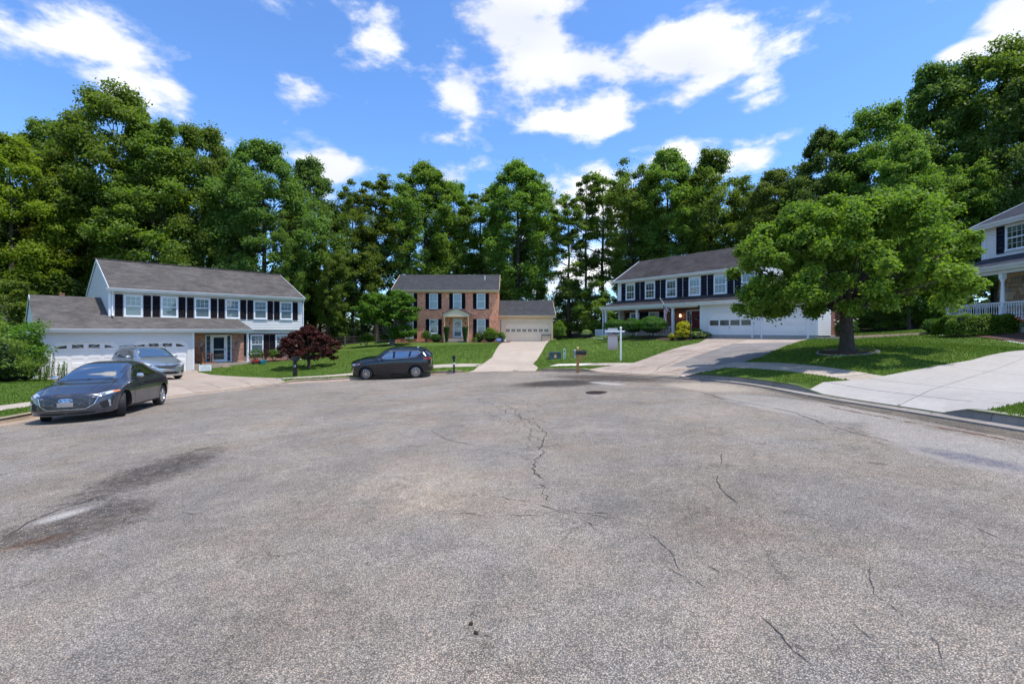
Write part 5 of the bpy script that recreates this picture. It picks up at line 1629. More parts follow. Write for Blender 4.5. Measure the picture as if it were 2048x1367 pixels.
plain('slat_metal', (.30, .29, .28), .3, metal=.8, var=.05)
plain('trim_silver', (.60, .58, .56), .2, metal=.9, var=.05)

for _m in ('car_glass', 'car_glass_green'): MAT[_m].node_tree.nodes['Principled BSDF'].inputs['IOR'].default_value = 2.7
def cr1(xs, ys, x):
    """smooth interpolation through a table"""
    xs = np.array(xs); ys = np.array(ys, float); x = np.atleast_1d(x)
    m = np.gradient(ys, xs)
    for i in range(1, len(xs) - 1):
        if (ys[i] - ys[i - 1]) * (ys[i + 1] - ys[i]) <= 0: m[i] *= .3
    i = np.clip(np.searchsorted(xs, x) - 1, 0, len(xs) - 2); h = xs[i + 1] - xs[i]; t = (x - xs[i]) / h
    return (2 * t ** 3 - 3 * t ** 2 + 1) * ys[i] + (t ** 3 - 2 * t ** 2 + t) * h * m[i] + (-2 * t ** 3 + 3 * t ** 2) * ys[i + 1] + (t ** 3 - t ** 2) * h * m[i + 1]
class Car:
    def __init__(s, name, spec, label, paintm):
        s.sp = spec; s.L = spec['L']; s.name = name; s.paint = paintm
        s.root = empty(name, (0, 0, 0), 0, label=label, category='car')
        s.body()
    def section(s, x):
        T = s.sp['tab']; X = T['x']
        g = lambda k: float(cr1(X, T[k], x)[0])
        zs, wm, zb, wb, ze, we, zt = g('zs'), g('wm'), g('zb'), g('wb'), g('ze'), g('we'), g('zt')
        zm = s.sp.get('zm', .62)
        pts = [(wm * .86, zs), (wm * .965, zs + .05), (wm * .985, .40), (wm, zm), (wm * .45 + wb * .55, zm * .25 + zb * .75), (wb, zb), ((wb * .52 + we * .48) + .012, (zb * .5 + ze * .5)), (we, ze), (we * .82, ze * .3 + zt * .7 + .0), (we * .45, zt * .97 + ze * .03), (0, zt)]
        return pts
    def xshift(s, x, y, z, wm):
        """rounds the nose and the tail"""
        sp = s.sp; L_ = s.L
        ff = np.interp(z, *sp['front']); rr_ = np.interp(z, *sp['rear'])
        q = min(1, abs(y) / (wm + 1e-6))
        wf = max(0, 1 - x / sp.get('nose', .75)) ; wr = max(0, 1 - (L_ - x) / sp.get('tail', .6))
        return (ff + sp.get('fc', .28) * q ** sp.get('fp', 2.6)) * wf ** 1.3 - (rr_ + sp.get('rc', .20) * q ** 3) * wr ** 1.3
    def body(s):
        sp = s.sp; L_ = s.L
        xs = np.concatenate([np.linspace(0, .5, 12), np.linspace(.5, L_ - .45, 52)[1:], np.linspace(L_ - .45, L_, 10)[1:]])
        rows = []
        for x in xs:
            p = s.section(x)
            P = np.array([(a, b) for a, b in p])
            c = catmull([tuple(q) for q in P], .062)
            # resample to a fixed count
            c = np.array(c); d = np.concatenate([[0], np.cumsum(np.linalg.norm(np.diff(c, axis=0), axis=1))])
            key = np.linspace(0, d[-1], 36); c = np.stack([np.interp(key, d, c[:, 0]), np.interp(key, d, c[:, 1])], 1)
            T = sp['tab']; wm = float(cr1(T['x'], T['wm'], x)[0])
            rows.append([(x + s.xshift(x, a, b, wm), a, b) for a, b in c])
        n = 36; V = []; Fc = []
        hx = s.L / 2
        def P(r, side): return [(hx - q[0], side * q[1], q[2]) for q in r]
        full = [list(P(r, 1)) + list(P(r, -1))[::-1][1:] for r in rows]     # left sill -> roof -> right sill
        m = len(full[0])
        for r in full: V += r
        for i in range(len(full) - 1):
            for j in range(m - 1):
                a = i * m + j; Fc.append((a, a + 1, a + 1 + m, a + m))
            a = i * m; Fc.append((a + m - 1, a, a + m, a + 2 * m - 1))        # underside
        # end caps: rows between left and right halves
        for e, i in ((0, 0), (1, len(full) - 1)):
            base = i * m; prev = None
            T = sp['tab']; wm = float(cr1(T['x'], T['wm'], xs[i])[0])
            K = 9
            for j in range(n):
                l = base + j; r = base + m - 1 - j
                if l == r: cur = [l] * (K + 1)
                else:
                    cur = [l]
                    for k in range(1, K):
                        y = V[l][1] * (1 - 2 * k / K); z = V[l][2]; x = xs[i]
                        V.append((hx - (x + s.xshift(x, y, z, wm)), y, z)); cur.append(len(V) - 1)
                    cur.append(r)
                if prev:
                    for k in range(K):
                        f = [prev[k], prev[k + 1], cur[k + 1], cur[k]]
                        u = []
                        for q in f:
                            if q not in u: u.append(q)
                        if len(u) > 2: Fc.append(tuple(u))
                else:
                    # close the lower edge against the underside quad
                    Fc.append(tuple(cur)) if len(set(cur)) > 2 else None
                prev = cur
        me = bpy.data.meshes.new('body'); me.from_pydata(V, [], Fc)
        bm = bmesh.new(); bm.from_mesh(me); bmesh.ops.remove_doubles(bm, verts=bm.verts, dist=1e-5); bmesh.ops.recalc_face_normals(bm, faces=bm.faces); bm.to_mesh(me); bm.free()
        me.materials.append(MAT[s.paint]); me.materials.append(MAT['seam_black'])
        s.bvh0 = s.tobvh(me)
        tmp = bpy.data.objects.new('tmp', me); COL.objects.link(tmp)
        cut = MB(); R_ = sp['wr'] + sp.get('gap', .05)
        for wx in (s.fx, s.rx) if False else (s.L / 2 - sp['fo'], s.L / 2 - sp['fo'] - sp['wb']):
            for sd in (1, -1):
                w_ = sp['W'] / 2
                cut.lathe([(R_, sd * (w_ - .27)), (R_, sd * (w_ + .2))], 40, (wx, 0, sp['wr'] + .01), 'y')
        cm = cut.build('cutter', 'seam_black')
        co = bpy.data.objects.new('cutter', cm); COL.objects.link(co)
        md = tmp.modifiers.new('b', 'BOOLEAN'); md.object = co; md.operation = 'DIFFERENCE'; md.solver = 'EXACT'
        dg = bpy.context.evaluated_depsgraph_get(); dg.update()
        me2 = bpy.data.meshes.new_from_object(tmp.evaluated_get(dg))
        bpy.data.objects.remove(tmp); bpy.data.objects.remove(co)
        me2.name = 'body'
        while len(me2.materials): me2.materials.pop()
        me2.materials.append(MAT[s.paint]); me2.materials.append(MAT['seam_black'])
        # arch liners: faces lying on the cutter
        idx = []
        wxs = (s.L / 2 - sp['fo'], s.L / 2 - sp['fo'] - sp['wb'])
        for p in me2.polygons:
            c = p.center; k = 0
            for wx in wxs:
                if math.hypot(c.x - wx, c.z - sp['wr'] - .01) < R_ * 1.004 and (abs(abs(c.y) - (sp['W'] / 2 - .27)) < .01 or abs(p.normal.y) < .05): k = 1
            idx.append(k)
        me2.polygons.foreach_set('material_index', idx)
        me2.polygons.foreach_set('use_smooth', [True] * len(me2.polygons))
        try: me2.set_sharp_from_angle(angle=R(40))
        except Exception: pass
        boxuv(me2)
        s.b = obj('body', me2, parent=s.root)
        s.bvh = s.tobvh(me2)
        s.wxs = wxs
    def tobvh(s, me):
        return BVHTree.FromPolygons([v.co.copy() for v in me.vertices], [tuple(p.vertices) for p in me.polygons])
    def ray(s, mode, u, v, bvh=None):
        """mode L/R: side view (x from the nose, z); F/B: front/rear view (y, z); T: from above (x from the nose, y)"""
        bvh = bvh or s.bvh0; hx = s.L / 2
        if mode == 'L': o, d = Vector((hx - u, 3, v)), Vector((0, -1, 0))
        elif mode == 'R': o, d = Vector((hx - u, -3, v)), Vector((0, 1, 0))
        elif mode == 'F': o, d = Vector((6, u, v)), Vector((-1, 0, 0))
        elif mode == 'B': o, d = Vector((-6, u, v)), Vector((1, 0, 0))
        else: o, d = Vector((hx - u, v, 4)), Vector((0, 0, -1))
        h = bvh.ray_cast(o, d)
        if h[0] is None: return None
        n = h[1]
        if n.dot(d) > 0: n = -n
        return h[0], n
    def drape(s, name, mode, poly, mat, off=.004, step=.07, parent=None, both=False):
        """flat panel (glass, lamp, grille) lying on the body, outline given in a view"""
        modes = [mode, 'R' if mode == 'L' else 'L'] if both else [mode]
        for md in modes:
            pl = seg_pts(poly, step)
            vv = [Vector(p) for p in pl]; ee = [(i, (i + 1) % len(pl)) for i in range(len(pl))]
            xs = [p[0] for p in pl]; ys = [p[1] for p in pl]
            gp = np.array([(x, y) for x in np.arange(min(xs), max(xs), step) for y in np.arange(min(ys), max(ys), step)])
            if len(gp):
                gp = gp[pip(pl, gp)]
                for p in gp:
                    if min(math.hypot(p[0] - q[0], p[1] - q[1]) for q in pl) > step * .4: vv.append(Vector(p))
            r = delaunay_2d_cdt(vv, ee, [], 1, 1e-6)
            pts = []; ok = {}
            for i, v in enumerate(r[0]):
                h = s.ray(md, v[0], v[1])
                if h: ok[i] = len(pts); pts.append(h[0] + h[1] * off)
            fs = [tuple(ok[a] for a in f) for f in r[2] if all(a in ok for a in f)]
            if not fs: continue
            me = bpy.data.meshes.new(name); me.from_pydata([tuple(p) for p in pts], [], fs); me.materials.append(MAT[mat])
            me.polygons.foreach_set('use_smooth', [True] * len(fs))
            o = obj(name, me, parent=parent or s.root)
        return o
    def line(s, name, mode, pts, wd, mat='seam_black', off=.003, parent=None, both=False, th=0, step=.05):
        modes = [mode, 'R' if mode == 'L' else 'L'] if both else [mode]
        for md in modes:
            P = []
            for i in range(len(pts) - 1):
                a = np.array(pts[i]); b = np.array(pts[i + 1]); m = max(1, int(np.linalg.norm(b - a) / step))
                for k in range(m): P.append(a + (b - a) * k / m)
            P.append(np.array(pts[-1]))
            H_ = [s.ray(md, p[0], p[1]) for p in P]; H_ = [h for h in H_ if h]
            if len(H_) < 2: continue
            mb = MB(); V = []
            for i, (p, n) in enumerate(H_):
                t = (H_[min(i + 1, len(H_) - 1)][0] - H_[max(i - 1, 0)][0]).normalized(); sd = n.cross(t).normalized() * wd / 2
                if th:
                    V.append([p + sd, p + sd + n * th, p - sd + n * th, p - sd])
                else: V.append([p + sd + n * off, p - sd + n * off])
            for i in range(len(V) - 1):
                for j in range(len(V[0]) - 1): mb.poly([V[i][j], V[i][j + 1], V[i + 1][j + 1], V[i + 1][j]])
            o = obj(name, mb, mat, parent or s.root)
        return o
    def wheel(s, x, side, steer=0, spokes=10, rim='rim_silver', twin=True):
        sp = s.sp; r = sp['wr']; w_ = sp.get('tw', .215)
        yc = side * (sp['W'] / 2 - w_ / 2 - .035)
        key = (s.name, 'wheel')
        mb = MB(); mb.smooth = True
        rr_ = sp['rim']
        mb.lathe([(rr_, -w_ / 2 + .015), (rr_ + .03, -w_ / 2), (r - .03, -w_ / 2 + .002), (r - .008, -w_ / 2 + .022), (r, -w_ / 2 + .05), (r, w_ / 2 - .05), (r - .008, w_ / 2 - .022), (r - .03, w_ / 2 - .002), (rr_ + .03, w_ / 2), (rr_, w_ / 2 - .015)], 40, (0, 0, 0), 'y', cap=False)
        for k in (-.05, -.02, .02, .05):
            mb.lathe([(r + .0015, k - .004), (r + .0015, k + .004)], 40, (0, 0, 0), 'y', cap=False)
        tyre = obj('wheel', mb, 'rubber', s.root, loc=(x, yc, r), rot=(0, 0, R(steer)))
        m2 = MB(); m2.smooth = True
        m2.lathe([(rr_ + .004, w_ / 2 - .012), (rr_ - .012, w_ / 2 - .006), (rr_ - .02, w_ / 2 - .03), (rr_ - .03, w_ / 2 - .10), (rr_ - .03, -w_ / 2 + .02), (rr_ + .004, -w_ / 2 + .01)], 40, (0, 0, 0), 'y', cap=False)
        ro = obj('rim', m2, 'rim_silver', tyre)
        m3 = MB(); m3.lathe([(0, w_ / 2 - .09), (rr_ - .03, w_ / 2 - .10)], 30, (0, 0, 0), 'y'); obj('brake_disc', m3, 'rim_dark', tyre)
        m4 = MB()
        for k in range(spokes):
            a = 2 * PI * k / spokes
            for q in ((-.055, .055) if twin else (0,)):
                a0, a1 = a + q * .5, a + q * 1.6
                p0 = (math.sin(a0) * .045, w_ / 2 - .035, math.cos(a0) * .045); p1 = (math.sin(a1) * (rr_ - .012), w_ / 2 - .022, math.cos(a1) * (rr_ - .012))
                m4.beam(p0, p1, .020 if twin else .034, .022, up=(0, 1, 0))
        m4.lathe([(.055, w_ / 2 - .05), (.055, w_ / 2 - .028), (.03, w_ / 2 - .018), (0, w_ / 2 - .016)], 14, (0, 0, 0), 'y')
        obj('spokes', m4, rim, tyre)
        if side < 0: tyre.scale = (1, -1, 1)
    def mirror(s, x, z, wd=.17, mat=None, y=None):
        for sd in (1, -1):
            h = s.ray('L' if sd > 0 else 'R', x, z)
            p = h[0]; mb = MB(); mb.smooth = True
            # shell: a lofted teardrop
            V = []; K = 10
            for (t, a, b) in ((0, .01, .01), (.06, .045, .035), (.5, .075, .052), (.9, .066, .056), (1, .05, .045)):
                for k in range(K):
                    an = 2 * PI * k / K; cx = p.x - .02 - b * .6 * math.cos(an); cz = z + .05 + a * math.sin(an)
                    V.append((cx, p.y + sd * (wd * (1 - t) * .95 + .07), cz))
            Fc = [(i * K + k, i * K + (k + 1) % K, (i + 1) * K + (k + 1) % K, (i + 1) * K + k) for i in range(4) for k in range(K)] + [tuple(range(K)), tuple(range(4 * K, 5 * K))]
            mb.mesh(V, Fc)
            o = obj('side_mirror', mb, mat or s.paint, s.root)
            m2 = MB(); m2.beam((p.x - .02, p.y - sd * .02, z), (p.x - .02, p.y + sd * .12, z + .03), .05, .03); obj('mirror_arm', m2, 'black_plastic', o)
    def handle(s, x, z, mat='chrome', both=True):
        for md in ('L', 'R') if both else ('L',):
            s.line('door_handle', md, [(x - .10, z), (x, z + .006), (x + .10, z)], .026, mat, th=.028)
    def place(s, x, y, ang, scale=1.0):
        sp = s.sp; h = Vector((math.cos(R(ang)), math.sin(R(ang)))); l = Vector((-h.y, h.x))
        def gz(fx, fy):
            p = Vector((x, y)) + h * fx * scale + l * fy * scale
            ins = pip(ROAD, np.array([[p.x, p.y]]))[0]
            return float(G(p.x, p.y)[0]) if ins else h1(p.x, p.y) + .006
        t = sp['W'] / 2 - .12; f, r = s.wxs
        zf = (gz(f, t), gz(f, -t)); zr = (gz(r, t), gz(r, -t))
        pitch = math.atan2((sum(zf) - sum(zr)) / 2, (f - r) * scale); roll = math.atan2((zf[0] + zr[0] - zf[1] - zr[1]) / 2, 2 * t * scale)
        zc = sum(zf) / 2 + (sum(zr) / 2 - sum(zf) / 2) * (f / (f - r))
        s.root.location = (x, y, zc - .004)
        M = Matrix.Rotation(R(ang), 3, 'Z') @ Matrix.Rotation(-pitch, 3, 'Y') @ Matrix.Rotation(roll, 3, 'X')
        s.root.rotation_euler = M.to_euler(); s.root.scale = (scale,) * 3

# ---- dark grey liftback sedan
spec = dict(L=4.47, W=1.82, wb=2.70, fo=.86, wr=.318, rim=.205, tw=.205, zm=.66, nose=.8, tail=.6, fc=.30, fp=2.8, rc=.22,
            front=([.15, .30, .45, .62, .72, .9], [.05, .0, .0, .03, .10, .30]), rear=([.2, .45, .7, .9, 1.05], [.06, .0, .02, .05, .02]),
            tab=dict(x=[0, .18, .45, .80, 1.12, 1.55, 2.0, 2.45, 3.0, 3.5, 3.95, 4.25, 4.47],
                     zs=[.20, .19, .18, .19, .20, .20, .20, .20, .20, .21, .23, .25, .27],
                     wm=[.80, .86, .89, .905, .91, .91, .91, .91, .91, .91, .895, .86, .80],
                     zb=[.60, .66, .74, .81, .86, .885, .91, .93, .96, .99, 1.0, .98, .93],
                     wb=[.70, .77, .82, .845, .855, .855, .855, .85, .84, .815, .78, .74, .70],
                     ze=[.66, .72, .80, .87, .93, 1.13, 1.30, 1.36, 1.33, 1.22, 1.09, 1.02, .97],
                     we=[.58, .64, .68, .705, .715, .66, .59, .565, .555, .555, .575, .60, .60],
                     zt=[.69, .76, .85, .915, .97, 1.21, 1.395, 1.45, 1.42, 1.315, 1.165, 1.06, .99]))
c = Car('dark_grey_sedan', spec, 'dark grey liftback sedan parked at the left kerb with its front wheels turned', 'paint_grey')
c.drape('windshield', 'F', [(-.66, .975), (.66, .975), (.575, 1.32), (.50, 1.375), (-.50, 1.375), (-.575, 1.32)], 'car_glass')
c.drape('rear_window', 'T', [(3.25, -.46), (3.25, .46), (4.05, .52), (4.05, -.52)], 'car_glass')
W1 = [(1.50, .965), (2.28, .975), (2.36, 1.32), (2.15, 1.315), (1.86, 1.21)]
W2 = [(2.38, .98), (3.05, 1.01), (3.10, 1.13), (3.02, 1.285), (2.80, 1.315), (2.45, 1.325)]
W3 = [(3.11, 1.02), (3.42, 1.05), (3.30, 1.15), (3.10, 1.255)]
for nm, pl in (('front_window', W1), ('rear_side_window', W2), ('quarter_window', W3)): c.drape(nm, 'L', pl, 'car_glass', both=True)
c.line('window_trim', 'L', [(1.42, .955), (2.3, .965), (3.05, .995), (3.48, 1.04)], .016, 'black_plastic', both=True, th=.008)
for seam in ([(1.42, .94), (1.40, .60), (1.46, .28)], [(2.37, 1.34), (2.37, .95), (2.35, .60), (2.37, .26)], [(3.12, 1.28), (3.36, 1.0), (3.30, .72), (3.08, .50), (3.02, .27)]): c.line('door_gap', 'L', seam, .009, both=True)
c.line('sill_gap', 'L', [(1.30, .27), (3.05, .26)], .014, both=True)
c.line('hood_gap', 'T', [(1.16, -.60), (.62, -.66), (.30, -.62)], .010); c.line('hood_gap', 'T', [(1.16, .60), (.62, .66), (.30, .62)], .010)
c.line('hood_crease', 'T', [(1.05, -.42), (.35, -.36)], .012, 'paint_grey', th=.006); c.line('hood_crease', 'T', [(1.05, .42), (.35, .36)], .012, 'paint_grey', th=.006)
c.drape('cowl', 'T', [(1.13, -.62), (1.13, .62), (1.21, .60), (1.21, -.60)], 'black_plastic')
for y0_, y1_ in ((.50, -.05), (.02, -.48)): c.line('wiper', 'F', [(y0_, .985), (y1_, 1.0)], .018, 'black_plastic', th=.012)
g_ = c.drape('grille', 'F', [(-.36, .335), (.36, .335), (.50, .44), (.56, .585), (.40, .605), (-.40, .605), (-.56, .585), (-.50, .44)], 'seam_black', off=.003)
for k in range(9):
    z = .355 + k * .029; hw = np.interp(z, [.335, .44, .585, .6], [.34, .48, .54, .45]); c.line('grille_slat', 'F', [(-hw, z), (hw, z)], .007, 'slat_metal', th=.012, parent=g_)
c.line('grille_frame', 'F', [(-.58, .60), (-.52, .43), (-.37, .325), (.37, .325), (.52, .43), (.58, .60)], .014, 'trim_silver', th=.014)
# oval emblem with a slanted letter
for (a, b) in [((.13 * math.cos(2 * PI * k / 16), .545 + .036 * math.sin(2 * PI * k / 16)), (.13 * math.cos(2 * PI * (k + 1) / 16), .545 + .036 * math.sin(2 * PI * (k + 1) / 16))) for k in range(16)]:
    c.line('emblem', 'F', [a, b], .013, 'chrome', th=.026, parent=g_)
for a, b in (((.075, .522), (.03, .568)), ((-.03, .522), (-.075, .568)), ((.05, .543), (-.05, .547))): c.line('emblem', 'F', [a, b], .016, 'chrome', th=.028, parent=g_)
c.drape('license_plate', 'F', [(-.155, .395), (.155, .395), (.155, .50), (-.155, .50)], 'plate_grey', off=.030)
for sd in (1, -1):
    md = 'F'
    hl_ = c.drape('headlight', md, [(sd * .47, .595), (sd * .60, .60), (sd * .80, .665), (sd * .86, .72), (sd * .74, .715), (sd * .58, .67)], 'headlamp', off=.005)
    c.drape('headlight_lens', md, [(sd * .60, .620), (sd * .68, .635), (sd * .68, .675), (sd * .61, .660)], 'headlamp_dark', off=.009, step=.03, parent=hl_)
    c.drape('turn_signal', 'L' if sd > 0 else 'R', [(.42, .665), (.60, .70), (.58, .725), (.42, .70)], 'amber', off=.007, step=.04, parent=hl_)
    fg = c.drape('fog_lamp_bezel', md, [(sd * .66, .30), (sd * .80, .36), (sd * .81, .53), (sd * .76, .53), (sd * .60, .45)], 'seam_black', off=.004)
    for k in range(5): c.line('running_light', md, [(sd * (.735 + .006 * k), .50 - .034 * k), (sd * (.775 + .002 * k), .492 - .034 * k)], .014, 'headlamp', th=.012, parent=fg)
    c.drape('air_intake', md, [(sd * .62, .215), (sd * .02, .20), (sd * .02, .235), (sd * .5, .255)], 'seam_black')
    c.drape('tail_light', 'L' if sd > 0 else 'R', [(4.02, .86), (4.36, .83), (4.38, .94), (4.10, .985)], 'tail_red', step=.04)
c.line('lip', 'F', [(-.74, .225), (-.4, .20), (.4, .20), (.74, .225)], .028, 'trim_silver' if False else 'paint_grey', th=.02)
c.line('shoulder_crease', 'L', [(1.05, .74), (2.2, .775), (3.3, .83), (4.0, .87)], .016, 'paint_grey', both=True, th=.008)
c.line('sill_moulding', 'L', [(1.32, .24), (3.02, .24)], .05, 'black_plastic', both=True, th=.012)
c.mirror(1.62, .98, mat='trim_silver'); c.handle(2.18, .815); c.handle(3.02, .855)
c.wheel(c.wxs[0], 1, 22, 5); c.wheel(c.wxs[0], -1, 22, 5); c.wheel(c.wxs[1], 1, 0, 5); c.wheel(c.wxs[1], -1, 0, 5)
c.place(-11.46, 13.52, -70.75)
SEDAN = c

# ---- black compact SUV
spec = dict(L=4.55, W=1.84, wb=2.70, fo=.93, wr=.362, rim=.235, tw=.225, zm=.80, nose=.7, tail=.55, fc=.28, fp=2.8, rc=.20, gap=.045,
            front=([.2, .4, .7, .9, 1.0, 1.1], [.10, .02, .0, .02, .08, .2]), rear=([.3, .55, .8, 1.05, 1.3, 1.6], [.08, .0, .02, .04, .02, .02]),
            tab=dict(x=[0, .15, .5, .9, 1.30, 1.75, 2.15, 2.6, 3.2, 3.75, 4.10, 4.35, 4.55],
                     zs=[.26, .24, .23, .24, .25, .25, .25, .25, .25, .26, .29, .33, .38],
                     wm=[.82, .87, .90, .915, .92, .92, .92, .92, .92, .92, .90, .87, .82],
                     zb=[.86, .90, .96, 1.01, 1.05, 1.075, 1.10, 1.12, 1.15, 1.19, 1.20, 1.18, 1.10],
                     wb=[.72, .78, .83, .855, .865, .865, .865, .86, .85, .83, .81, .78, .74],
                     ze=[.92, .97, 1.04, 1.09, 1.13, 1.36, 1.53, 1.575, 1.565, 1.51, 1.44, 1.28, 1.16],
                     we=[.60, .66, .70, .72, .73, .68, .62, .60, .59, .58, .57, .60, .64],
                     zt=[.94, 1.0, 1.08, 1.13, 1.17, 1.44, 1.635, 1.68, 1.665, 1.60, 1.52, 1.36, 1.20]))
c = Car('black_suv', spec, 'black compact suv with bright window trim parked at the far kerb', 'paint_black')
c.drape('windshield', 'F', [(-.68, 1.18), (.68, 1.18), (.58, 1.56), (.50, 1.61), (-.50, 1.61), (-.58, 1.56)], 'car_glass')
c.drape('rear_window', 'B', [(-.55, 1.20), (.55, 1.20), (.50, 1.46), (-.50, 1.46)], 'car_glass')
W1 = [(1.72, 1.16), (2.40, 1.17), (2.42, 1.50), (2.22, 1.50), (1.98, 1.38)]
W2 = [(2.52, 1.175), (3.24, 1.21), (3.32, 1.49), (2.54, 1.505)]
W3 = [(3.36, 1.22), (3.62, 1.245), (3.86, 1.40), (3.80, 1.44), (3.42, 1.485)]
for nm, pl in (('front_window', W1), ('rear_side_window', W2), ('quarter_window', W3)): c.drape(nm, 'L', pl, 'car_glass_green' if nm == 'front_window' else 'car_glass', both=True)
c.line('window_trim', 'L', [(1.60, 1.125), (2.4, 1.135), (3.3, 1.175), (3.66, 1.215), (3.92, 1.40), (3.80, 1.475), (3.3, 1.53), (2.5, 1.545), (2.2, 1.53)], .022, 'trim_silver', both=True, th=.010)
for seam in ([(1.62, 1.08), (1.56, .70), (1.62, .36)], [(2.47, 1.54), (2.46, 1.1), (2.44, .70), (2.46, .34)], [(3.42, 1.50), (3.60, 1.18), (3.50, .90), (3.24, .62), (3.16, .36)]): c.line('door_gap', 'L', seam, .010, both=True)
c.line('lower_gap', 'L', [(1.5, .44), (3.2, .43)], .012, both=True)
c.line('door_crease', 'L', [(1.7, .60), (2.6, .56), (3.15, .60)], .02, 'paint_black', both=True, th=.012)
c.line('shoulder_crease', 'L', [(1.0, .97), (2.0, 1.0), (3.2, 1.06), (4.0, 1.10)], .018, 'paint_black', both=True, th=.010)
def arch(c, mat='black_plastic', w_=.06):
    for wx in c.wxs:
        xc = c.L / 2 - wx; r = c.sp['wr'] + c.sp.get('gap', .05) + w_ / 2 - .01
        for md in ('L', 'R'):
            pts = []
            for k in range(25):
                a = R(-12 + 204 * k / 24); pts.append((xc + r * math.cos(a), c.sp['wr'] + .01 + r * math.sin(a)))
            c.line('wheel_arch', md, pts, w_, mat, th=.014)
arch(c)
c.line('sill_moulding', 'L', [(1.40, .31), (3.15, .31)], .12, 'black_plastic', both=True, th=.015)
c.line('bumper_skirt', 'F', [(-.78, .30), (-.4, .27), (.4, .27), (.78, .30)], .10, 'black_plastic', th=.015); c.line('bumper_skirt', 'B', [(-.78, .42), (.78, .42)], .16, 'black_plastic', th=.015)
g_ = c.drape('grille', 'F', [(-.34, .52), (.34, .52), (.55, .72), (.58, .86), (-.58, .86), (-.55, .72)], 'seam_black')
c.line('grille_frame', 'F', [(-.62, .86), (-.55, .68), (-.34, .50), (.34, .50), (.55, .68), (.62, .86)], .028, 'trim_silver', th=.02)
c.line('emblem', 'F', [(-.06, .76), (0, .72), (.06, .76)], .02, 'chrome', th=.02, parent=g_)
for sd in (1, -1):
    c.drape('headlight', 'F', [(sd * .60, .80), (sd * .84, .84), (sd * .86, .92), (sd * .62, .885)], 'headlamp', step=.04)
    c.drape('headlight', 'L' if sd > 0 else 'R', [(.32, .83), (.62, .89), (.68, .945), (.34, .91)], 'headlamp_dark', step=.04)
    c.drape('turn_signal', 'L' if sd > 0 else 'R', [(.50, .88), (.62, .90), (.66, .935), (.54, .925)], 'amber', off=.007, step=.04)
    c.drape('tail_light', 'L' if sd > 0 else 'R', [(4.05, 1.06), (4.42, 1.02), (4.42, 1.10), (4.12, 1.14)], 'tail_red', step=.04)
    c.drape('tail_light', 'B', [(sd * .45, 1.04), (sd * .80, 1.03), (sd * .78, 1.13), (sd * .45, 1.12)], 'tail_red', step=.05)
c.drape('license_plate', 'B', [(-.155, .82), (.155, .82), (.155, .97), (-.155, .97)], 'plate_grey', off=.01)
mb = MB(); mb.smooth = True; mb.mesh([(-1.35, -.02, 1.60), (-1.35, .02, 1.60), (-1.52, .025, 1.57), (-1.52, -.025, 1.57), (-1.47, 0, 1.68)], [(0, 1, 4), (1, 2, 4), (2, 3, 4), (3, 0, 4), (0, 3, 2, 1)]); obj('antenna', mb, 'trim_silver', c.root)
mb = MB(); mb.box(-1.90, -1.66, -.53, .53, 1.50, 1.535); obj('roof_spoiler', mb, 'paint_black', c.root)
c.mirror(1.80, 1.13, mat='black_plastic'); c.handle(2.30, .99, 'paint_black'); c.handle(3.22, 1.03, 'paint_black')
c.wheel(c.wxs[0], 1, -14, 9); c.wheel(c.wxs[0], -1, -14, 9); c.wheel(c.wxs[1], 1, 0, 9); c.wheel(c.wxs[1], -1, 0, 9)
iS = near_edge(at(785, 754)); tS = _t[iS]; aS = math.degrees(math.atan2(-abs(tS[1]) * 0 + (tS[1] if tS[0] < 0 else -tS[1]), -abs(tS[0])))
c.place(-6.55, 26.35, 180 + 4.5, .97)
SUV = c

# ---- silver minivan
spec = dict(L=5.08, W=1.985, wb=3.03, fo=.98, wr=.335, rim=.215, tw=.225, zm=.78, nose=.85, tail=.5, fc=.36, fp=2.6, rc=.16, gap=.04,
            front=([.2, .4, .65, .85, .95, 1.1], [.06, .0, .01, .08, .2, .4]), rear=([.3, .55, .8, 1.05, 1.4, 1.75], [.03, .0, .02, .03, .06, .10]),
            tab=dict(x=[0, .15, .5, .9, 1.20, 1.6, 2.1, 2.6, 3.3, 4.0, 4.5, 4.85, 5.08],
                     zs=[.20, .19, .19, .20, .20, .20, .20, .20, .20, .21, .23, .25, .28],
                     wm=[.88, .93, .965, .985, .99, .99, .99, .99, .99, .99, .985, .96, .92],
                     zb=[.74, .80, .90, .98, 1.03, 1.06, 1.08, 1.09, 1.10, 1.12, 1.14, 1.15, 1.14],
                     wb=[.76, .83, .885, .915, .93, .935, .935, .935, .93, .925, .915, .89, .86],
                     ze=[.80, .88, .98, 1.06, 1.12, 1.33, 1.55, 1.61, 1.63, 1.62, 1.60, 1.50, 1.38],
                     we=[.64, .72, .78, .80, .81, .77, .73, .725, .725, .72, .71, .72, .74],
                     zt=[.84, .92, 1.03, 1.11, 1.17, 1.42, 1.67, 1.73, 1.75, 1.74, 1.71, 1.62, 1.50]))
c = Car('silver_minivan', spec, 'silver blue minivan parked on the concrete driveway before the garage doors', 'paint_silver')
c.drape('windshield', 'F', [(-.77, 1.18), (.77, 1.18), (.70, 1.56), (.62, 1.645), (-.62, 1.645), (-.70, 1.56)], 'car_glass_green')
W1 = [(1.72, 1.16), (2.55, 1.16), (2.60, 1.56), (2.35, 1.56), (2.05, 1.44)]; W0 = [(1.42, 1.12), (1.66, 1.15), (1.66, 1.26)]
W2 = [(2.68, 1.16), (3.60, 1.17), (3.60, 1.58), (2.70, 1.57)]; W3 = [(3.66, 1.18), (4.62, 1.24), (4.40, 1.56), (3.66, 1.58)]
for nm, pl in (('front_window', W1), ('quarter_window', W0), ('rear_side_window', W2), ('quarter_window', W3)): c.drape(nm, 'L', pl, 'car_glass', both=True)
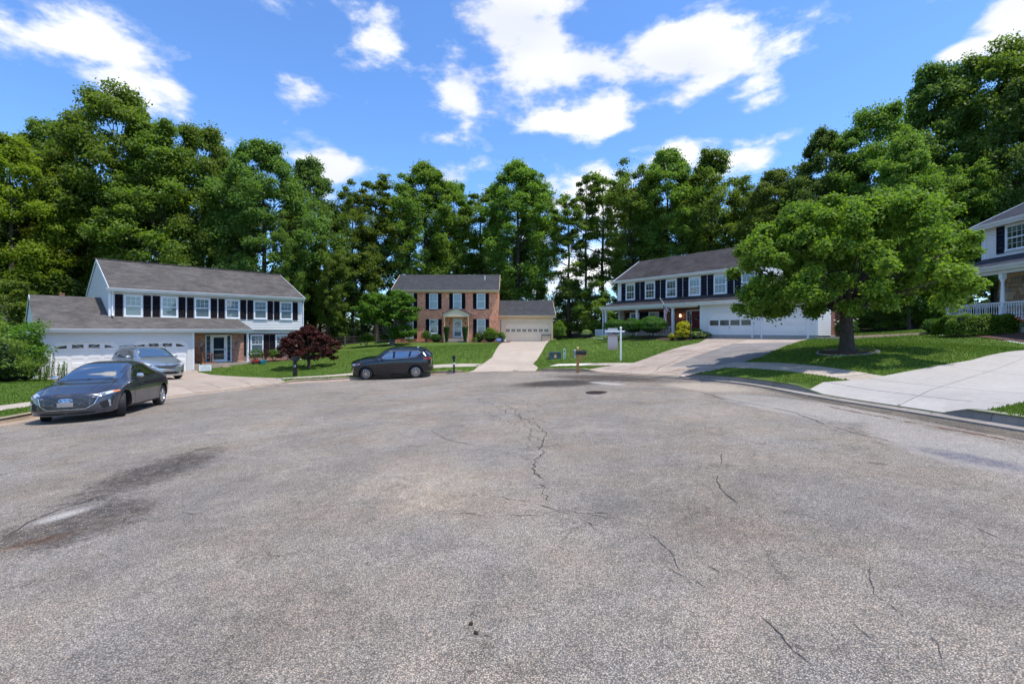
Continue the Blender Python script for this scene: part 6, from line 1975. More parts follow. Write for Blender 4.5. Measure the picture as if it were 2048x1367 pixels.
for seam in ([(1.50, 1.10), (1.46, .70), (1.52, .30)], [(2.64, 1.60), (2.63, 1.1), (2.62, .70), (2.64, .28)], [(3.63, 1.60), (3.64, 1.1), (3.60, .8), (3.50, .28)], [(3.63, 1.12), (4.8, 1.16)]): c.line('door_gap', 'L', seam, .010, both=True)
c.line('shoulder_crease', 'L', [(1.2, .92), (2.6, .94), (4.2, .98)], .018, 'paint_silver', both=True, th=.010)
c.line('hood_gap', 'T', [(1.22, -.74), (.7, -.76), (.32, -.58)], .012); c.line('hood_gap', 'T', [(1.22, .74), (.7, .76), (.32, .58)], .012); c.line('hood_gap', 'F', [(-.58, .845), (0, .86), (.58, .845)], .012)
c.drape('cowl', 'T', [(1.22, -.72), (1.22, .72), (1.30, .70), (1.30, -.70)], 'black_plastic')
c.line('wiper', 'F', [(.6, 1.19), (0, 1.21)], .018, 'black_plastic', th=.012); c.line('wiper', 'F', [(.0, 1.19), (-.55, 1.21)], .018, 'black_plastic', th=.012)
g_ = c.drape('grille', 'F', [(-.34, .60), (0, .585), (.34, .60), (.56, .78), (.30, .755), (0, .75), (-.30, .755), (-.56, .78)], 'seam_black')
for k in range(2): c.line('grille_bar', 'F', [(-.46 + .05 * k, .715 - .05 * k), (0, .70 - .05 * k), (.46 - .05 * k, .715 - .05 * k)], .012, 'steel_grey', th=.01, parent=g_)
c.line('grille_frame', 'F', [(-.62, .80), (-.36, .585), (0, .57), (.36, .585), (.62, .80)], .020, 'chrome', th=.015)
c.line('emblem', 'F', [(-.09, .80), (-.045, .825), (.045, .825), (.09, .80), (.045, .775), (-.045, .775), (-.09, .80)], .014, 'chrome', th=.018)
for sd in (1, -1):
    q = c.drape('headlight', 'F', [(sd * .50, .70), (sd * .66, .66), (sd * .90, .80), (sd * .90, .92), (sd * .80, .90), (sd * .60, .80)], 'headlamp', step=.04)
    c.drape('headlight_lens', 'F', [(sd * .58, .715), (sd * .66, .70), (sd * .70, .77), (sd * .62, .78)], 'headlamp_dark', off=.009, step=.03, parent=q)
    c.drape('turn_signal', 'L' if sd > 0 else 'R', [(.50, .82), (.80, .93), (.84, .97), (.55, .90)], 'amber', off=.007, step=.04, parent=q)
    c.drape('fog_lamp', 'F', [(sd * .66, .36), (sd * .82, .37), (sd * .83, .50), (sd * .74, .47)], 'seam_black')
    c.drape('tail_light', 'L' if sd > 0 else 'R', [(4.72, .95), (5.0, .95), (4.98, 1.2), (4.80, 1.2)], 'tail_red', step=.05)
    mb = MB(); mb.tube([(-1.9, sd * .66, 1.70), (-1.8, sd * .67, 1.76), (-.2, sd * .675, 1.80), (.35, sd * .67, 1.76), (.45, sd * .66, 1.68)], .018, 6); obj('roof_rail', mb, 'black_plastic', c.root)
for xx in (-1.3, -.2):
    mb = MB(); mb.beam((xx, -.66, 1.80), (xx, .66, 1.80), .05, .02); obj('roof_bar', mb, 'black_plastic', c.root)
c.drape('air_intake', 'F', [(-.52, .30), (.52, .30), (.60, .40), (.44, .43), (-.44, .43), (-.60, .40)], 'seam_black')
c.line('lip', 'F', [(-.86, .28), (-.5, .245), (.5, .245), (.86, .28)], .03, 'chrome', th=.014)
c.drape('license_plate', 'F', [(-.155, .45), (.155, .45), (.155, .56), (-.155, .56)], 'plate_grey', off=.02)
c.mirror(1.86, 1.14, mat='paint_silver', wd=.2); c.handle(2.45, .98, 'paint_silver'); c.handle(2.85, .98, 'paint_silver')
c.wheel(c.wxs[0], 1, 6, 6); c.wheel(c.wxs[0], -1, 6, 6); c.wheel(c.wxs[1], 1, 0, 6); c.wheel(c.wxs[1], -1, 0, 6)
c.place(-19.8, 25.8, -34)
# ================================================================ VEGETATION
rng = np.random.default_rng(11)
leafmat('leaf_mid', (.085, .145, .026), (.190, .270, .055), trans=.45, hue=.03)
leafmat('leaf_dark', (.068, .122, .030), (.145, .220, .056), trans=.45, hue=.02)
leafmat('leaf_yellow', (.110, .160, .016), (.240, .300, .034), hue=.02, trans=.42)
leafmat('leaf_redbud', (.085, .165, .022), (.215, .320, .050), rough=.6, hue=.01, trans=.42)
leafmat('leaf_maple', (.038, .010, .010), (.105, .030, .025), trans=.22, hue=.01)
leafmat('leaf_bright', (.080, .170, .012), (.170, .270, .025), hue=.01)
leafmat('leaf_gold', (.30, .30, .012), (.55, .50, .03), hue=.01)
leafmat('leaf_box', (.035, .095, .014), (.095, .195, .028), hue=.01)
leafmat('leaf_pale', (.12, .20, .05), (.30, .36, .16), hue=.01)
leafmat('leaf_dogwood', (.045, .115, .012), (.130, .230, .028), hue=.01)
leafmat('grass_blade', (.075, .130, .016), (.150, .225, .034), trans=.25, rough=.7, hue=0)
leafmat('leaf_litter', (.10, .06, .02), (.22, .15, .05), trans=.1)
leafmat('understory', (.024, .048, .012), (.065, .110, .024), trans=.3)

def leaf_mesh(name, C, Nn, size, tint, mat, aspect=.62, fold=.18, extra=None):
    """one mesh of many small folded leaves: C centres, Nn normals, size per leaf"""
    n = len(C)
    a = rng.normal(size=(n, 3)); a -= Nn * np.sum(a * Nn, 1)[:, None]; a /= np.linalg.norm(a, axis=1)[:, None] + 1e-9
    b = np.cross(Nn, a)
    s = size[:, None]
    v0 = C - a * s * .5; v2 = C + a * s * .5; up = Nn * s * fold
    v1 = C + b * s * aspect * .5 + up; v3 = C - b * s * aspect * .5 + up
    V = np.stack([v0, v1, v2, v3], 1).reshape(-1, 3)
    me = bpy.data.meshes.new(name)
    nx = 0
    me.vertices.add(4 * n); me.vertices.foreach_set('co', V.astype(np.float32).ravel())
    me.loops.add(4 * n); me.loops.foreach_set('vertex_index', np.arange(4 * n, dtype=np.int32))
    me.polygons.add(n); me.polygons.foreach_set('loop_start', np.arange(0, 4 * n, 4, dtype=np.int32)); me.polygons.foreach_set('loop_total', np.full(n, 4, dtype=np.int32))
    me.update(calc_edges=True)
    at_ = me.attributes.new('tint', 'FLOAT', 'FACE')
    at_.data.foreach_set('value', np.clip(tint, 0, 1).astype(np.float32))
    me.materials.append(MAT[mat])
    return me
def unit(v):
    return v / (np.linalg.norm(v, axis=1)[:, None] + 1e-9)
def clumps_to_leaves(centers, radii, per, leaf, flat=.75, shell=.5, upb=.45, sub=13):
    """leaves spread through ellipsoid clumps, denser towards the skin and the top"""
    m = len(centers); n = m * per
    idx = np.repeat(np.arange(m), per)
    d = unit(rng.normal(size=(n, 3)))
    d[:, 2] = np.where((d[:, 2] < -.25) & (rng.random(n) < .65), -d[:, 2], d[:, 2])
    r = (shell + (1 - shell) * rng.random(n)) * (1 + .18 * rng.normal(size=n))
    lump = 1 + .22 * np.sin(d[:, 0] * 5 + idx) * np.cos(d[:, 1] * 4 + idx * 1.7) + .15 * np.sin(d[:, 2] * 9 + idx)
    off = d * (r * lump * radii[idx])[:, None]
    if sub:                                # each clump breaks up into twig ends
        sd_ = unit(rng.normal(size=(m, sub, 3))) * (.35 + .6 * rng.random((m, sub, 1))); sd_[:, :, 2] = np.where(sd_[:, :, 2] < -.3, -sd_[:, :, 2], sd_[:, :, 2])
        k_ = rng.integers(0, sub, n)
        off = (sd_[idx, k_] + d * r[:, None] * (.42 + .36 * rng.random((m, sub)))[idx, k_][:, None]) * radii[idx][:, None]
    off[:, 2] *= flat
    C = centers[idx] + off
    Nn = unit(d * .55 + np.array([0, 0, upb]) + rng.normal(size=(n, 3)) * .55)
    size = leaf * (.65 + .7 * rng.random(n))
    ct = rng.random(m)
    tint = .30 + .38 * ct[idx] + .30 * rng.normal(size=n) * .6
    return C, Nn, size, tint
def limb(mb, a, b, r0, r1, n=6, sag=.0, seg=4, seed=0):
    rr = random.Random(seed); a = Vector(a); b = Vector(b); pts = []; rad = []
    L_ = (b - a).length
    for i in range(seg + 1):
        t = i / seg; p = a.lerp(b, t); w_ = math.sin(t * PI) * L_ * .07
        p += Vector((rr.uniform(-1, 1) * w_, rr.uniform(-1, 1) * w_, sag * math.sin(t * PI)))
        pts.append(p); rad.append(r0 + (r1 - r0) * t)
    mb.tube(pts, rad, n, cap=False)
    return pts
def envelope(kind, t):
    if kind == 'broad': return max(.34, math.sin(min(1, t * .88 + .12) * PI) ** .6)
    if kind == 'oval': return max(.30, math.sin((t * .86 + .10) * PI) ** .75)
    if kind == 'tall': return .55 + .45 * math.sin(t * PI * .9 + .35) if t < .93 else .45
    if kind == 'cone': return (1 - t) ** .7 * .9 + .15
    return .7
def make_tree(name, Ht, Rw, z0, kind, nclump, per, leaf, cr, mat, bark='bark', seed=0, trunk_r=.28, gap=0.0, lean=0.0, shell=.5, limbs=26, flat=.75):
    """tree prototype of unit placement: root empty > trunk, crown. z0: height where the crown starts"""
    global rng
    rng = np.random.default_rng(seed); rr = random.Random(seed)
    P = []; Rr = []
    lobes = [(rr.uniform(0, 2 * PI), rr.uniform(.15, .95), rr.uniform(.15, .35)) for _ in range(7)]
    for i in range(nclump):
        for _ in range(30):
            t = rr.random() ** .85; a = rr.uniform(0, 2 * PI)
            e = envelope(kind, t)
            for (la, lt, lw) in lobes:
                dd = math.cos(a - la); e *= 1 + lw * (max(0, dd) ** 2) * math.exp(-((t - lt) / .18) ** 2) - lw * .35
            rad = Rw * e * (.35 + .65 * rr.random() ** .5)
            z = z0 + (Ht - z0 - cr * .5) * t
            p = (rad * math.cos(a) + lean * t * Ht, rad * math.sin(a), z)
            if mnoise.noise(Vector(p) * .35 + Vector((seed * 3.1, 0, 0))) > -.55 + gap: break
        P.append(p); Rr.append(cr * rr.uniform(.65, 1.25) * (1.0 if t < .8 else .8))
    P = np.array(P); Rr = np.array(Rr)
    C, Nn, size, tint = clumps_to_leaves(P, Rr, per, leaf, shell=shell, flat=flat)
    crown = leaf_mesh('crown', C, Nn, size, tint, mat)
    mb = MB(); mb.smooth = True
    top = Ht * .86; pts = []; rad = []
    for i in range(9):
        t = i / 8; w_ = .35 * trunk_r * 3 * t
        pts.append((lean * t * t * Ht + rr.uniform(-w_, w_) * .5, rr.uniform(-w_, w_) * .5, top * t)); rad.append(trunk_r * (1 - t) ** .8 + .03 + (trunk_r * .45 if i == 0 else 0))
    mb.tube(pts, rad, 9, cap=False)
    for k in range(limbs):
        i = rr.randrange(nclump); c = Vector(P[i])
        tt = max(.18, min(.92, (c.z - math.hypot(c.x, c.y) * .55) / top)); j = min(7, int(tt * 8)); b0 = Vector(pts[j]).lerp(Vector(pts[j + 1]), tt * 8 - j)
        limb(mb, b0, c, max(.035, rad[j] * .45), .02, 5, 0, 4, k + seed)
    tr_ = mb.build('trunk', bark)
    return crown, tr_
TP = {}
def proto(k, *a, **kw):
    TP[k] = make_tree(k, *a, **kw)
T0 = 20.0
proto('broad1', T0, 8.2, 3.2, 'broad', 250, 255, 0.234, 1.35, 'leaf_mid', seed=1, limbs=30)
proto('broad2', T0, 7.6, 4.0, 'broad', 235, 255, 0.234, 1.30, 'leaf_dark', seed=2, limbs=44, gap=.1)
proto('oval1', T0, 6.0, 3.6, 'oval', 200, 255, 0.226, 1.15, 'leaf_mid', seed=3, gap=.1, trunk_r=.24, limbs=36)
proto('oval2', T0, 5.4, 4.5, 'oval', 150, 240, 0.218, 1.05, 'leaf_mid', seed=4, gap=.25, trunk_r=.2, limbs=40)
proto('oval3', T0, 6.6, 3.0, 'broad', 190, 255, 0.226, 1.25, 'leaf_mid', seed=14, gap=.15, trunk_r=.24, limbs=36, lean=.03)
proto('broad3', T0, 7.0, 2.5, 'oval', 220, 255, 0.242, 1.3, 'leaf_dark', seed=15, limbs=40, gap=.05, lean=-.03)
proto('tall1', T0, 3.0, 6.0, 'tall', 70, 225, 0.211, .85, 'leaf_mid', seed=5, gap=.3, trunk_r=.17, limbs=40)
proto('tall2', T0, 2.6, 8.0, 'tall', 46, 210, 0.203, .80, 'leaf_dark', seed=6, gap=.35, trunk_r=.15, limbs=34)
proto('yellow1', T0, 6.2, 1.5, 'oval', 230, 255, 0.234, 1.25, 'leaf_yellow', seed=7, gap=.0)
proto('low1', 9.0, 4.0, .4, 'broad', 80, 300, 0.218, 1.2, 'leaf_dark', seed=8, trunk_r=.16, limbs=12)
proto('low2', 9.0, 3.6, .4, 'oval', 75, 300, 0.203, 1.05, 'leaf_mid', seed=9, trunk_r=.14, limbs=12)
TH = {'low1': 9.0, 'low2': 9.0}
def plant(key, px, depth, top, label, ws=1.0, rz=None, name='tree', x=None, group=None, base=None):
    X = (px - 1024) / F * depth
    g = float(G(X, depth)[0]) if base is None else base
    Hh = CZ + (HY - top) * depth / F - g
    s = Hh / TH.get(key, T0)
    r_ = random.Random(int(px * 7 + depth)).uniform(0, 6.28) if rz is None else rz
    o = empty(name, (X, depth, g - .05), r_, label=label, category='tree', group=group)
    o.scale = (s * ws, s * ws, s)
    cr_, tr_ = TP[key]
    obj('trunk', tr_, parent=o); obj('crown', cr_, parent=o)
    return o
FOREST = [
 # key, px, depth, top row, width, label
 ('yellow1', 22, 40, 268, .95, 'yellow green leafy tree at the left edge of the woods'),
 ('yellow1', 128, 43, 300, .85, 'yellow green tree behind the left garage roof, beside the tallest left tree'),
 ('oval1', 95, 47, 240, .9, 'dark pointed tree top between the two yellow green trees at the left'),
 ('broad1', 232, 46, 178, .92, 'tallest tree on the left with an open ragged top, over the white house'),
 ('oval3', 330, 44, 236, 1.05, 'tall green tree with rounded top above the left house ridge'),
 ('broad1', 405, 47, 252, .80, 'full green tree behind the middle of the left house roof'),
 ('broad2', 528, 46, 284, .98, 'big dark oak with thick trunk right of the left white house'),
 ('broad3', 628, 52, 318, .85, 'dark round tree behind the red leaved maple'),
 ('oval2', 470, 60, 300, 1.0, 'loose tree showing sky between branches behind the left house'),
 ('oval2', 705, 54, 352, .9, 'thin topped tree left of the brick house, next to the dark round one'),
 ('tall1', 752, 56, 344, 1.35, 'slim tree with brownish top behind the rounded yard tree'),
 ('oval1', 850, 62, 325, 1.08, 'tall rounded tree behind the left half of the brick house'),
 ('oval2', 800, 58, 345, .9, 'narrow tree with bare limbs above the brick house left corner'),
 ('oval3', 915, 66, 362, .9, 'shorter rounded tree behind the brick house middle'),
 ('tall1', 962, 64, 372, 1.5, 'slender tree between the two tallest ones behind the brick house'),
 ('oval1', 1035, 60, 322, 1.12, 'tallest tree behind the brick house right corner'),
 ('oval2', 1075, 64, 345, .8, 'loose tree behind the tan garage roof'),
 ('tall1', 1137, 58, 380, 1.25, 'thin leggy tree standing against the sky right of the tan garage'),
 ('tall2', 1172, 60, 345, 1.1, 'very thin tree with bare lower trunk in the sky gap'),
 ('tall1', 1205, 60, 338, 1.3, 'thin tree with airy crown at the right side of the sky gap'),
 ('oval2', 1262, 56, 310, 1.0, 'tall airy tree behind the left end of the porch house roof'),
 ('oval1', 1335, 55, 298, 1.0, 'full tree behind the left half of the dark roof'),
 ('oval3', 1420, 54, 293, 1.02, 'round topped tree behind the middle of the dark roof'),
 ('oval2', 1490, 52, 350, 1.0, 'lower tree in the dip right of the round topped one'),
 ('oval1', 1550, 46, 338, 1.05, 'dark green tree rising behind the spreading yard tree, left part'),
 ('broad2', 1650, 44, 258, .82, 'wide dark tree above the spreading yard tree'),
 ('broad1', 1760, 42, 212, .85, 'large tree on the right stepping up the slope'),
 ('broad3', 1880, 42, 120, .80, 'very tall dark tree with open crown on the right'),
 ('broad1', 1990, 40, 92, .80, 'tallest tree at the right behind the edge house'),
 ('broad3', 2060, 36, 150, .75, 'dense tree cut off by the right edge of the view'),
 ('oval1', 1815, 36, 270, .9, 'lower bright green tree in front of the very tall ones at right'),
 ('oval2', 1930, 37, 300, 1.0, 'loose tree beside the roof of the edge house'),
 ('oval1', 1605, 40, 400, .9, 'small tree behind the porch house chimney'),
 ('oval2', 575, 44, 420, .8, 'leafy understorey tree beside the trunk of the big oak'),
 ('oval2', 655, 48, 470, .95, 'mid height tree between oak and rounded yard tree'),
 ('oval1', 725, 58, 450, .9, 'mid height green tree behind the rounded yard tree'),
 ('low1', 1140, 58, 555, 1.1, 'low bushy tree right of the tan garage'),
 ('low2', 1190, 54, 560, 1.2, 'low spreading tree between tan garage and porch house'),
 ('low1', 640, 52, 560, 1.4, 'low dark tree in the shade behind the lawn, left'),
 ('low2', 30, 33, 560, 1.2, 'low bright bushy tree behind the hedge at the left edge'),
 ('low1', 110, 42, 520, 1.2, 'low dark tree behind the left garage'),
 ('low1', 1760, 36, 560, 1.5, 'low dark tree in the shade behind the right lawn'),
 ('low2', 1870, 36, 545, 1.3, 'low leafy tree beside the edge house porch'),
 ('broad1', -120, 38, 250, .9, 'tree beyond the left edge of the view'),
 ('broad1', 1285, 66, 380, .8, 'mid green tree glimpsed behind the porch house left end'),
 ('broad2', 1385, 62, 350, .8, 'dark tree filling between the crowns behind the dark roof'),
 ('broad2', 300, 56, 320, .9, 'dark tree filling between the crowns behind the left house'),
 ('broad2', 160, 55, 340, .9, 'dark tree deep in the woods behind the left garage'),
 ('broad2', 890, 74, 420, .9, 'dark tree deep in the woods behind the brick house left half'),
 ('broad2', 1000, 74, 430, .9, 'dark tree deep in the woods behind the brick house right half'),
 ('broad2', 1700, 52, 330, .9, 'dark tree deep in the woods at the right'),
 ('broad1', 1530, 58, 400, .9, 'green tree deep in the woods behind the porch house ridge'),
 ('broad2', 40, 56, 380, .9, 'dark tree deep in the woods at the left edge'),
]
for i, (k, px, dp, top, ws, lab) in enumerate(FOREST):
    plant(k, px, dp, top, lab, ws)
# dark undergrowth of the wood, one mass
rng = np.random.default_rng(77)
nC = 1500
U = []
for i in range(nC):
    px = rng.uniform(-200, 2250)
    yy = rng.uniform(0, 1)
    # far belt behind all the lots
    depth = (50 + 22 * yy) if 560 < px < 1520 else (43 + 18 * yy)
    if 560 < px < 1250: depth += 8
    if 680 < px < 1120: depth += 3
    if px > 1500: depth = 41 + 16 * yy
    X = (px - 1024) / F * depth
    U.append((X, depth, rng.uniform(0, 1) ** 1.4 * 5.2))
U = np.array(U); U[:, 2] += G(U[:, 0], U[:, 1])
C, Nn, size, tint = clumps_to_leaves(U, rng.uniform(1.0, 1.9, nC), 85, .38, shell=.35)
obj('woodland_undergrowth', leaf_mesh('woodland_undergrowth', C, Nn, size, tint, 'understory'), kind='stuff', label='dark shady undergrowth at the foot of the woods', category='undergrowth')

# ---- yard trees
def yard_tree(name, loc, Pc, Rc, per, leaf, mat, trunkpts, trunkr, limbs, label, seed, bark='bark', flat=.6, shell=.35, upb=.5, aspect=.62, category='tree', name_c='crown', lr=.05):
    global rng
    rng = np.random.default_rng(seed)
    C, Nn, size, tint = clumps_to_leaves(np.array(Pc), np.array(Rc), per, leaf, flat=flat, shell=shell, upb=upb)
    o = empty(name, loc, 0, label=label, category=category)
    obj(name_c, leaf_mesh(name_c, C, Nn, size, tint, mat, aspect=aspect), parent=o)
    mb = MB(); mb.smooth = True
    for tp, tr_ in zip(trunkpts, trunkr): mb.tube(tp, tr_, 12, cap=False)
    for k, (a, b, r0) in enumerate(limbs): limb(mb, a, b, r0, .012, 6, 0, 5, k + seed)
    obj('trunk', mb, bark, o)
    return o
# spreading redbud-like tree on the right lawn
tx, ty = 11.35, 16.1
tz = h1(tx, ty)
rr = random.Random(21); Pc = []; Rc = []
def canopy_r(a, z):
    # radius of the crown by height (m above ground): wide low, domed top, longer to the left low down
    base = np.interp(z, [1.2, 1.8, 2.6, 3.6, 4.4, 5.0, 5.5], [2.4, 3.6, 3.8, 3.4, 2.5, 1.6, .4])
    return base
for i in range(290):
    z = rr.uniform(1.45, 5.1); a = rr.uniform(0, 2 * PI); r_ = canopy_r(a, z) * (rr.random() ** .42)
    if z < 2.0 and r_ < 2.2 and rr.random() < .7: r_ = rr.uniform(2.2, 3.7)
    x, y = r_ * math.cos(a), r_ * math.sin(a)
    zz = z + (.25 if x > 1 else 0) - .13 * max(0, -x) * (1 if z < 2.8 else .5)
    Pc.append((x * 1.02 - .05, y * .95, zz)); Rc.append(rr.uniform(.32, .60))
limbs_ = []
forks = [(-.25, -.1, 1.5), (.2, .12, 1.6), (0, 0, 1.9), (.35, -.15, 1.7), (-.1, .3, 1.75)]
for k in range(60):
    i = rr.randrange(len(Pc)); limbs_.append((forks[k % 5], Pc[i], rr.uniform(.03, .06)))
for k in range(9):
    a = k * 2 * PI / 9; limbs_.append(((0, 0, 1.25 + .05 * (k % 3)), (2.0 * math.cos(a), 2.0 * math.sin(a), 2.6 + .8 * (k % 2)), .10))
yard_tree('spreading_tree', (tx, ty, tz - .03), Pc, Rc, 620, .088, 'leaf_redbud', [[(0, 0, -.1), (.0, 0, .15), (.0, .0, .6), (-.02, 0, 1.1), (0, 0, 1.6), (.05, 0, 2.2)]], [[.36, .24, .20, .185, .17, .10]], limbs_,
          'low spreading tree with heart shaped leaves and thick dark trunk on the right lawn', 21, flat=.85, aspect=.95, shell=.2)
# ring of edging stones at its foot
rg = empty('tree_ring', (tx, ty, tz), 0, label='ring of flat edging stones round the foot of the spreading tree', category='edging')
mm = MB(); mm.lathe([(0, .035), (.6, .03), (.78, .005), (.8, -.05)], 24); obj('mulch', mm, 'mulch', rg)
for k in range(22):
    a = 2 * PI * k / 22; rr2 = random.Random(k); q = MB()
    x, y = .84 * math.cos(a), .84 * math.sin(a); zz = h1(tx + x, ty + y) - tz
    M = Matrix.Translation((x, y, zz)) @ Matrix.Rotation(a + rr2.uniform(-.1, .1), 4, 'Z')
    q.box(-.05, .05, -.11, .11, -.05, .02 + rr2.uniform(0, .02), M=M); obj('stone', q, 'stone_grey' if k % 3 else 'stone_tan', rg)

# red leaved maple on the left lawn
mx, my = at(617, 735, .14); mz = h1(mx, my); sc = my / F
rr = random.Random(31); Pc = []; Rc = []
for i in range(105):
    a = rr.uniform(0, 2 * PI); t = rr.random(); z = .75 + 1.95 * t
    e = math.sin(min(1, .25 + t * .78) * PI) ** .6 if t > .1 else .8
    r_ = 2.0 * e * rr.random() ** .45
    Pc.append((r_ * math.cos(a) + .05, r_ * math.sin(a), z - .12 * r_)); Rc.append(rr.uniform(.28, .48))
limbs_ = [((0, 0, .55), p, .035) for p in rr.sample(Pc, 30)]
yard_tree('red_maple', (mx, my, mz - .03), Pc, Rc, 200, .14, 'leaf_maple', [[(0, 0, -.1), (.03, 0, .3), (0, 0, .8), (.05, 0, 1.4)]], [[.13, .10, .09, .05]], limbs_, 'dark red leaved maple on the lawn beside the left white house', 31, flat=.5, aspect=.5)
# rounded green tree in front of the brick house's left end, two lobes
dx, dy = at(783, 697, .1); dx, dy = (783 - 1024) / F * 46.5, 46.5; dz = h1(dx, dy)
rr = random.Random(41); Pc = []; Rc = []
for i in range(150):
    t = rr.random(); a = rr.uniform(0, 2 * PI)
    if i % 5 < 2: cx, cr_, zt, zb = -1.75, 1.9, 5.0, 2.2
    else: cx, cr_, zt, zb = .75, 1.95, 5.15, .9
    z = zb + (zt - zb) * t; e = math.sin(min(1, .2 + t * .76) * PI) ** .6; r_ = cr_ * e * rr.random() ** .45
    Pc.append((cx + r_ * math.cos(a), r_ * math.sin(a), z)); Rc.append(rr.uniform(.42, .62))
limbs_ = [((0, 0, .8), p, .05) for p in rr.sample(Pc, 34)]
yard_tree('rounded_tree', (dx, dy, dz - .03), Pc, Rc, 330, .19, 'leaf_dogwood', [[(0, 0, -.1), (-.1, 0, .6), (-.4, 0, 1.6), (-1.2, 0, 3.0)], [(.1, 0, -.1), (.25, 0, .8), (.4, 0, 2.0), (.6, 0, 3.6)]], [[.16, .13, .1, .05], [.17, .14, .1, .05]], limbs_,
          'bright green rounded tree with two lobes hiding the brick house left corner', 41, bark='bark_grey', flat=.6)

# ---- shrubs
def shrub(name, loc, rx, ry, h, leaf, n, mat, label, shape='ball', seed=0, category='shrub', group=None, z0=.0, stems=0, core=True, name_l='foliage', lump=.1, parent_pot=None, flat=None):
    global rng
    rng = np.random.default_rng(seed)
    d = unit(rng.normal(size=(n, 3))); d[:, 2] = np.where(d[:, 2] < -.3, -d[:, 2], d[:, 2])
    w_ = 1 + lump * np.sin(d[:, 0] * 6 + seed) * np.cos(d[:, 1] * 5 + seed * 2) + lump * .6 * np.sin(d[:, 2] * 11 + seed)
    r = w_ * (.86 + .16 * rng.random(n)) * (1 + .05 * rng.normal(size=n))
    if shape == 'ball':
        C = d * r[:, None] * np.array([rx, ry, h * .56]); C[:, 2] += z0 + h * .45
    elif shape == 'vee':                      # clipped, widening upward with a flat top
        t = rng.random(n) ** .8; top = rng.random(n) < .3; t = np.where(top, 1.0, t)
        a = rng.random(n) * 2 * PI; q = np.where(top, np.sqrt(rng.random(n)), .92 + .1 * rng.random(n))
        rad = (.35 + .65 * t ** .8) * q
        C = np.stack([rx * rad * np.cos(a), ry * rad * np.sin(a), z0 + (h - z0) * t + rng.normal(size=n) * .015], 1)
        d = unit(np.stack([np.cos(a), np.sin(a), np.where(top, 3, .1)], 1))
    elif shape == 'box':
        p = rng.uniform(-1, 1, (n, 3)); ax = rng.integers(0, 3, n); p[:, 2] = np.abs(p[:, 2])
        sg = np.sign(p[np.arange(n), ax]); sg[ax == 2] = 1
        pw = (np.abs(p) ** 5).sum(1) ** (1 / 5); p = p / pw[:, None]; d = unit(p)
        C = p * np.array([rx, ry, h]) * (1 + lump * .35 * np.sin(p[:, :1] * 7 * rx + seed) * np.cos(p[:, 1:2] * 5)) * (.95 + .07 * rng.random((n, 1))); C[:, 2] += z0
    elif shape == 'loose':                    # open clump of arching shoots
        C = d * (rng.random(n) ** .4)[:, None] * np.array([rx, ry, h * .5]) * w_[:, None]; C[:, 2] = np.abs(C[:, 2] + h * .42) + z0
    elif shape == 'spiky':                    # upright blades
        a = rng.random(n) * 2 * PI; q = np.sqrt(rng.random(n)); t = rng.random(n)
        C = np.stack([rx * q * np.cos(a) * (.4 + .6 * t), ry * q * np.sin(a) * (.4 + .6 * t), z0 + h * t * (1 - .3 * q)], 1)
        d = unit(np.stack([np.cos(a), np.sin(a), .2 + 0 * a], 1))
    Nn = unit(d * .7 + np.array([0, 0, .35]) + rng.normal(size=(n, 3)) * .45)
    size = leaf * (.7 + .6 * rng.random(n)); tint = .45 + .25 * rng.normal(size=n)
    o = empty(name, loc, 0, label=label, category=category, group=group)
    obj(name_l, leaf_mesh(name_l, C, Nn, size, tint, mat, aspect=.62 if shape != 'spiky' else .2), parent=o)
    mb = MB(); mb.smooth = True
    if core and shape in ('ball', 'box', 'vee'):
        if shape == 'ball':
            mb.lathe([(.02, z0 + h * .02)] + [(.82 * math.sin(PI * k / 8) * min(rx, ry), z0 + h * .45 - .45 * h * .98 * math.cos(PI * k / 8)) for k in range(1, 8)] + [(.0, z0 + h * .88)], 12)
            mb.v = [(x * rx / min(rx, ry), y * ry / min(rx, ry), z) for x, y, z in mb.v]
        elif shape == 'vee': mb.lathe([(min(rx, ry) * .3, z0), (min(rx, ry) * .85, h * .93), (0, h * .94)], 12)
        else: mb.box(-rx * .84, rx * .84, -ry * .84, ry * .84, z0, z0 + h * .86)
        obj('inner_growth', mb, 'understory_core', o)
        mb = MB()
    rs = random.Random(seed)
    for k in range(max(3, stems)):
        a = rs.uniform(0, 2 * PI); mb.tube([(rs.uniform(-.05, .05), rs.uniform(-.05, .05), -.03), (rx * .3 * math.cos(a), ry * .3 * math.sin(a), z0 + h * .35), (rx * .55 * math.cos(a), ry * .55 * math.sin(a), z0 + h * .75)], [.02, .014, .006], 5, cap=False)
    obj('stems', mb, 'bark', o)
    return o
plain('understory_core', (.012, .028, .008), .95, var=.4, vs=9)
def lw(fr, x, y):
    p = fr.w(x, y); return (p.x, p.y, h1(p.x, p.y))
B_ = lambda x, y: lw(BH, x, y)
shrub('clipped_shrub', B_(6.0, -1.9), .34, .34, 1.62, .05, 3500, 'leaf_box', 'dark clipped shrub widening upward, left of the brick house steps', 'vee', 1, group='clipped shrubs beside the brick house steps', z0=.1)
shrub('clipped_shrub', B_(7.9, -1.9), .34, .34, 1.62, .05, 3500, 'leaf_box', 'dark clipped shrub widening upward, right of the brick house steps', 'vee', 2, group='clipped shrubs beside the brick house steps', z0=.1)
shrub('round_shrub', B_(10.5, -1.5), .80, .7, 1.45, .065, 5200, 'leaf_bright', 'bright yellow green ball shrub under the right lower window of the brick house', 'ball', 3)
shrub('round_shrub', B_(9.35, -1.6), .45, .42, 1.05, .06, 2400, 'leaf_box', 'dark green shrub with yellow flowers left of the bright ball shrub', 'ball', 4)
shrub('round_shrub', B_(4.8, -1.3), .62, .5, .85, .06, 2800, 'leaf_box', 'low dark rounded shrub under the second lower window of the brick house', 'ball', 5)
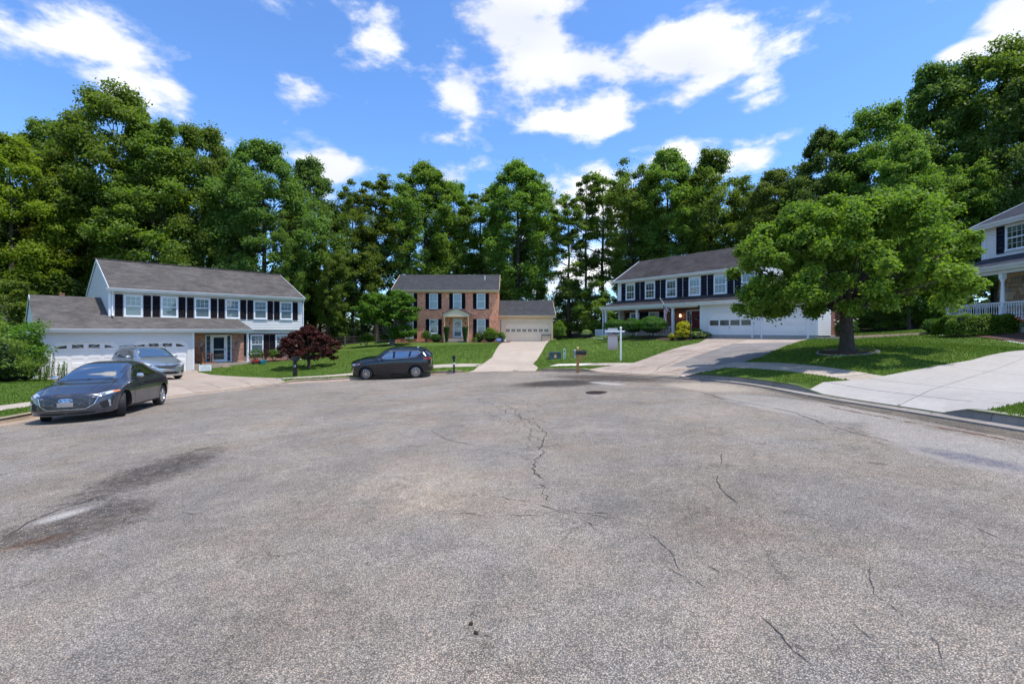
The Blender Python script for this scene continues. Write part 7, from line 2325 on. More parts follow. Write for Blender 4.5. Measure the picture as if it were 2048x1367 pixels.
shrub('round_shrub', B_(11.6, -.8), .48, .42, 1.05, .06, 2400, 'leaf_bright', 'small green shrub behind the lamp post by the tan garage', 'ball', 6)
shrub('tall_shrub', B_(3.75, -1.1), .55, .45, 1.35, .08, 1900, 'leaf_dogwood', 'upright feathery shrub between the two left lower windows of the brick house', 'loose', 7, stems=8)
shrub('loose_shrub', B_(.6, -3.3), 1.1, .8, 1.5, .11, 2600, 'leaf_box', 'dark loose shrub at the foot of the rounded tree, right side', 'loose', 8, stems=7)
shrub('loose_shrub', B_(-2.0, -2.8), .9, .7, 1.4, .11, 2000, 'leaf_dogwood', 'leafy shrub at the foot of the rounded tree, left side', 'loose', 9, stems=7)
shrub('flower_clump', B_(8.9, -2.2), .35, .3, .55, .07, 700, 'leaf_dogwood', 'low leafy clump of flowers right of the brick house steps', 'loose', 10, core=False)
shrub('low_clump', B_(2.1, -1.6), .45, .35, .5, .07, 800, 'leaf_box', 'low green clump left of the upright feathery shrub', 'loose', 12, core=False)
shrub('round_shrub', B_(17.95, 1.6), .75, .65, 2.05, .11, 2600, 'leaf_bright', 'tall bright shrub against the right corner of the tan garage', 'ball', 11)
rs = random.Random(5)
def flowers(parent_loc, mat, n, rx, h, label, z=.6, size=.03):
    mb = MB(); rs = random.Random(n)
    for k in range(n):
        mb.lathe([(0, .0), (size, .005), (size * .6, .02), (0, .012)], 6, (rs.uniform(-rx, rx), rs.uniform(-rx, rx) - .2, z + rs.uniform(-h, h)))
    return obj('flowers', mb, mat, loc=parent_loc, label=label, category='flowers')
flowers(B_(9.35, -1.95), 'flower_yellow', 12, .35, .35, 'yellow flowers on the dark shrub right of the brick house entry', .55, .045)
R_ = lambda x, y: lw(RH, x, y)
shrub('clipped_bush', R_(1.15, -1.35), .95, .8, .98, .075, 5600, 'leaf_box', 'clipped dome bush in front of the porch rail, leftmost of three in a row', 'ball', 21, group='clipped bushes along the porch rail', z0=.42, stems=6)
shrub('clipped_bush', R_(2.8, -1.35), .85, .8, 1.0, .075, 5200, 'leaf_box', 'clipped dome bush in front of the porch rail, middle of three in a row', 'ball', 22, group='clipped bushes along the porch rail', z0=.42, stems=6)
shrub('clipped_bush', R_(4.45, -1.35), 1.05, .9, 1.12, .075, 6200, 'leaf_box', 'clipped dome bush in front of the porch rail, rightmost and largest of three', 'ball', 23, group='clipped bushes along the porch rail', z0=.40, stems=6)
shrub('low_groundcover', R_(2.4, -2.1), 2.2, .45, .38, .09, 2400, 'leaf_pale', 'low pale leaved plants under the clipped bushes', 'loose', 24, core=False)
shrub('hosta_bed', R_(8.0, -1.0), .8, .5, .50, .17, 1000, 'leaf_pale', 'pale variegated hosta clumps beside the garage of the porch house', 'loose', 25, core=False)
shrub('hosta_bed', R_(7.3, -.5), .55, .4, .75, .10, 1000, 'leaf_bright', 'green leafy clump in front of the red door', 'loose', 26, core=False)
shrub('yellow_shrub', R_(6.95, -1.2), .50, .45, 1.15, .09, 1900, 'leaf_gold', 'golden yellow shrub left of the lamp post, upper one', 'ball', 27, lump=.2)
shrub('yellow_shrub', R_(7.4, -2.0), .40, .38, .72, .08, 1400, 'leaf_gold', 'golden yellow shrub in front of the lamp post, lower one', 'ball', 28, lump=.2)
shrub('yellow_shrub', R_(6.75, -2.2), .22, .22, .42, .07, 500, 'leaf_gold', 'smallest golden yellow tuft, left of the two larger ones', 'ball', 29, lump=.2)
P_ = lambda x, y: lw(PH, x, y)
shrub('hedge', P_(4.0, -3.2), 1.9, .70, .92, .09, 11000, 'leaf_bright', 'clipped yellow green hedge below the porch balusters at the right edge', 'box', 31, lump=.25)
shrub('round_shrub', P_(1.45, -3.4), .62, .6, .80, .085, 2600, 'leaf_box', 'low rounded shrub at the left end of the porch hedge', 'ball', 32)
shrub('planted_tub', P_(6.35, -3.0), .5, .4, .5, .08, 700, 'leaf_box', 'dark tub of red flowers at the right end of the porch hedge', 'loose', 33, core=False, z0=.35)
flowers((P_(6.2, -3.1)[0], P_(6.2, -3.1)[1], P_(6.2, -3.1)[2]), 'flower_red', 34, .45, .12, 'red flowers in the dark tub at the right edge', .78, .05)
L_ = lambda x, y: lw(LH, x, y)
shrub('rose_bush', L_(11.05, -.1), .55, .45, 1.15, .07, 700, 'leaf_box', 'thin rose bush beside the white porch post', 'loose', 41, stems=8, core=False)
shrub('flowering_shrub', L_(11.8, .3), .7, .45, 1.0, .06, 900, 'leaf_maple', 'reddish twiggy shrub under the lower left window by the porch', 'loose', 42, stems=9, core=False)
shrub('leafy_shrub', L_(12.4, .1), .65, .5, .95, .08, 1500, 'leaf_dogwood', 'green leafy shrub between the two lower windows by the porch', 'loose', 43, stems=7)
shrub('grass_tuft', L_(7.75, -.75), .35, .25, .35, .16, 350, 'leaf_dogwood', 'grassy tuft at the driveway edge by the porch corner', 'spiky', 44, core=False)
# wild hedge left of the garage: three masses one can tell apart
def wild(px, depth, toppx, rx, ry, label, seed, mat='leaf_mid', n=5200, leaf=.12, name='wild_shrub'):
    X = (px - 1024) / F * depth; g = h1(X, depth); Hh = CZ + (HY - toppx) * depth / F - g
    return shrub(name, (X, depth, g), rx, ry, Hh, leaf, n, mat, label, 'ball', seed, lump=.28, stems=7)
wild(-5, 22.5, 640, 1.7, 1.5, 'overgrown green shrub at the left edge beside the garage wall', 51, 'leaf_dogwood', 8000)
wild(52, 24.0, 672, .62, .7, 'darker tangled shrub against the garage corner', 52, 'leaf_dark', 5200)
wild(-60, 20, 650, 1.8, 1.5, 'overgrown shrub beyond the left edge', 54, 'leaf_mid', 6000)
wild(12, 21.3, 715, 1.0, .8, 'low leafy mass in front of the overgrown shrub', 55, 'leaf_mid', 3600, .10)
def weed(px, depth, top, label, seed, wd=.28, n=420):
    X = (px - 1024) / F * depth; g = h1(X, depth); Hh = CZ + (HY - top) * depth / F - g
    rr = random.Random(seed); mb = MB(); Cc = []; Nn = []
    o = empty('tall_weed', (X, depth, g), 0, label=label, category='weed', group='tall weeds by the garage')
    for s_ in range(rr.randint(5, 8)):
        a = rr.uniform(0, 2 * PI); hh = Hh * rr.uniform(.6, 1.0); bx, by = wd * math.cos(a) * rr.random(), wd * math.sin(a) * rr.random()
        top_ = (bx * 1.8 + rr.uniform(-.08, .08), by * 1.8, hh)
        mb.tube([(bx, by, -.03), (bx * 1.3, by * 1.3, hh * .5), top_], [.012, .009, .004], 5, cap=False)
        for k in range(n // 6):
            t = rr.uniform(.12, 1); p = Vector((bx, by, 0)).lerp(Vector(top_), t); q = rr.uniform(.02, .13) * (1.15 - t)
            b = rr.uniform(0, 2 * PI); Cc.append((p.x + q * math.cos(b), p.y + q * math.sin(b), p.z + rr.uniform(-.02, .03))); Nn.append((math.cos(b) * .5, math.sin(b) * .5, .7))
    Cc = np.array(Cc); Nn = unit(np.array(Nn)); m = len(Cc)
    obj('leaves', leaf_mesh('leaves', Cc, Nn, .085 * (.7 + .6 * rng.random(m)), .5 + .25 * rng.normal(size=m), 'leaf_dogwood', aspect=.3), parent=o)
    obj('stems', mb, 'grass_blade', o)
weed(93, 22.4, 696, 'tallest dense weed in front of the left garage door edge', 61, .30, 700)
weed(112, 22.6, 722, 'thin branching weed, middle of the three by the garage', 62, .22, 260)
weed(130, 22.8, 722, 'thin pale weed nearest the grey minivan, by the garage', 63, .18, 260)
weed(80, 22.0, 726, 'bushy weed left of the tallest one by the garage', 64, .30, 500)

# ---- grass blades standing on the lawns near the camera and along edges (one mass)
def blades():
    global rng
    rng = np.random.default_rng(9)
    lw_sel = np.where(own == names.index('lawn'))[0]
    T = cv[tris[lw_sel]]
    a = .5 * np.abs((T[:, 1, 0] - T[:, 0, 0]) * (T[:, 2, 1] - T[:, 0, 1]) - (T[:, 2, 0] - T[:, 0, 0]) * (T[:, 1, 1] - T[:, 0, 1]))
    c = T.mean(1); dist = np.hypot(c[:, 0], c[:, 1])
    inv = (c[:, 1] > 4) & (np.abs(c[:, 0]) < c[:, 1] * 1.15 + 2) & (dist < 45)
    ed, _k = road_dist(c); inv &= ed > .30
    wgt = a * inv / np.maximum(dist, 6) ** 1.7
    n = 150000
    idx = rng.choice(len(T), n, p=wgt / wgt.sum())
    r1, r2 = np.sqrt(rng.random(n)), rng.random(n)
    P = T[idx, 0] * (1 - r1)[:, None] + T[idx, 1] * (r1 * (1 - r2))[:, None] + T[idx, 2] * (r1 * r2)[:, None]
    d = np.hypot(P[:, 0], P[:, 1])
    z = H(P[:, 0], P[:, 1])
    hh = .025 + .032 * rng.random(n); wd = .007 + .0012 * d
    az = rng.random(n) * 2 * PI; lx, ly = np.cos(az), np.sin(az); tilt = rng.random(n) * .5
    b0 = np.stack([P[:, 0] - ly * wd / 2, P[:, 1] + lx * wd / 2, z - .005], 1); b1 = np.stack([P[:, 0] + ly * wd / 2, P[:, 1] - lx * wd / 2, z - .005], 1)
    tp = np.stack([P[:, 0] + lx * hh * tilt, P[:, 1] + ly * hh * tilt, z + hh], 1)
    V = np.stack([b0, b1, tp], 1).reshape(-1, 3)
    me = bpy.data.meshes.new('grass')
    me.vertices.add(3 * n); me.vertices.foreach_set('co', V.astype(np.float32).ravel())
    me.loops.add(3 * n); me.loops.foreach_set('vertex_index', np.arange(3 * n, dtype=np.int32))
    me.polygons.add(n); me.polygons.foreach_set('loop_start', np.arange(0, 3 * n, 3, dtype=np.int32)); me.polygons.foreach_set('loop_total', np.full(n, 3, dtype=np.int32))
    me.update(calc_edges=True)
    t_ = me.attributes.new('tint', 'FLOAT', 'FACE'); t_.data.foreach_set('value', rng.random(n).astype(np.float32))
    me.materials.append(MAT['grass_blade'])
    obj('grass', me, kind='stuff', label='short mown green grass standing on the lawns and verges', category='grass')
blades()
# ================================================================ SMALL THINGS
def gl(x, y): return (x, y, h1(x, y))
def gp(px, py): return gl(*at(px, py, .14))
# mailboxes
def mailbox(loc, rz, label, post, box_l=.5, pw=.10, h=1.02, ph=None, style='arch', name='mailbox'):
    o = empty(name, loc, rz, label=label, category='mailbox')
    mb = MB(); mb.box(-pw / 2, pw / 2, -pw / 2, pw / 2, -.1, h)
    if style == 'thick': mb.box(-pw * .62, pw * .62, -pw * .62, pw * .62, -.1, .36); mb.box(-.05, .05, -.2, .2, h - .06, h)
    if style == 'wood':
        mb.box(-pw / 2, pw / 2, -pw / 2, pw / 2, h, h + .22); mb.beam((0, -.05, h - .42), (0, -.34, h - .04), .07, .07); mb.box(-.045, .045, -.42, .12, h - .09, h - .02)
    obj('post', mb, post, o)
    if style == 'wood':
        q = MB(); q.smooth = True; q.lathe([(.03, h + .22), (.055, h + .25), (.05, h + .30), (0, h + .34)], 12); obj('finial', q, 'trim_wood', o)
    a = []; r = .088; bh = .10
    for k in range(13):
        an = PI * k / 12; a.append((r * math.cos(an), bh + r * math.sin(an)))
    prof = [(-r, 0), (r, 0)] + a
    z0 = h + (.0 if style != 'wood' else -.02)
    q = MB(); y0 = -.40 if style == 'wood' else -box_l / 2 
    q.extr([(x, z0 + z) for x, z in prof], 'y', y0, y0 + box_l); obj('box', q, 'black_metal', o)
    q = MB(); q.extr([(x * 1.06, z0 + z * 1.04 - .003) for x, z in prof], 'y', y0 - .012, y0 - .001); q.box(-.015, .015, y0 - .035, y0 - .013, z0 + .13, z0 + .16); obj('door', q, 'black_metal', o)
    q = MB(); q.box(r + .002, r + .012, y0 + .10, y0 + .13, z0 + .08, z0 + .24); q.box(r + .002, r + .012, y0 + .10, y0 + .2, z0 + .20, z0 + .24); obj('flag', q, 'red_plastic' if style != 'thick' else 'black_metal', o)
    return o
plain('trim_wood', (.62, .44, .2), .5)
def text(parent, s_, size, loc, rot, mat, name='lettering'):
    cu = bpy.data.curves.new(name, 'FONT'); cu.body = s_; cu.size = size; cu.extrude = .002; cu.align_x = 'CENTER'; cu.align_y = 'CENTER'
    o = bpy.data.objects.new(name, cu); COL.objects.link(o)
    dg = bpy.context.evaluated_depsgraph_get(); me = bpy.data.meshes.new_from_object(o.evaluated_get(dg)); bpy.data.objects.remove(o)
    while len(me.materials): me.materials.pop()
    me.materials.append(MAT[mat])
    return obj(name, me, parent=parent, loc=loc, rot=rot)
p = gp(590, 752)
m1 = mailbox(p, R(58), 'black mailbox on a thick black post with a white number label, on the left verge', 'black_metal', .52, .14, .90, style='thick')
q = MB(); q.box(-.045, .045, -.0772, -.0705, .52, .64); lab_ = obj('number_label', q, 'sign_white', m1); lab_.rotation_euler = (0, 0, R(-40)); text(lab_, '8', .11, (0, -.079, .58), (R(90), 0, 0), 'ink_blue')
p = gp(908, 741)
m2 = mailbox(p, R(4), 'black mailbox seen end on, white band round its post, before the brick house', 'black_metal', .5, .10, .82, style='thin')
q = MB(); q.box(-.054, .054, -.054, .054, .50, .60); obj('reflective_band', q, 'sign_white', m2)
p = gp(1155.5, 739)
m3 = mailbox(p, R(70), 'black mailbox on a brown wooden post with brace, right of the brick house driveway', 'wood_post', .48, .11, .88, style='wood')
# utility things on the verge
p = gp(1109, 717); t = empty('transformer_box', p, R(4), label='dark green utility box with an orange warning sticker on the grass', category='utility box')
q = MB(); q.box(-.36, .36, -.30, .30, -.05, .40); obj('cabinet', q, 'green_box', t); q = MB(); q.extr([(-.32, .40), (.32, .40), (.32, .43), (-.30, .46)], 'x', -.38, .38); obj('lid', q, 'green_box', t)
q = MB(); q.box(-.07, .07, -.308, -.301, .20, .30); obj('sticker', q, 'sticker_orange', t); q = MB(); q.box(-.075, .075, -.308, -.301, .08, .19); obj('sticker', q, 'sticker_pale', t)
q = MB(); q.beam((.36, -.31, .40), (.375, -.31, .0), .02, .02); obj('hinge', q, 'steel_grey', t)
p = gp(1129, 717); t = empty('marker_post', p, R(0), label='slim pale green utility marker post beside the dark green box', category='marker post')
q = MB(); q.extr([(-.075, -.05), (.075, -.05), (.075, .60), (.03, .64), (-.03, .64), (-.075, .60)], 'y', -.02, .02); q.box(-.075, -.055, -.045, -.02, -.05, .6); q.box(.055, .075, -.045, -.02, -.05, .6); obj('panel', q, 'pale_green', t)
q = MB(); q.box(-.03, .03, -.026, -.0205, .42, .52); obj('sticker', q, 'black_plastic', t); q = MB(); q.box(-.03, .03, -.026, -.0205, .12, .18); obj('sticker', q, 'black_plastic', t)
p = gp(1149, 715); t = empty('cable_pedestal', p, 0, label='short grey cable pedestal just behind the wooden mailbox post', category='pedestal')
q = MB(); q.smooth = True; q.lathe([(.085, -.05), (.085, .36), (.10, .365), (.10, .45), (.08, .50), (0, .52)], 16); obj('housing', q, 'grey_plastic', t); q = MB(); q.lathe([(.104, .33), (.104, .36)], 16); obj('collar', q, 'steel_grey', t)
# estate sign
p = gp(1241.5, 721); t = empty('sign_post', p, R(0), label='white wooden sign post with hanging oval board on the porch house lawn', category='sign post')
q = MB(); q.box(-.040, .040, -.040, .040, -.05, 1.72); q.lathe([(.064, 1.72), (.064, 1.745), (0, 1.80)], 4); obj('post', q, 'sign_white', t)
q = MB(); q.box(-.82, -.046, -.035, .035, 1.50, 1.59); q.box(.046, .20, -.035, .035, 1.50, 1.59); obj('arm', q, 'sign_white', t)
q = MB(); q.box(-.68, -.17, -.012, .012, 1.60, 1.71); obj('rider_board', q, 'blind', t)
pts = [(-.68, .62), (-.17, .62)] + [(-.425 + .262 * math.cos(a), 1.12 + .33 * math.sin(a)) for a in [R(-8 + 196 * k / 16) for k in range(17)]]
pts = [(-.68, .58), (-.17, .58), (-.163, 1.10)] + [(-.425 + .262 * math.cos(R(180 * k / 14)), 1.10 + .33 * math.sin(R(180 * k / 14))) for k in range(1, 14)] + [(-.687, 1.10)]
q = MB(); q.extr(pts, 'y', -.012, .012); obj('sign_board', q, 'board_blur', t) if 'board_blur' in MAT else None
m_b, tt, bb = newmat('board_blur'); tcn = N(tt, 'ShaderNodeTexCoord'); sxx = N(tt, 'ShaderNodeSeparateXYZ'); L(tt, tcn.outputs['Object'], sxx.inputs[0])
cc = ramp(tt, sxx.outputs[2], [(.58, (.30, .22, .20)), (.8, (.36, .33, .34)), (1.0, (.40, .37, .40))]); nn_ = N(tt, 'ShaderNodeMapRange', inp={1: 1.2, 2: 1.42, 3: 0.0, 4: 1.0}); L(tt, sxx.outputs[2], nn_.inputs[0])
L(tt, mix(tt, nn_.outputs[0], cc, (.30, .14, .17)), bb.inputs['Base Color']); bb.inputs['Roughness'].default_value = .5
obj('sign_board', q, 'board_blur', t)
for xx in (-.60, -.25):
    q = MB(); q.tube([(xx, 0, 1.50), (xx, 0, 1.36 if xx < -.5 else 1.38)], .006, 5); obj('hook', q, 'steel_grey', t)
# lamp posts
def lamp_post(loc, h, label, style='lantern', glass='lamp_glass'):
    o = empty('lamp_post', loc, 0, label=label, category='lamp post')
    q = MB(); q.smooth = True; q.lathe([(.06, -.05), (.06, .12), (.04, .16), (.032, .3), (.032, h), (.05, h + .01), (.02, h + .04)], 12); obj('pole', q, 'black_metal', o)
    q = MB(); q.beam((-.16, 0, h - .18), (.16, 0, h - .18), .02, .02); obj('ladder_bar', q, 'black_metal', o)
    lantern('lantern', o, loc=(0, 0, h + .19), s=1.15, wall=False, glass=glass)
    return o
lamp_post(gl(*B_(11.58, -1.6)[:2]), 1.95, 'black lamp post at the corner of the tan garage driveway')
lamp_post(gl(*R_(7.95, -1.9)[:2]), 1.55, 'black lamp post with clear lantern in front of the red door')
lamp_post(gl(*L_(7.5, -.75)[:2]), 1.45, 'black lamp post with clear lantern by the left house porch and rocking chairs')
# yard signs
p = gp(410.5, 744); t = empty('yard_sign', p, R(26), label='white yard sign with small coloured print beside the left driveway', category='yard sign')
q = MB(); q.box(-.33, .33, -.006, .006, .08, .46); obj('board', q, 'sign_white', t)
q = MB(); q.tube([(-.2, .01, -.1), (-.2, .01, .4)], .005, 5); q.tube([(.2, .01, -.1), (.2, .01, .4)], .005, 5); obj('stake', q, 'steel_grey', t)
rs = random.Random(8)
q = MB(); q.box(-.05, -.01, -.0085, -.0062, .40, .43); q.box(.01, .05, -.0085, -.0062, .40, .43); obj('print', q, 'ink_blue', t)
for row in range(4):
    q = MB(); x = -.24; z = .345 - .062 * row
    while x < .22:
        w_ = rs.uniform(.02, .05); q.box(x, x + w_, -.0085, -.0062, z, z + .03); x += w_ + .014
    obj('print', q, ('ink_green', 'ink_grey', 'ink_green', 'ink_grey')[row], t)
p = gl(*B_(11.4, -2.55)[:2]); t = empty('yard_sign', p, R(-4), label='small blue yard sign with white lettering at the corner of the mulch bed', category='yard sign')
q = MB(); q.box(-.30, .30, -.006, .006, .12, .46); obj('board', q, 'sign_blue', t); q = MB(); q.tube([(-.15, .01, -.1), (-.15, .01, .4)], .005, 5); q.tube([(.15, .01, -.1), (.15, .01, .4)], .005, 5); obj('stake', q, 'steel_grey', t)
q = MB()
for (a, b, c_, d_) in ((-.22, -.06, .30, .38), (-.02, .2, .31, .39), (-.2, .0, .19, .25), (.04, .22, .2, .26)): q.box(a, b, -.0085, -.0062, c_, d_)
obj('print', q, 'sign_white', t)
t = empty('planter', gl(*B_(11.6, -1.95)[:2]), 0, label='black tub at the foot of the lamp post by the tan garage', category='planter'); q = MB(); q.lathe([(.16, 0), (.24, .42), (.26, .42), (.26, .46), (.22, .46), (.20, .40), (0, .40)], 16); obj('tub', q, 'black_plastic', t)
q = MB(); q.lathe([(0, .40), (.12, .5), (.16, .62), (.10, .74), (0, .78)], 8); obj('plant', q, 'understory_core', t)
t = empty('bucket', gl(*B_(12.0, -1.4)[:2]), 0, label='small white bucket beside the black tub', category='bucket'); q = MB(); q.lathe([(.11, 0), (.14, .28), (.15, .28), (.15, .31), (.12, .31), (.11, .04), (0, .04)], 14); obj('tub', q, 'sign_white', t); q = MB(); q.tube([(-.14, 0, .3), (-.1, -.08, .2), (.1, -.08, .2), (.14, 0, .3)], .005, 5); obj('handle', q, 'steel_grey', t)
# bench by the garage
p = gl(*B_(16.45, .35)[:2]); t = empty('bench', p, R(-3), label='small weathered bench standing before the tan garage door, right end', category='bench')
for zz, yy in ((.58, .20), (.66, .21), (.74, .22)):
    q = MB(); q.box(-.5, .5, yy - .015, yy + .015, zz, zz + .055); obj('back_slat', q, 'bark_grey', t)
for k in range(4):
    q = MB(); q.box(-.5, .5, -.2 + .1 * k, -.12 + .1 * k, .40, .43); obj('seat_slat', q, 'bark_grey', t)
for sx in (-.48, .48):
    q = MB(); q.box(sx - .03, sx + .03, -.2, -.14, 0, .60); q.box(sx - .03, sx + .03, .17, .23, 0, .82); q.box(sx - .035, sx + .035, -.24, .2, .60, .635); q.box(sx - .02, sx + .02, -.14, .17, .34, .39); obj('leg_frame', q, 'bark_grey', t)
# rocking chairs
def rocker(loc, rz, label):
    o = empty('rocking_chair', loc, rz, label=label, category='rocking chair', group='rocking chairs on the left house porch')
    for s_ in (-1, 1):
        q = MB(); pts = [(s_ * .26, -.42 + .095 * k, .025 + .10 * ((k - 4.5) / 4.5) ** 2) for k in range(10)]
        for a, b in zip(pts[:-1], pts[1:]): q.beam(a, b, .035, .045)
        obj('rocker', q, 'wood_orange', o)
        q = MB(); q.beam((s_ * .26, -.24, .06), (s_ * .27, -.25, .66), .04, .04); q.beam((s_ * .26, .24, .06), (s_ * .24, .42, 1.15), .04, .04); q.beam((s_ * .29, -.30, .67), (s_ * .27, .32, .64), .09, .028); obj('side_frame', q, 'wood_orange', o)
    for k in range(7):
        q = MB(); q.beam((-.25, -.24 + .075 * k, .42 - .012 * k), (.25, -.24 + .075 * k, .42 - .012 * k), .06, .022, up=(0, 0, 1)); obj('seat_slat', q, 'wood_orange', o)
    for k in range(7):
        x = -.20 + .067 * k; q = MB(); q.beam((x, .25, .42), (x * 1.05, .43, 1.12), .05, .018, up=(0, 1, 0)); obj('back_slat', q, 'wood_orange', o)
    q = MB(); q.beam((-.26, .425, 1.13), (.26, .425, 1.13), .04, .10); q.beam((-.25, .26, .45), (.25, .26, .45), .035, .06); q.beam((-.26, -.25, .30), (.26, -.25, .30), .03, .03); obj('rail', q, 'wood_orange', o)
    return o
a_ = LH.w(7.68, .80, .565); rocker((a_.x, a_.y, a_.z), LH.a + R(8), 'orange wooden rocking chair against the garage wall, left of the lamp post')
a_ = LH.w(8.2, .4, .565); rocker((a_.x, a_.y, a_.z), LH.a + R(80), 'orange wooden rocking chair turned sideways, right of the lamp post')
q = MB(); q.box(-.55, .55, -.3, .3, 0, .012); a_ = LH.w(9.4, .9, .562); obj('doormat', q, 'rust_iron', loc=a_, rot=(0, 0, LH.a), label='dark brown doormat on the left house porch', category='doormat')
# children's things by the left porch
p = gl(*L_(11.2, -1.0)[:2]); t = empty('toy_tub', p, 0, label='turquoise plastic tub on the grass by the porch', category='tub'); q = MB(); q.lathe([(.14, 0), (.20, .22), (.22, .22), (.22, .25), (.18, .25), (.15, .03), (0, .03)], 16); obj('tub', q, 'turquoise', t); q = MB(); q.tube([(-.2, 0, .24), (-.1, -.02, .36), (.1, -.02, .36), (.2, 0, .24)], .008, 5); obj('handle', q, 'turquoise', t)
p = gl(*L_(10.95, -.6)[:2]); t = empty('toy_wagon', p, R(40), label='small red toy wagon beside the porch corner', category='toy'); q = MB(); q.box(-.3, .3, -.16, .16, .12, .15); q.box(-.3, .3, -.17, -.15, .15, .26); q.box(-.3, .3, .15, .17, .15, .26); q.box(-.31, -.29, -.15, .15, .15, .26); q.box(.29, .31, -.15, .15, .15, .26); obj('tray', q, 'red_plastic', t)
for sx in (-.2, .2):
    for sy in (-.17, .17): q = MB(); q.lathe([(.07, -.02), (.07, .02)], 12, (sx, sy, .07), 'y'); obj('wheel', q, 'rubber', t)
q = MB(); q.tube([(.3, 0, .14), (.5, 0, .3), (.55, 0, .55)], .01, 5); obj('pull_handle', q, 'black_metal', t)
# wreaths
a_ = BH.w(6.93, -.10, 2.05)
def wreath(loc, rz, mat1, mat2, label, s_=1):
    q = MB(); rs = random.Random(4)
    for k in range(46):
        a = rs.uniform(0, 2 * PI); r = .17 + rs.uniform(-.04, .04); m = rs.choice((mat1, mat1, mat2))
        q.lathe([(0, -.02), (.045, -.01), (.05, .01), (0, .03)], 6, (r * math.cos(a) * s_, rs.uniform(-.02, .02), r * math.sin(a) * s_), 'y', m)
    return obj('wreath', q, None, loc=loc, rot=(0, 0, rz), label=label, category='wreath')
wreath(a_, 0, 'wreath_pink', 'flower_white', 'pink and white flower wreath on the glass door of the brick house')
a_ = RH.w(6.25, 1.46, 1.60); wreath(a_, RH.a, 'understory_core', 'wreath_pink', 'dark round wreath on the red door', .9)
# flag on the porch post
a_ = RH.w(5.2, -.22, 1.95); t = empty('house_flag', a_, RH.a, label='limp stars and stripes flag on a slanting pole at the porch of the right house', category='flag')
q = MB(); q.smooth = True; q.tube([(0, 0, 0), (-.55, -.42, 1.0)], .014, 8); obj('pole', q, 'sign_white', t)
q = MB(); q.lathe([(0, -.03), (.03, 0), (0, .03)], 8, (-.555, -.424, 1.03)); obj('finial', q, 'trim_wood', t)
q = MB(); nu, nv = 26, 30
def fp(u, v):
    # cloth hanging in folds from the pole: u along the hoist, v down the fly
    hx, hy, hz = -.06 - .45 * u, -.046 - .344 * u, .11 + .82 * u
    f = .07 * math.sin(u * 7 + v * 2.0) * (.4 + v)
    cx = -.30 + (hx + .30) * (1 - v) ** 1.3 * .9 + (u - .5) * .34 * v; cy = -.25 + (hy + .25) * (1 - v) ** 1.3 * .8
    return (cx + f, cy + .06 * math.cos(u * 11 + v * 3) * v, hz - v * (.85 + .75 * u) - .0)
V = [fp(i / nu, j / nv) for j in range(nv + 1) for i in range(nu + 1)]
q.v = V
for j in range(nv):
    for i in range(nu):
        st_ = int((i + .5) / nu * 13); canton = (i + .5) / nu > 6 / 13 and (j + .5) / nv < .4
        m = 'flag_blue' if canton and not (((i // 2 + j // 2) % 2 == 0) and i % 2 == 0 and j % 2 == 0) else ('flag_white' if canton else ('flag_red' if st_ % 2 == 0 else 'flag_white'))
        q.f.append((j * (nu + 1) + i, j * (nu + 1) + i + 1, (j + 1) * (nu + 1) + i + 1, (j + 1) * (nu + 1) + i)); q.m.append(q.mi(m))
q.smooth = True
obj('cloth', q.build('cloth', None, fixn=False), parent=t)
# air unit and pot at the porch end
p = gl(*R_(-2.0, .35)[:2]); t = empty('lattice_box', p, RH.a, label='pale grey slatted box at the left end of the porch', category='box'); q = MB(); q.box(-.42, .42, -.3, .3, 0, .62); obj('cabinet', q, 'gutter_white', t)
for k in range(7): q = MB(); q.box(-.40, .40, -.325, -.301, .06 + .075 * k, .10 + .075 * k); obj('slat', q, 'blind', t)
p = gl(*R_(-2.35, -1.0)[:2]); t = empty('flower_pot', p, 0, label='low black bowl planter with pale green leaves left of the hanging sign', category='planter'); q = MB(); q.lathe([(.34, 0), (.46, .26), (.48, .26), (.48, .30), (.42, .30), (.40, .24), (0, .24)], 20); obj('bowl', q, 'black_plastic', t)
rng = np.random.default_rng(3); n = 420; d = unit(rng.normal(size=(n, 3))); d[:, 2] = np.abs(d[:, 2]); C = d * np.array([.46, .4, .42]) + np.array([0, 0, .28]); obj('leaves', leaf_mesh('leaves', C, unit(d + np.array([0, 0, .6])), np.full(n, .13), .5 + .3 * rng.normal(size=n), 'leaf_pale'), parent=t)
shrub('hydrangea', R_(15.5, 1.6), .55, .5, 1.1, .10, 1300, 'leaf_box', 'shrub with white flower heads against the porch house chimney', 'ball', 71)
a_ = R_(15.5, 1.35); flowers((a_[0], a_[1], a_[2]), 'flower_white', 16, .45, .35, 'white flower heads on the shrub by the chimney', .75, .07)
# garden edging on the side bed
edg = empty('bed_edging', R_(16.4, -.9), 0, label='low pale edging stones round the side bed of the porch house', category='edging')
pl = seg_pts([R_(x, y)[:2] for x, y in ((14.9, -.5), (16.4, -.9), (18.6, 3.5), (18.0, 8))], .42, False)
for a, b in zip(pl[:-1], pl[1:]):
    q = MB(); o_ = edg.location; za, zb = h1(*a) - o_.z, h1(*b) - o_.z; va = Vector((a[0] - o_.x, a[1] - o_.y, za + .05)); vb = Vector((b[0] - o_.x, b[1] - o_.y, zb + .05)); q.beam(va.lerp(vb, .03), va.lerp(vb, .97), .12, .14); obj('stone', q, 'stone_tan', edg)
edg = empty('bed_edging', B_(9.2, -2.2), 0, label='thin row of pale edging bricks before the brick house mulch bed', category='edging')
pl = seg_pts([B_(x, y)[:2] for x, y in ((9.9, -2.85), (12.2, -3.25), (12.55, -1.4))], .3, False)
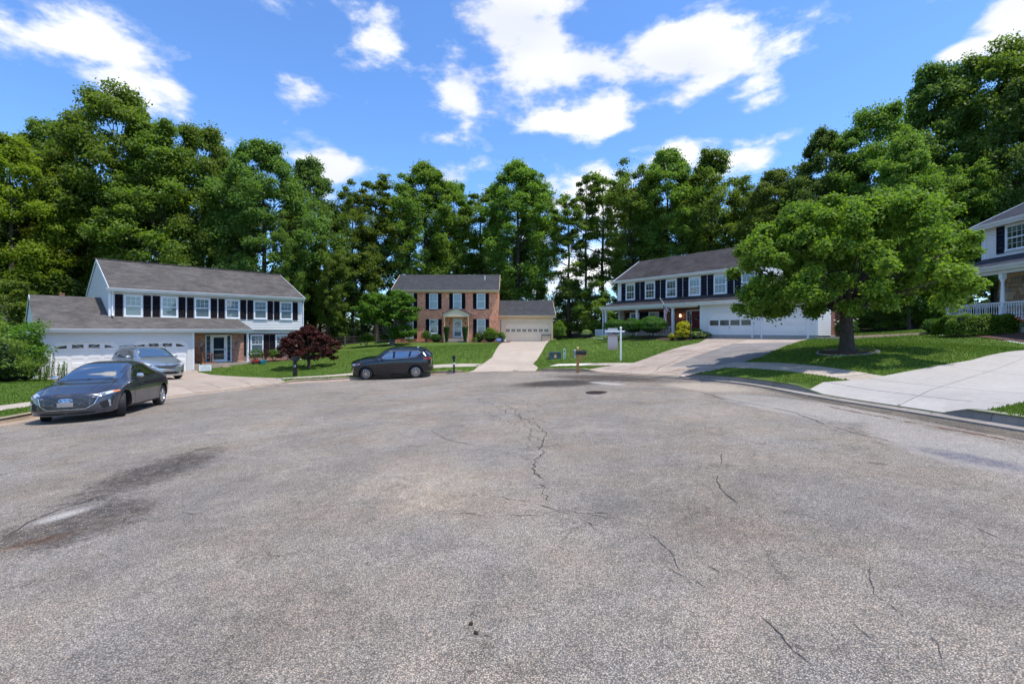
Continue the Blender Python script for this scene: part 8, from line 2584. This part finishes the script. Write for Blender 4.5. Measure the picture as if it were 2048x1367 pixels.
for a, b in zip(pl[:-1], pl[1:]):
    q = MB(); o_ = edg.location; va = Vector((a[0] - o_.x, a[1] - o_.y, h1(*a) - o_.z + .04)); vb = Vector((b[0] - o_.x, b[1] - o_.y, h1(*b) - o_.z + .04)); q.beam(va.lerp(vb, .04), va.lerp(vb, .96), .12, .10); obj('brick', q, 'soil_red', edg)
# covers in the driveway aprons
for (px, py, lab) in ((1374, 750.5, 'round utility cover in the apron of the right driveway'), (558, 760.5, 'grey meter cover in the apron of the left driveway'), (1035, 739.5, 'meter cover in the apron of the brick house driveway')):
    x, y = at(px, py, .05); z = h1(x, y) + .008; t = empty('utility_cover', (x, y, z), 0, label=lab, category='utility cover')
    q = MB(); q.lathe([(.20, -.01), (.20, .006), (.17, .006), (.165, 0), (0, 0)], 24); obj('lid', q, 'steel_grey' if px < 1300 else 'concrete_pale', t); q = MB(); q.lathe([(.205, -.01), (.205, .004), (.26, .004), (.26, -.01)], 24, cap=False); obj('rim', q, 'concrete_walk', t)
# dark rail fence at the back of the left lawn
fx0, fy0, fx1, fy1 = -20.5, 49.0, -12.8, 50.5
f_ = empty('rail_fence', (fx0, fy0, h1(fx0, fy0)), 0, label='dark wooden rail fence in the shade behind the left lawn', category='fence')
zb = h1(fx0, fy0)
for k in range(6):
    t_ = k / 5; x = fx0 + (fx1 - fx0) * t_; y = fy0 + (fy1 - fy0) * t_; z = h1(x, y) - zb
    q = MB(); q.box(x - fx0 - .06, x - fx0 + .06, y - fy0 - .06, y - fy0 + .06, z - .1, z + 1.1); obj('post', q, 'bark_grey', f_)
    if k:
        for hh in (.35, .65, .95):
            q = MB(); q.beam((px_, py_, pz_ + hh), (x - fx0, y - fy0, z + hh), .05, .12); obj('rail', q, 'bark', f_)
    px_, py_, pz_ = x - fx0, y - fy0, z
# pale building glimpsed through the trees
def far_house(x, y, w_, d_, h_, rz, label):
    t = empty('far_house', (x, y, float(G(x, y)[0])), rz, label=label, category='house')
    obj('wall', siding([(-w_ / 2, -.3), (w_ / 2, -.3), (w_ / 2, h_), (-w_ / 2, h_)], -d_ / 2, exp=.2), 'white_siding', t)
    obj('wall', siding([(-d_ / 2, -.3), (d_ / 2, -.3), (d_ / 2, h_), (0, h_ + 1.8), (-d_ / 2, h_)], w_ / 2, 'x', 1, .2), 'white_siding', t)
    q = MB(); slope(q, (-w_ / 2 - .3, -d_ / 2 - .3, h_), (w_ / 2 + .3, -d_ / 2 - .3, h_), (-w_ / 2 - .3, 0, h_ + 1.9), (w_ / 2 + .3, 0, h_ + 1.9), .3); slope(q, (w_ / 2 + .3, d_ / 2 + .3, h_), (-w_ / 2 - .3, d_ / 2 + .3, h_), (w_ / 2 + .3, 0, h_ + 1.9), (-w_ / 2 - .3, 0, h_ + 1.9), .3); obj('roof', q, 'shingle_dark', t)
    window(t, 0, -d_ / 2 - .04, 1, 2.2, 1.0, 2, 2, 'dark')
far_house(-27.5, 62, 7, 7, 3.4, R(-20), 'pale house glimpsed through the trees right of the left white house')
far_house(-42.5, 38.0, 8, 8, 2.7, R(30), 'white eave of a neighbouring house just showing behind the left hedge')
# loose stones and grit in the broken asphalt and gutters
rng = np.random.default_rng(17); pts = []
for (pa, pb, sp_, n) in (((400, 905), (150, 1010), .26, 260), ((300, 990), (-40, 1090), .30, 420), ((1100, 765), (1300, 760), .3, 160), ((1450, 785), (1750, 835), .5, 300), ((1700, 850), (2048, 940), .5, 260)):
    a, b = np.array(at(*pa)), np.array(at(*pb)); t_ = rng.random(n)[:, None]; pts.append(a + (b - a) * t_ + rng.normal(size=(n, 2)) * sp_)
pts.append(np.stack([rng.uniform(-9, 8, 900), rng.uniform(2.2, 18, 900)], 1))
pts = np.concatenate(pts); pts = pts[pip(ROAD, pts)]; zz = G(pts[:, 0], pts[:, 1])
q = MB()
for (x, y), z in zip(pts, zz):
    r = float(rng.uniform(.003, .008)); m = ('gravel_light', 'gravel_dark', 'gravel_light', 'gravel_tan')[int(rng.integers(0, 4))]; k = [(x + r * math.cos(a) * float(rng.uniform(.7, 1.1)), y + r * math.sin(a) * float(rng.uniform(.7, 1.1)), z) for a in (0, 1.6, 3.1, 4.7)]
    q.mesh(k + [(x, y, z + r * .9)], [(0, 1, 4), (1, 2, 4), (2, 3, 4), (3, 0, 4)], m)
plain('gravel_light', (.34, .32, .30), .8, var=.3, vs=40); plain('gravel_dark', (.10, .095, .09), .8, var=.3, vs=40); plain('gravel_tan', (.38, .28, .18), .8, var=.3, vs=40)
obj('loose_grit', q.build('loose_grit', None, fixn=False), kind='stuff', label='loose grit and small stones lying on the worn asphalt', category='grit')
# fallen leaves on the kerbs
rng = np.random.default_rng(19); n = 260; ii = rng.integers(20, len(EDGE) - 20, n); dd = rng.uniform(-.5, .25, n); P = EDGE[ii, :2] + NORM[ii] * dd[:, None] + rng.normal(size=(n, 2)) * .1
zz = np.where(pip(ROAD, P), G(P[:, 0], P[:, 1]) + .012, H(P[:, 0], P[:, 1]) + .02)
obj('fallen_leaves', leaf_mesh('fallen_leaves', np.column_stack([P, zz]), unit(np.column_stack([rng.normal(size=(n, 2)) * .2, np.ones(n)])), np.full(n, .06), rng.random(n), 'leaf_litter'), kind='stuff', label='dry leaves scattered along the gutter and kerb', category='leaves') if 'leaf_litter' in MAT else None
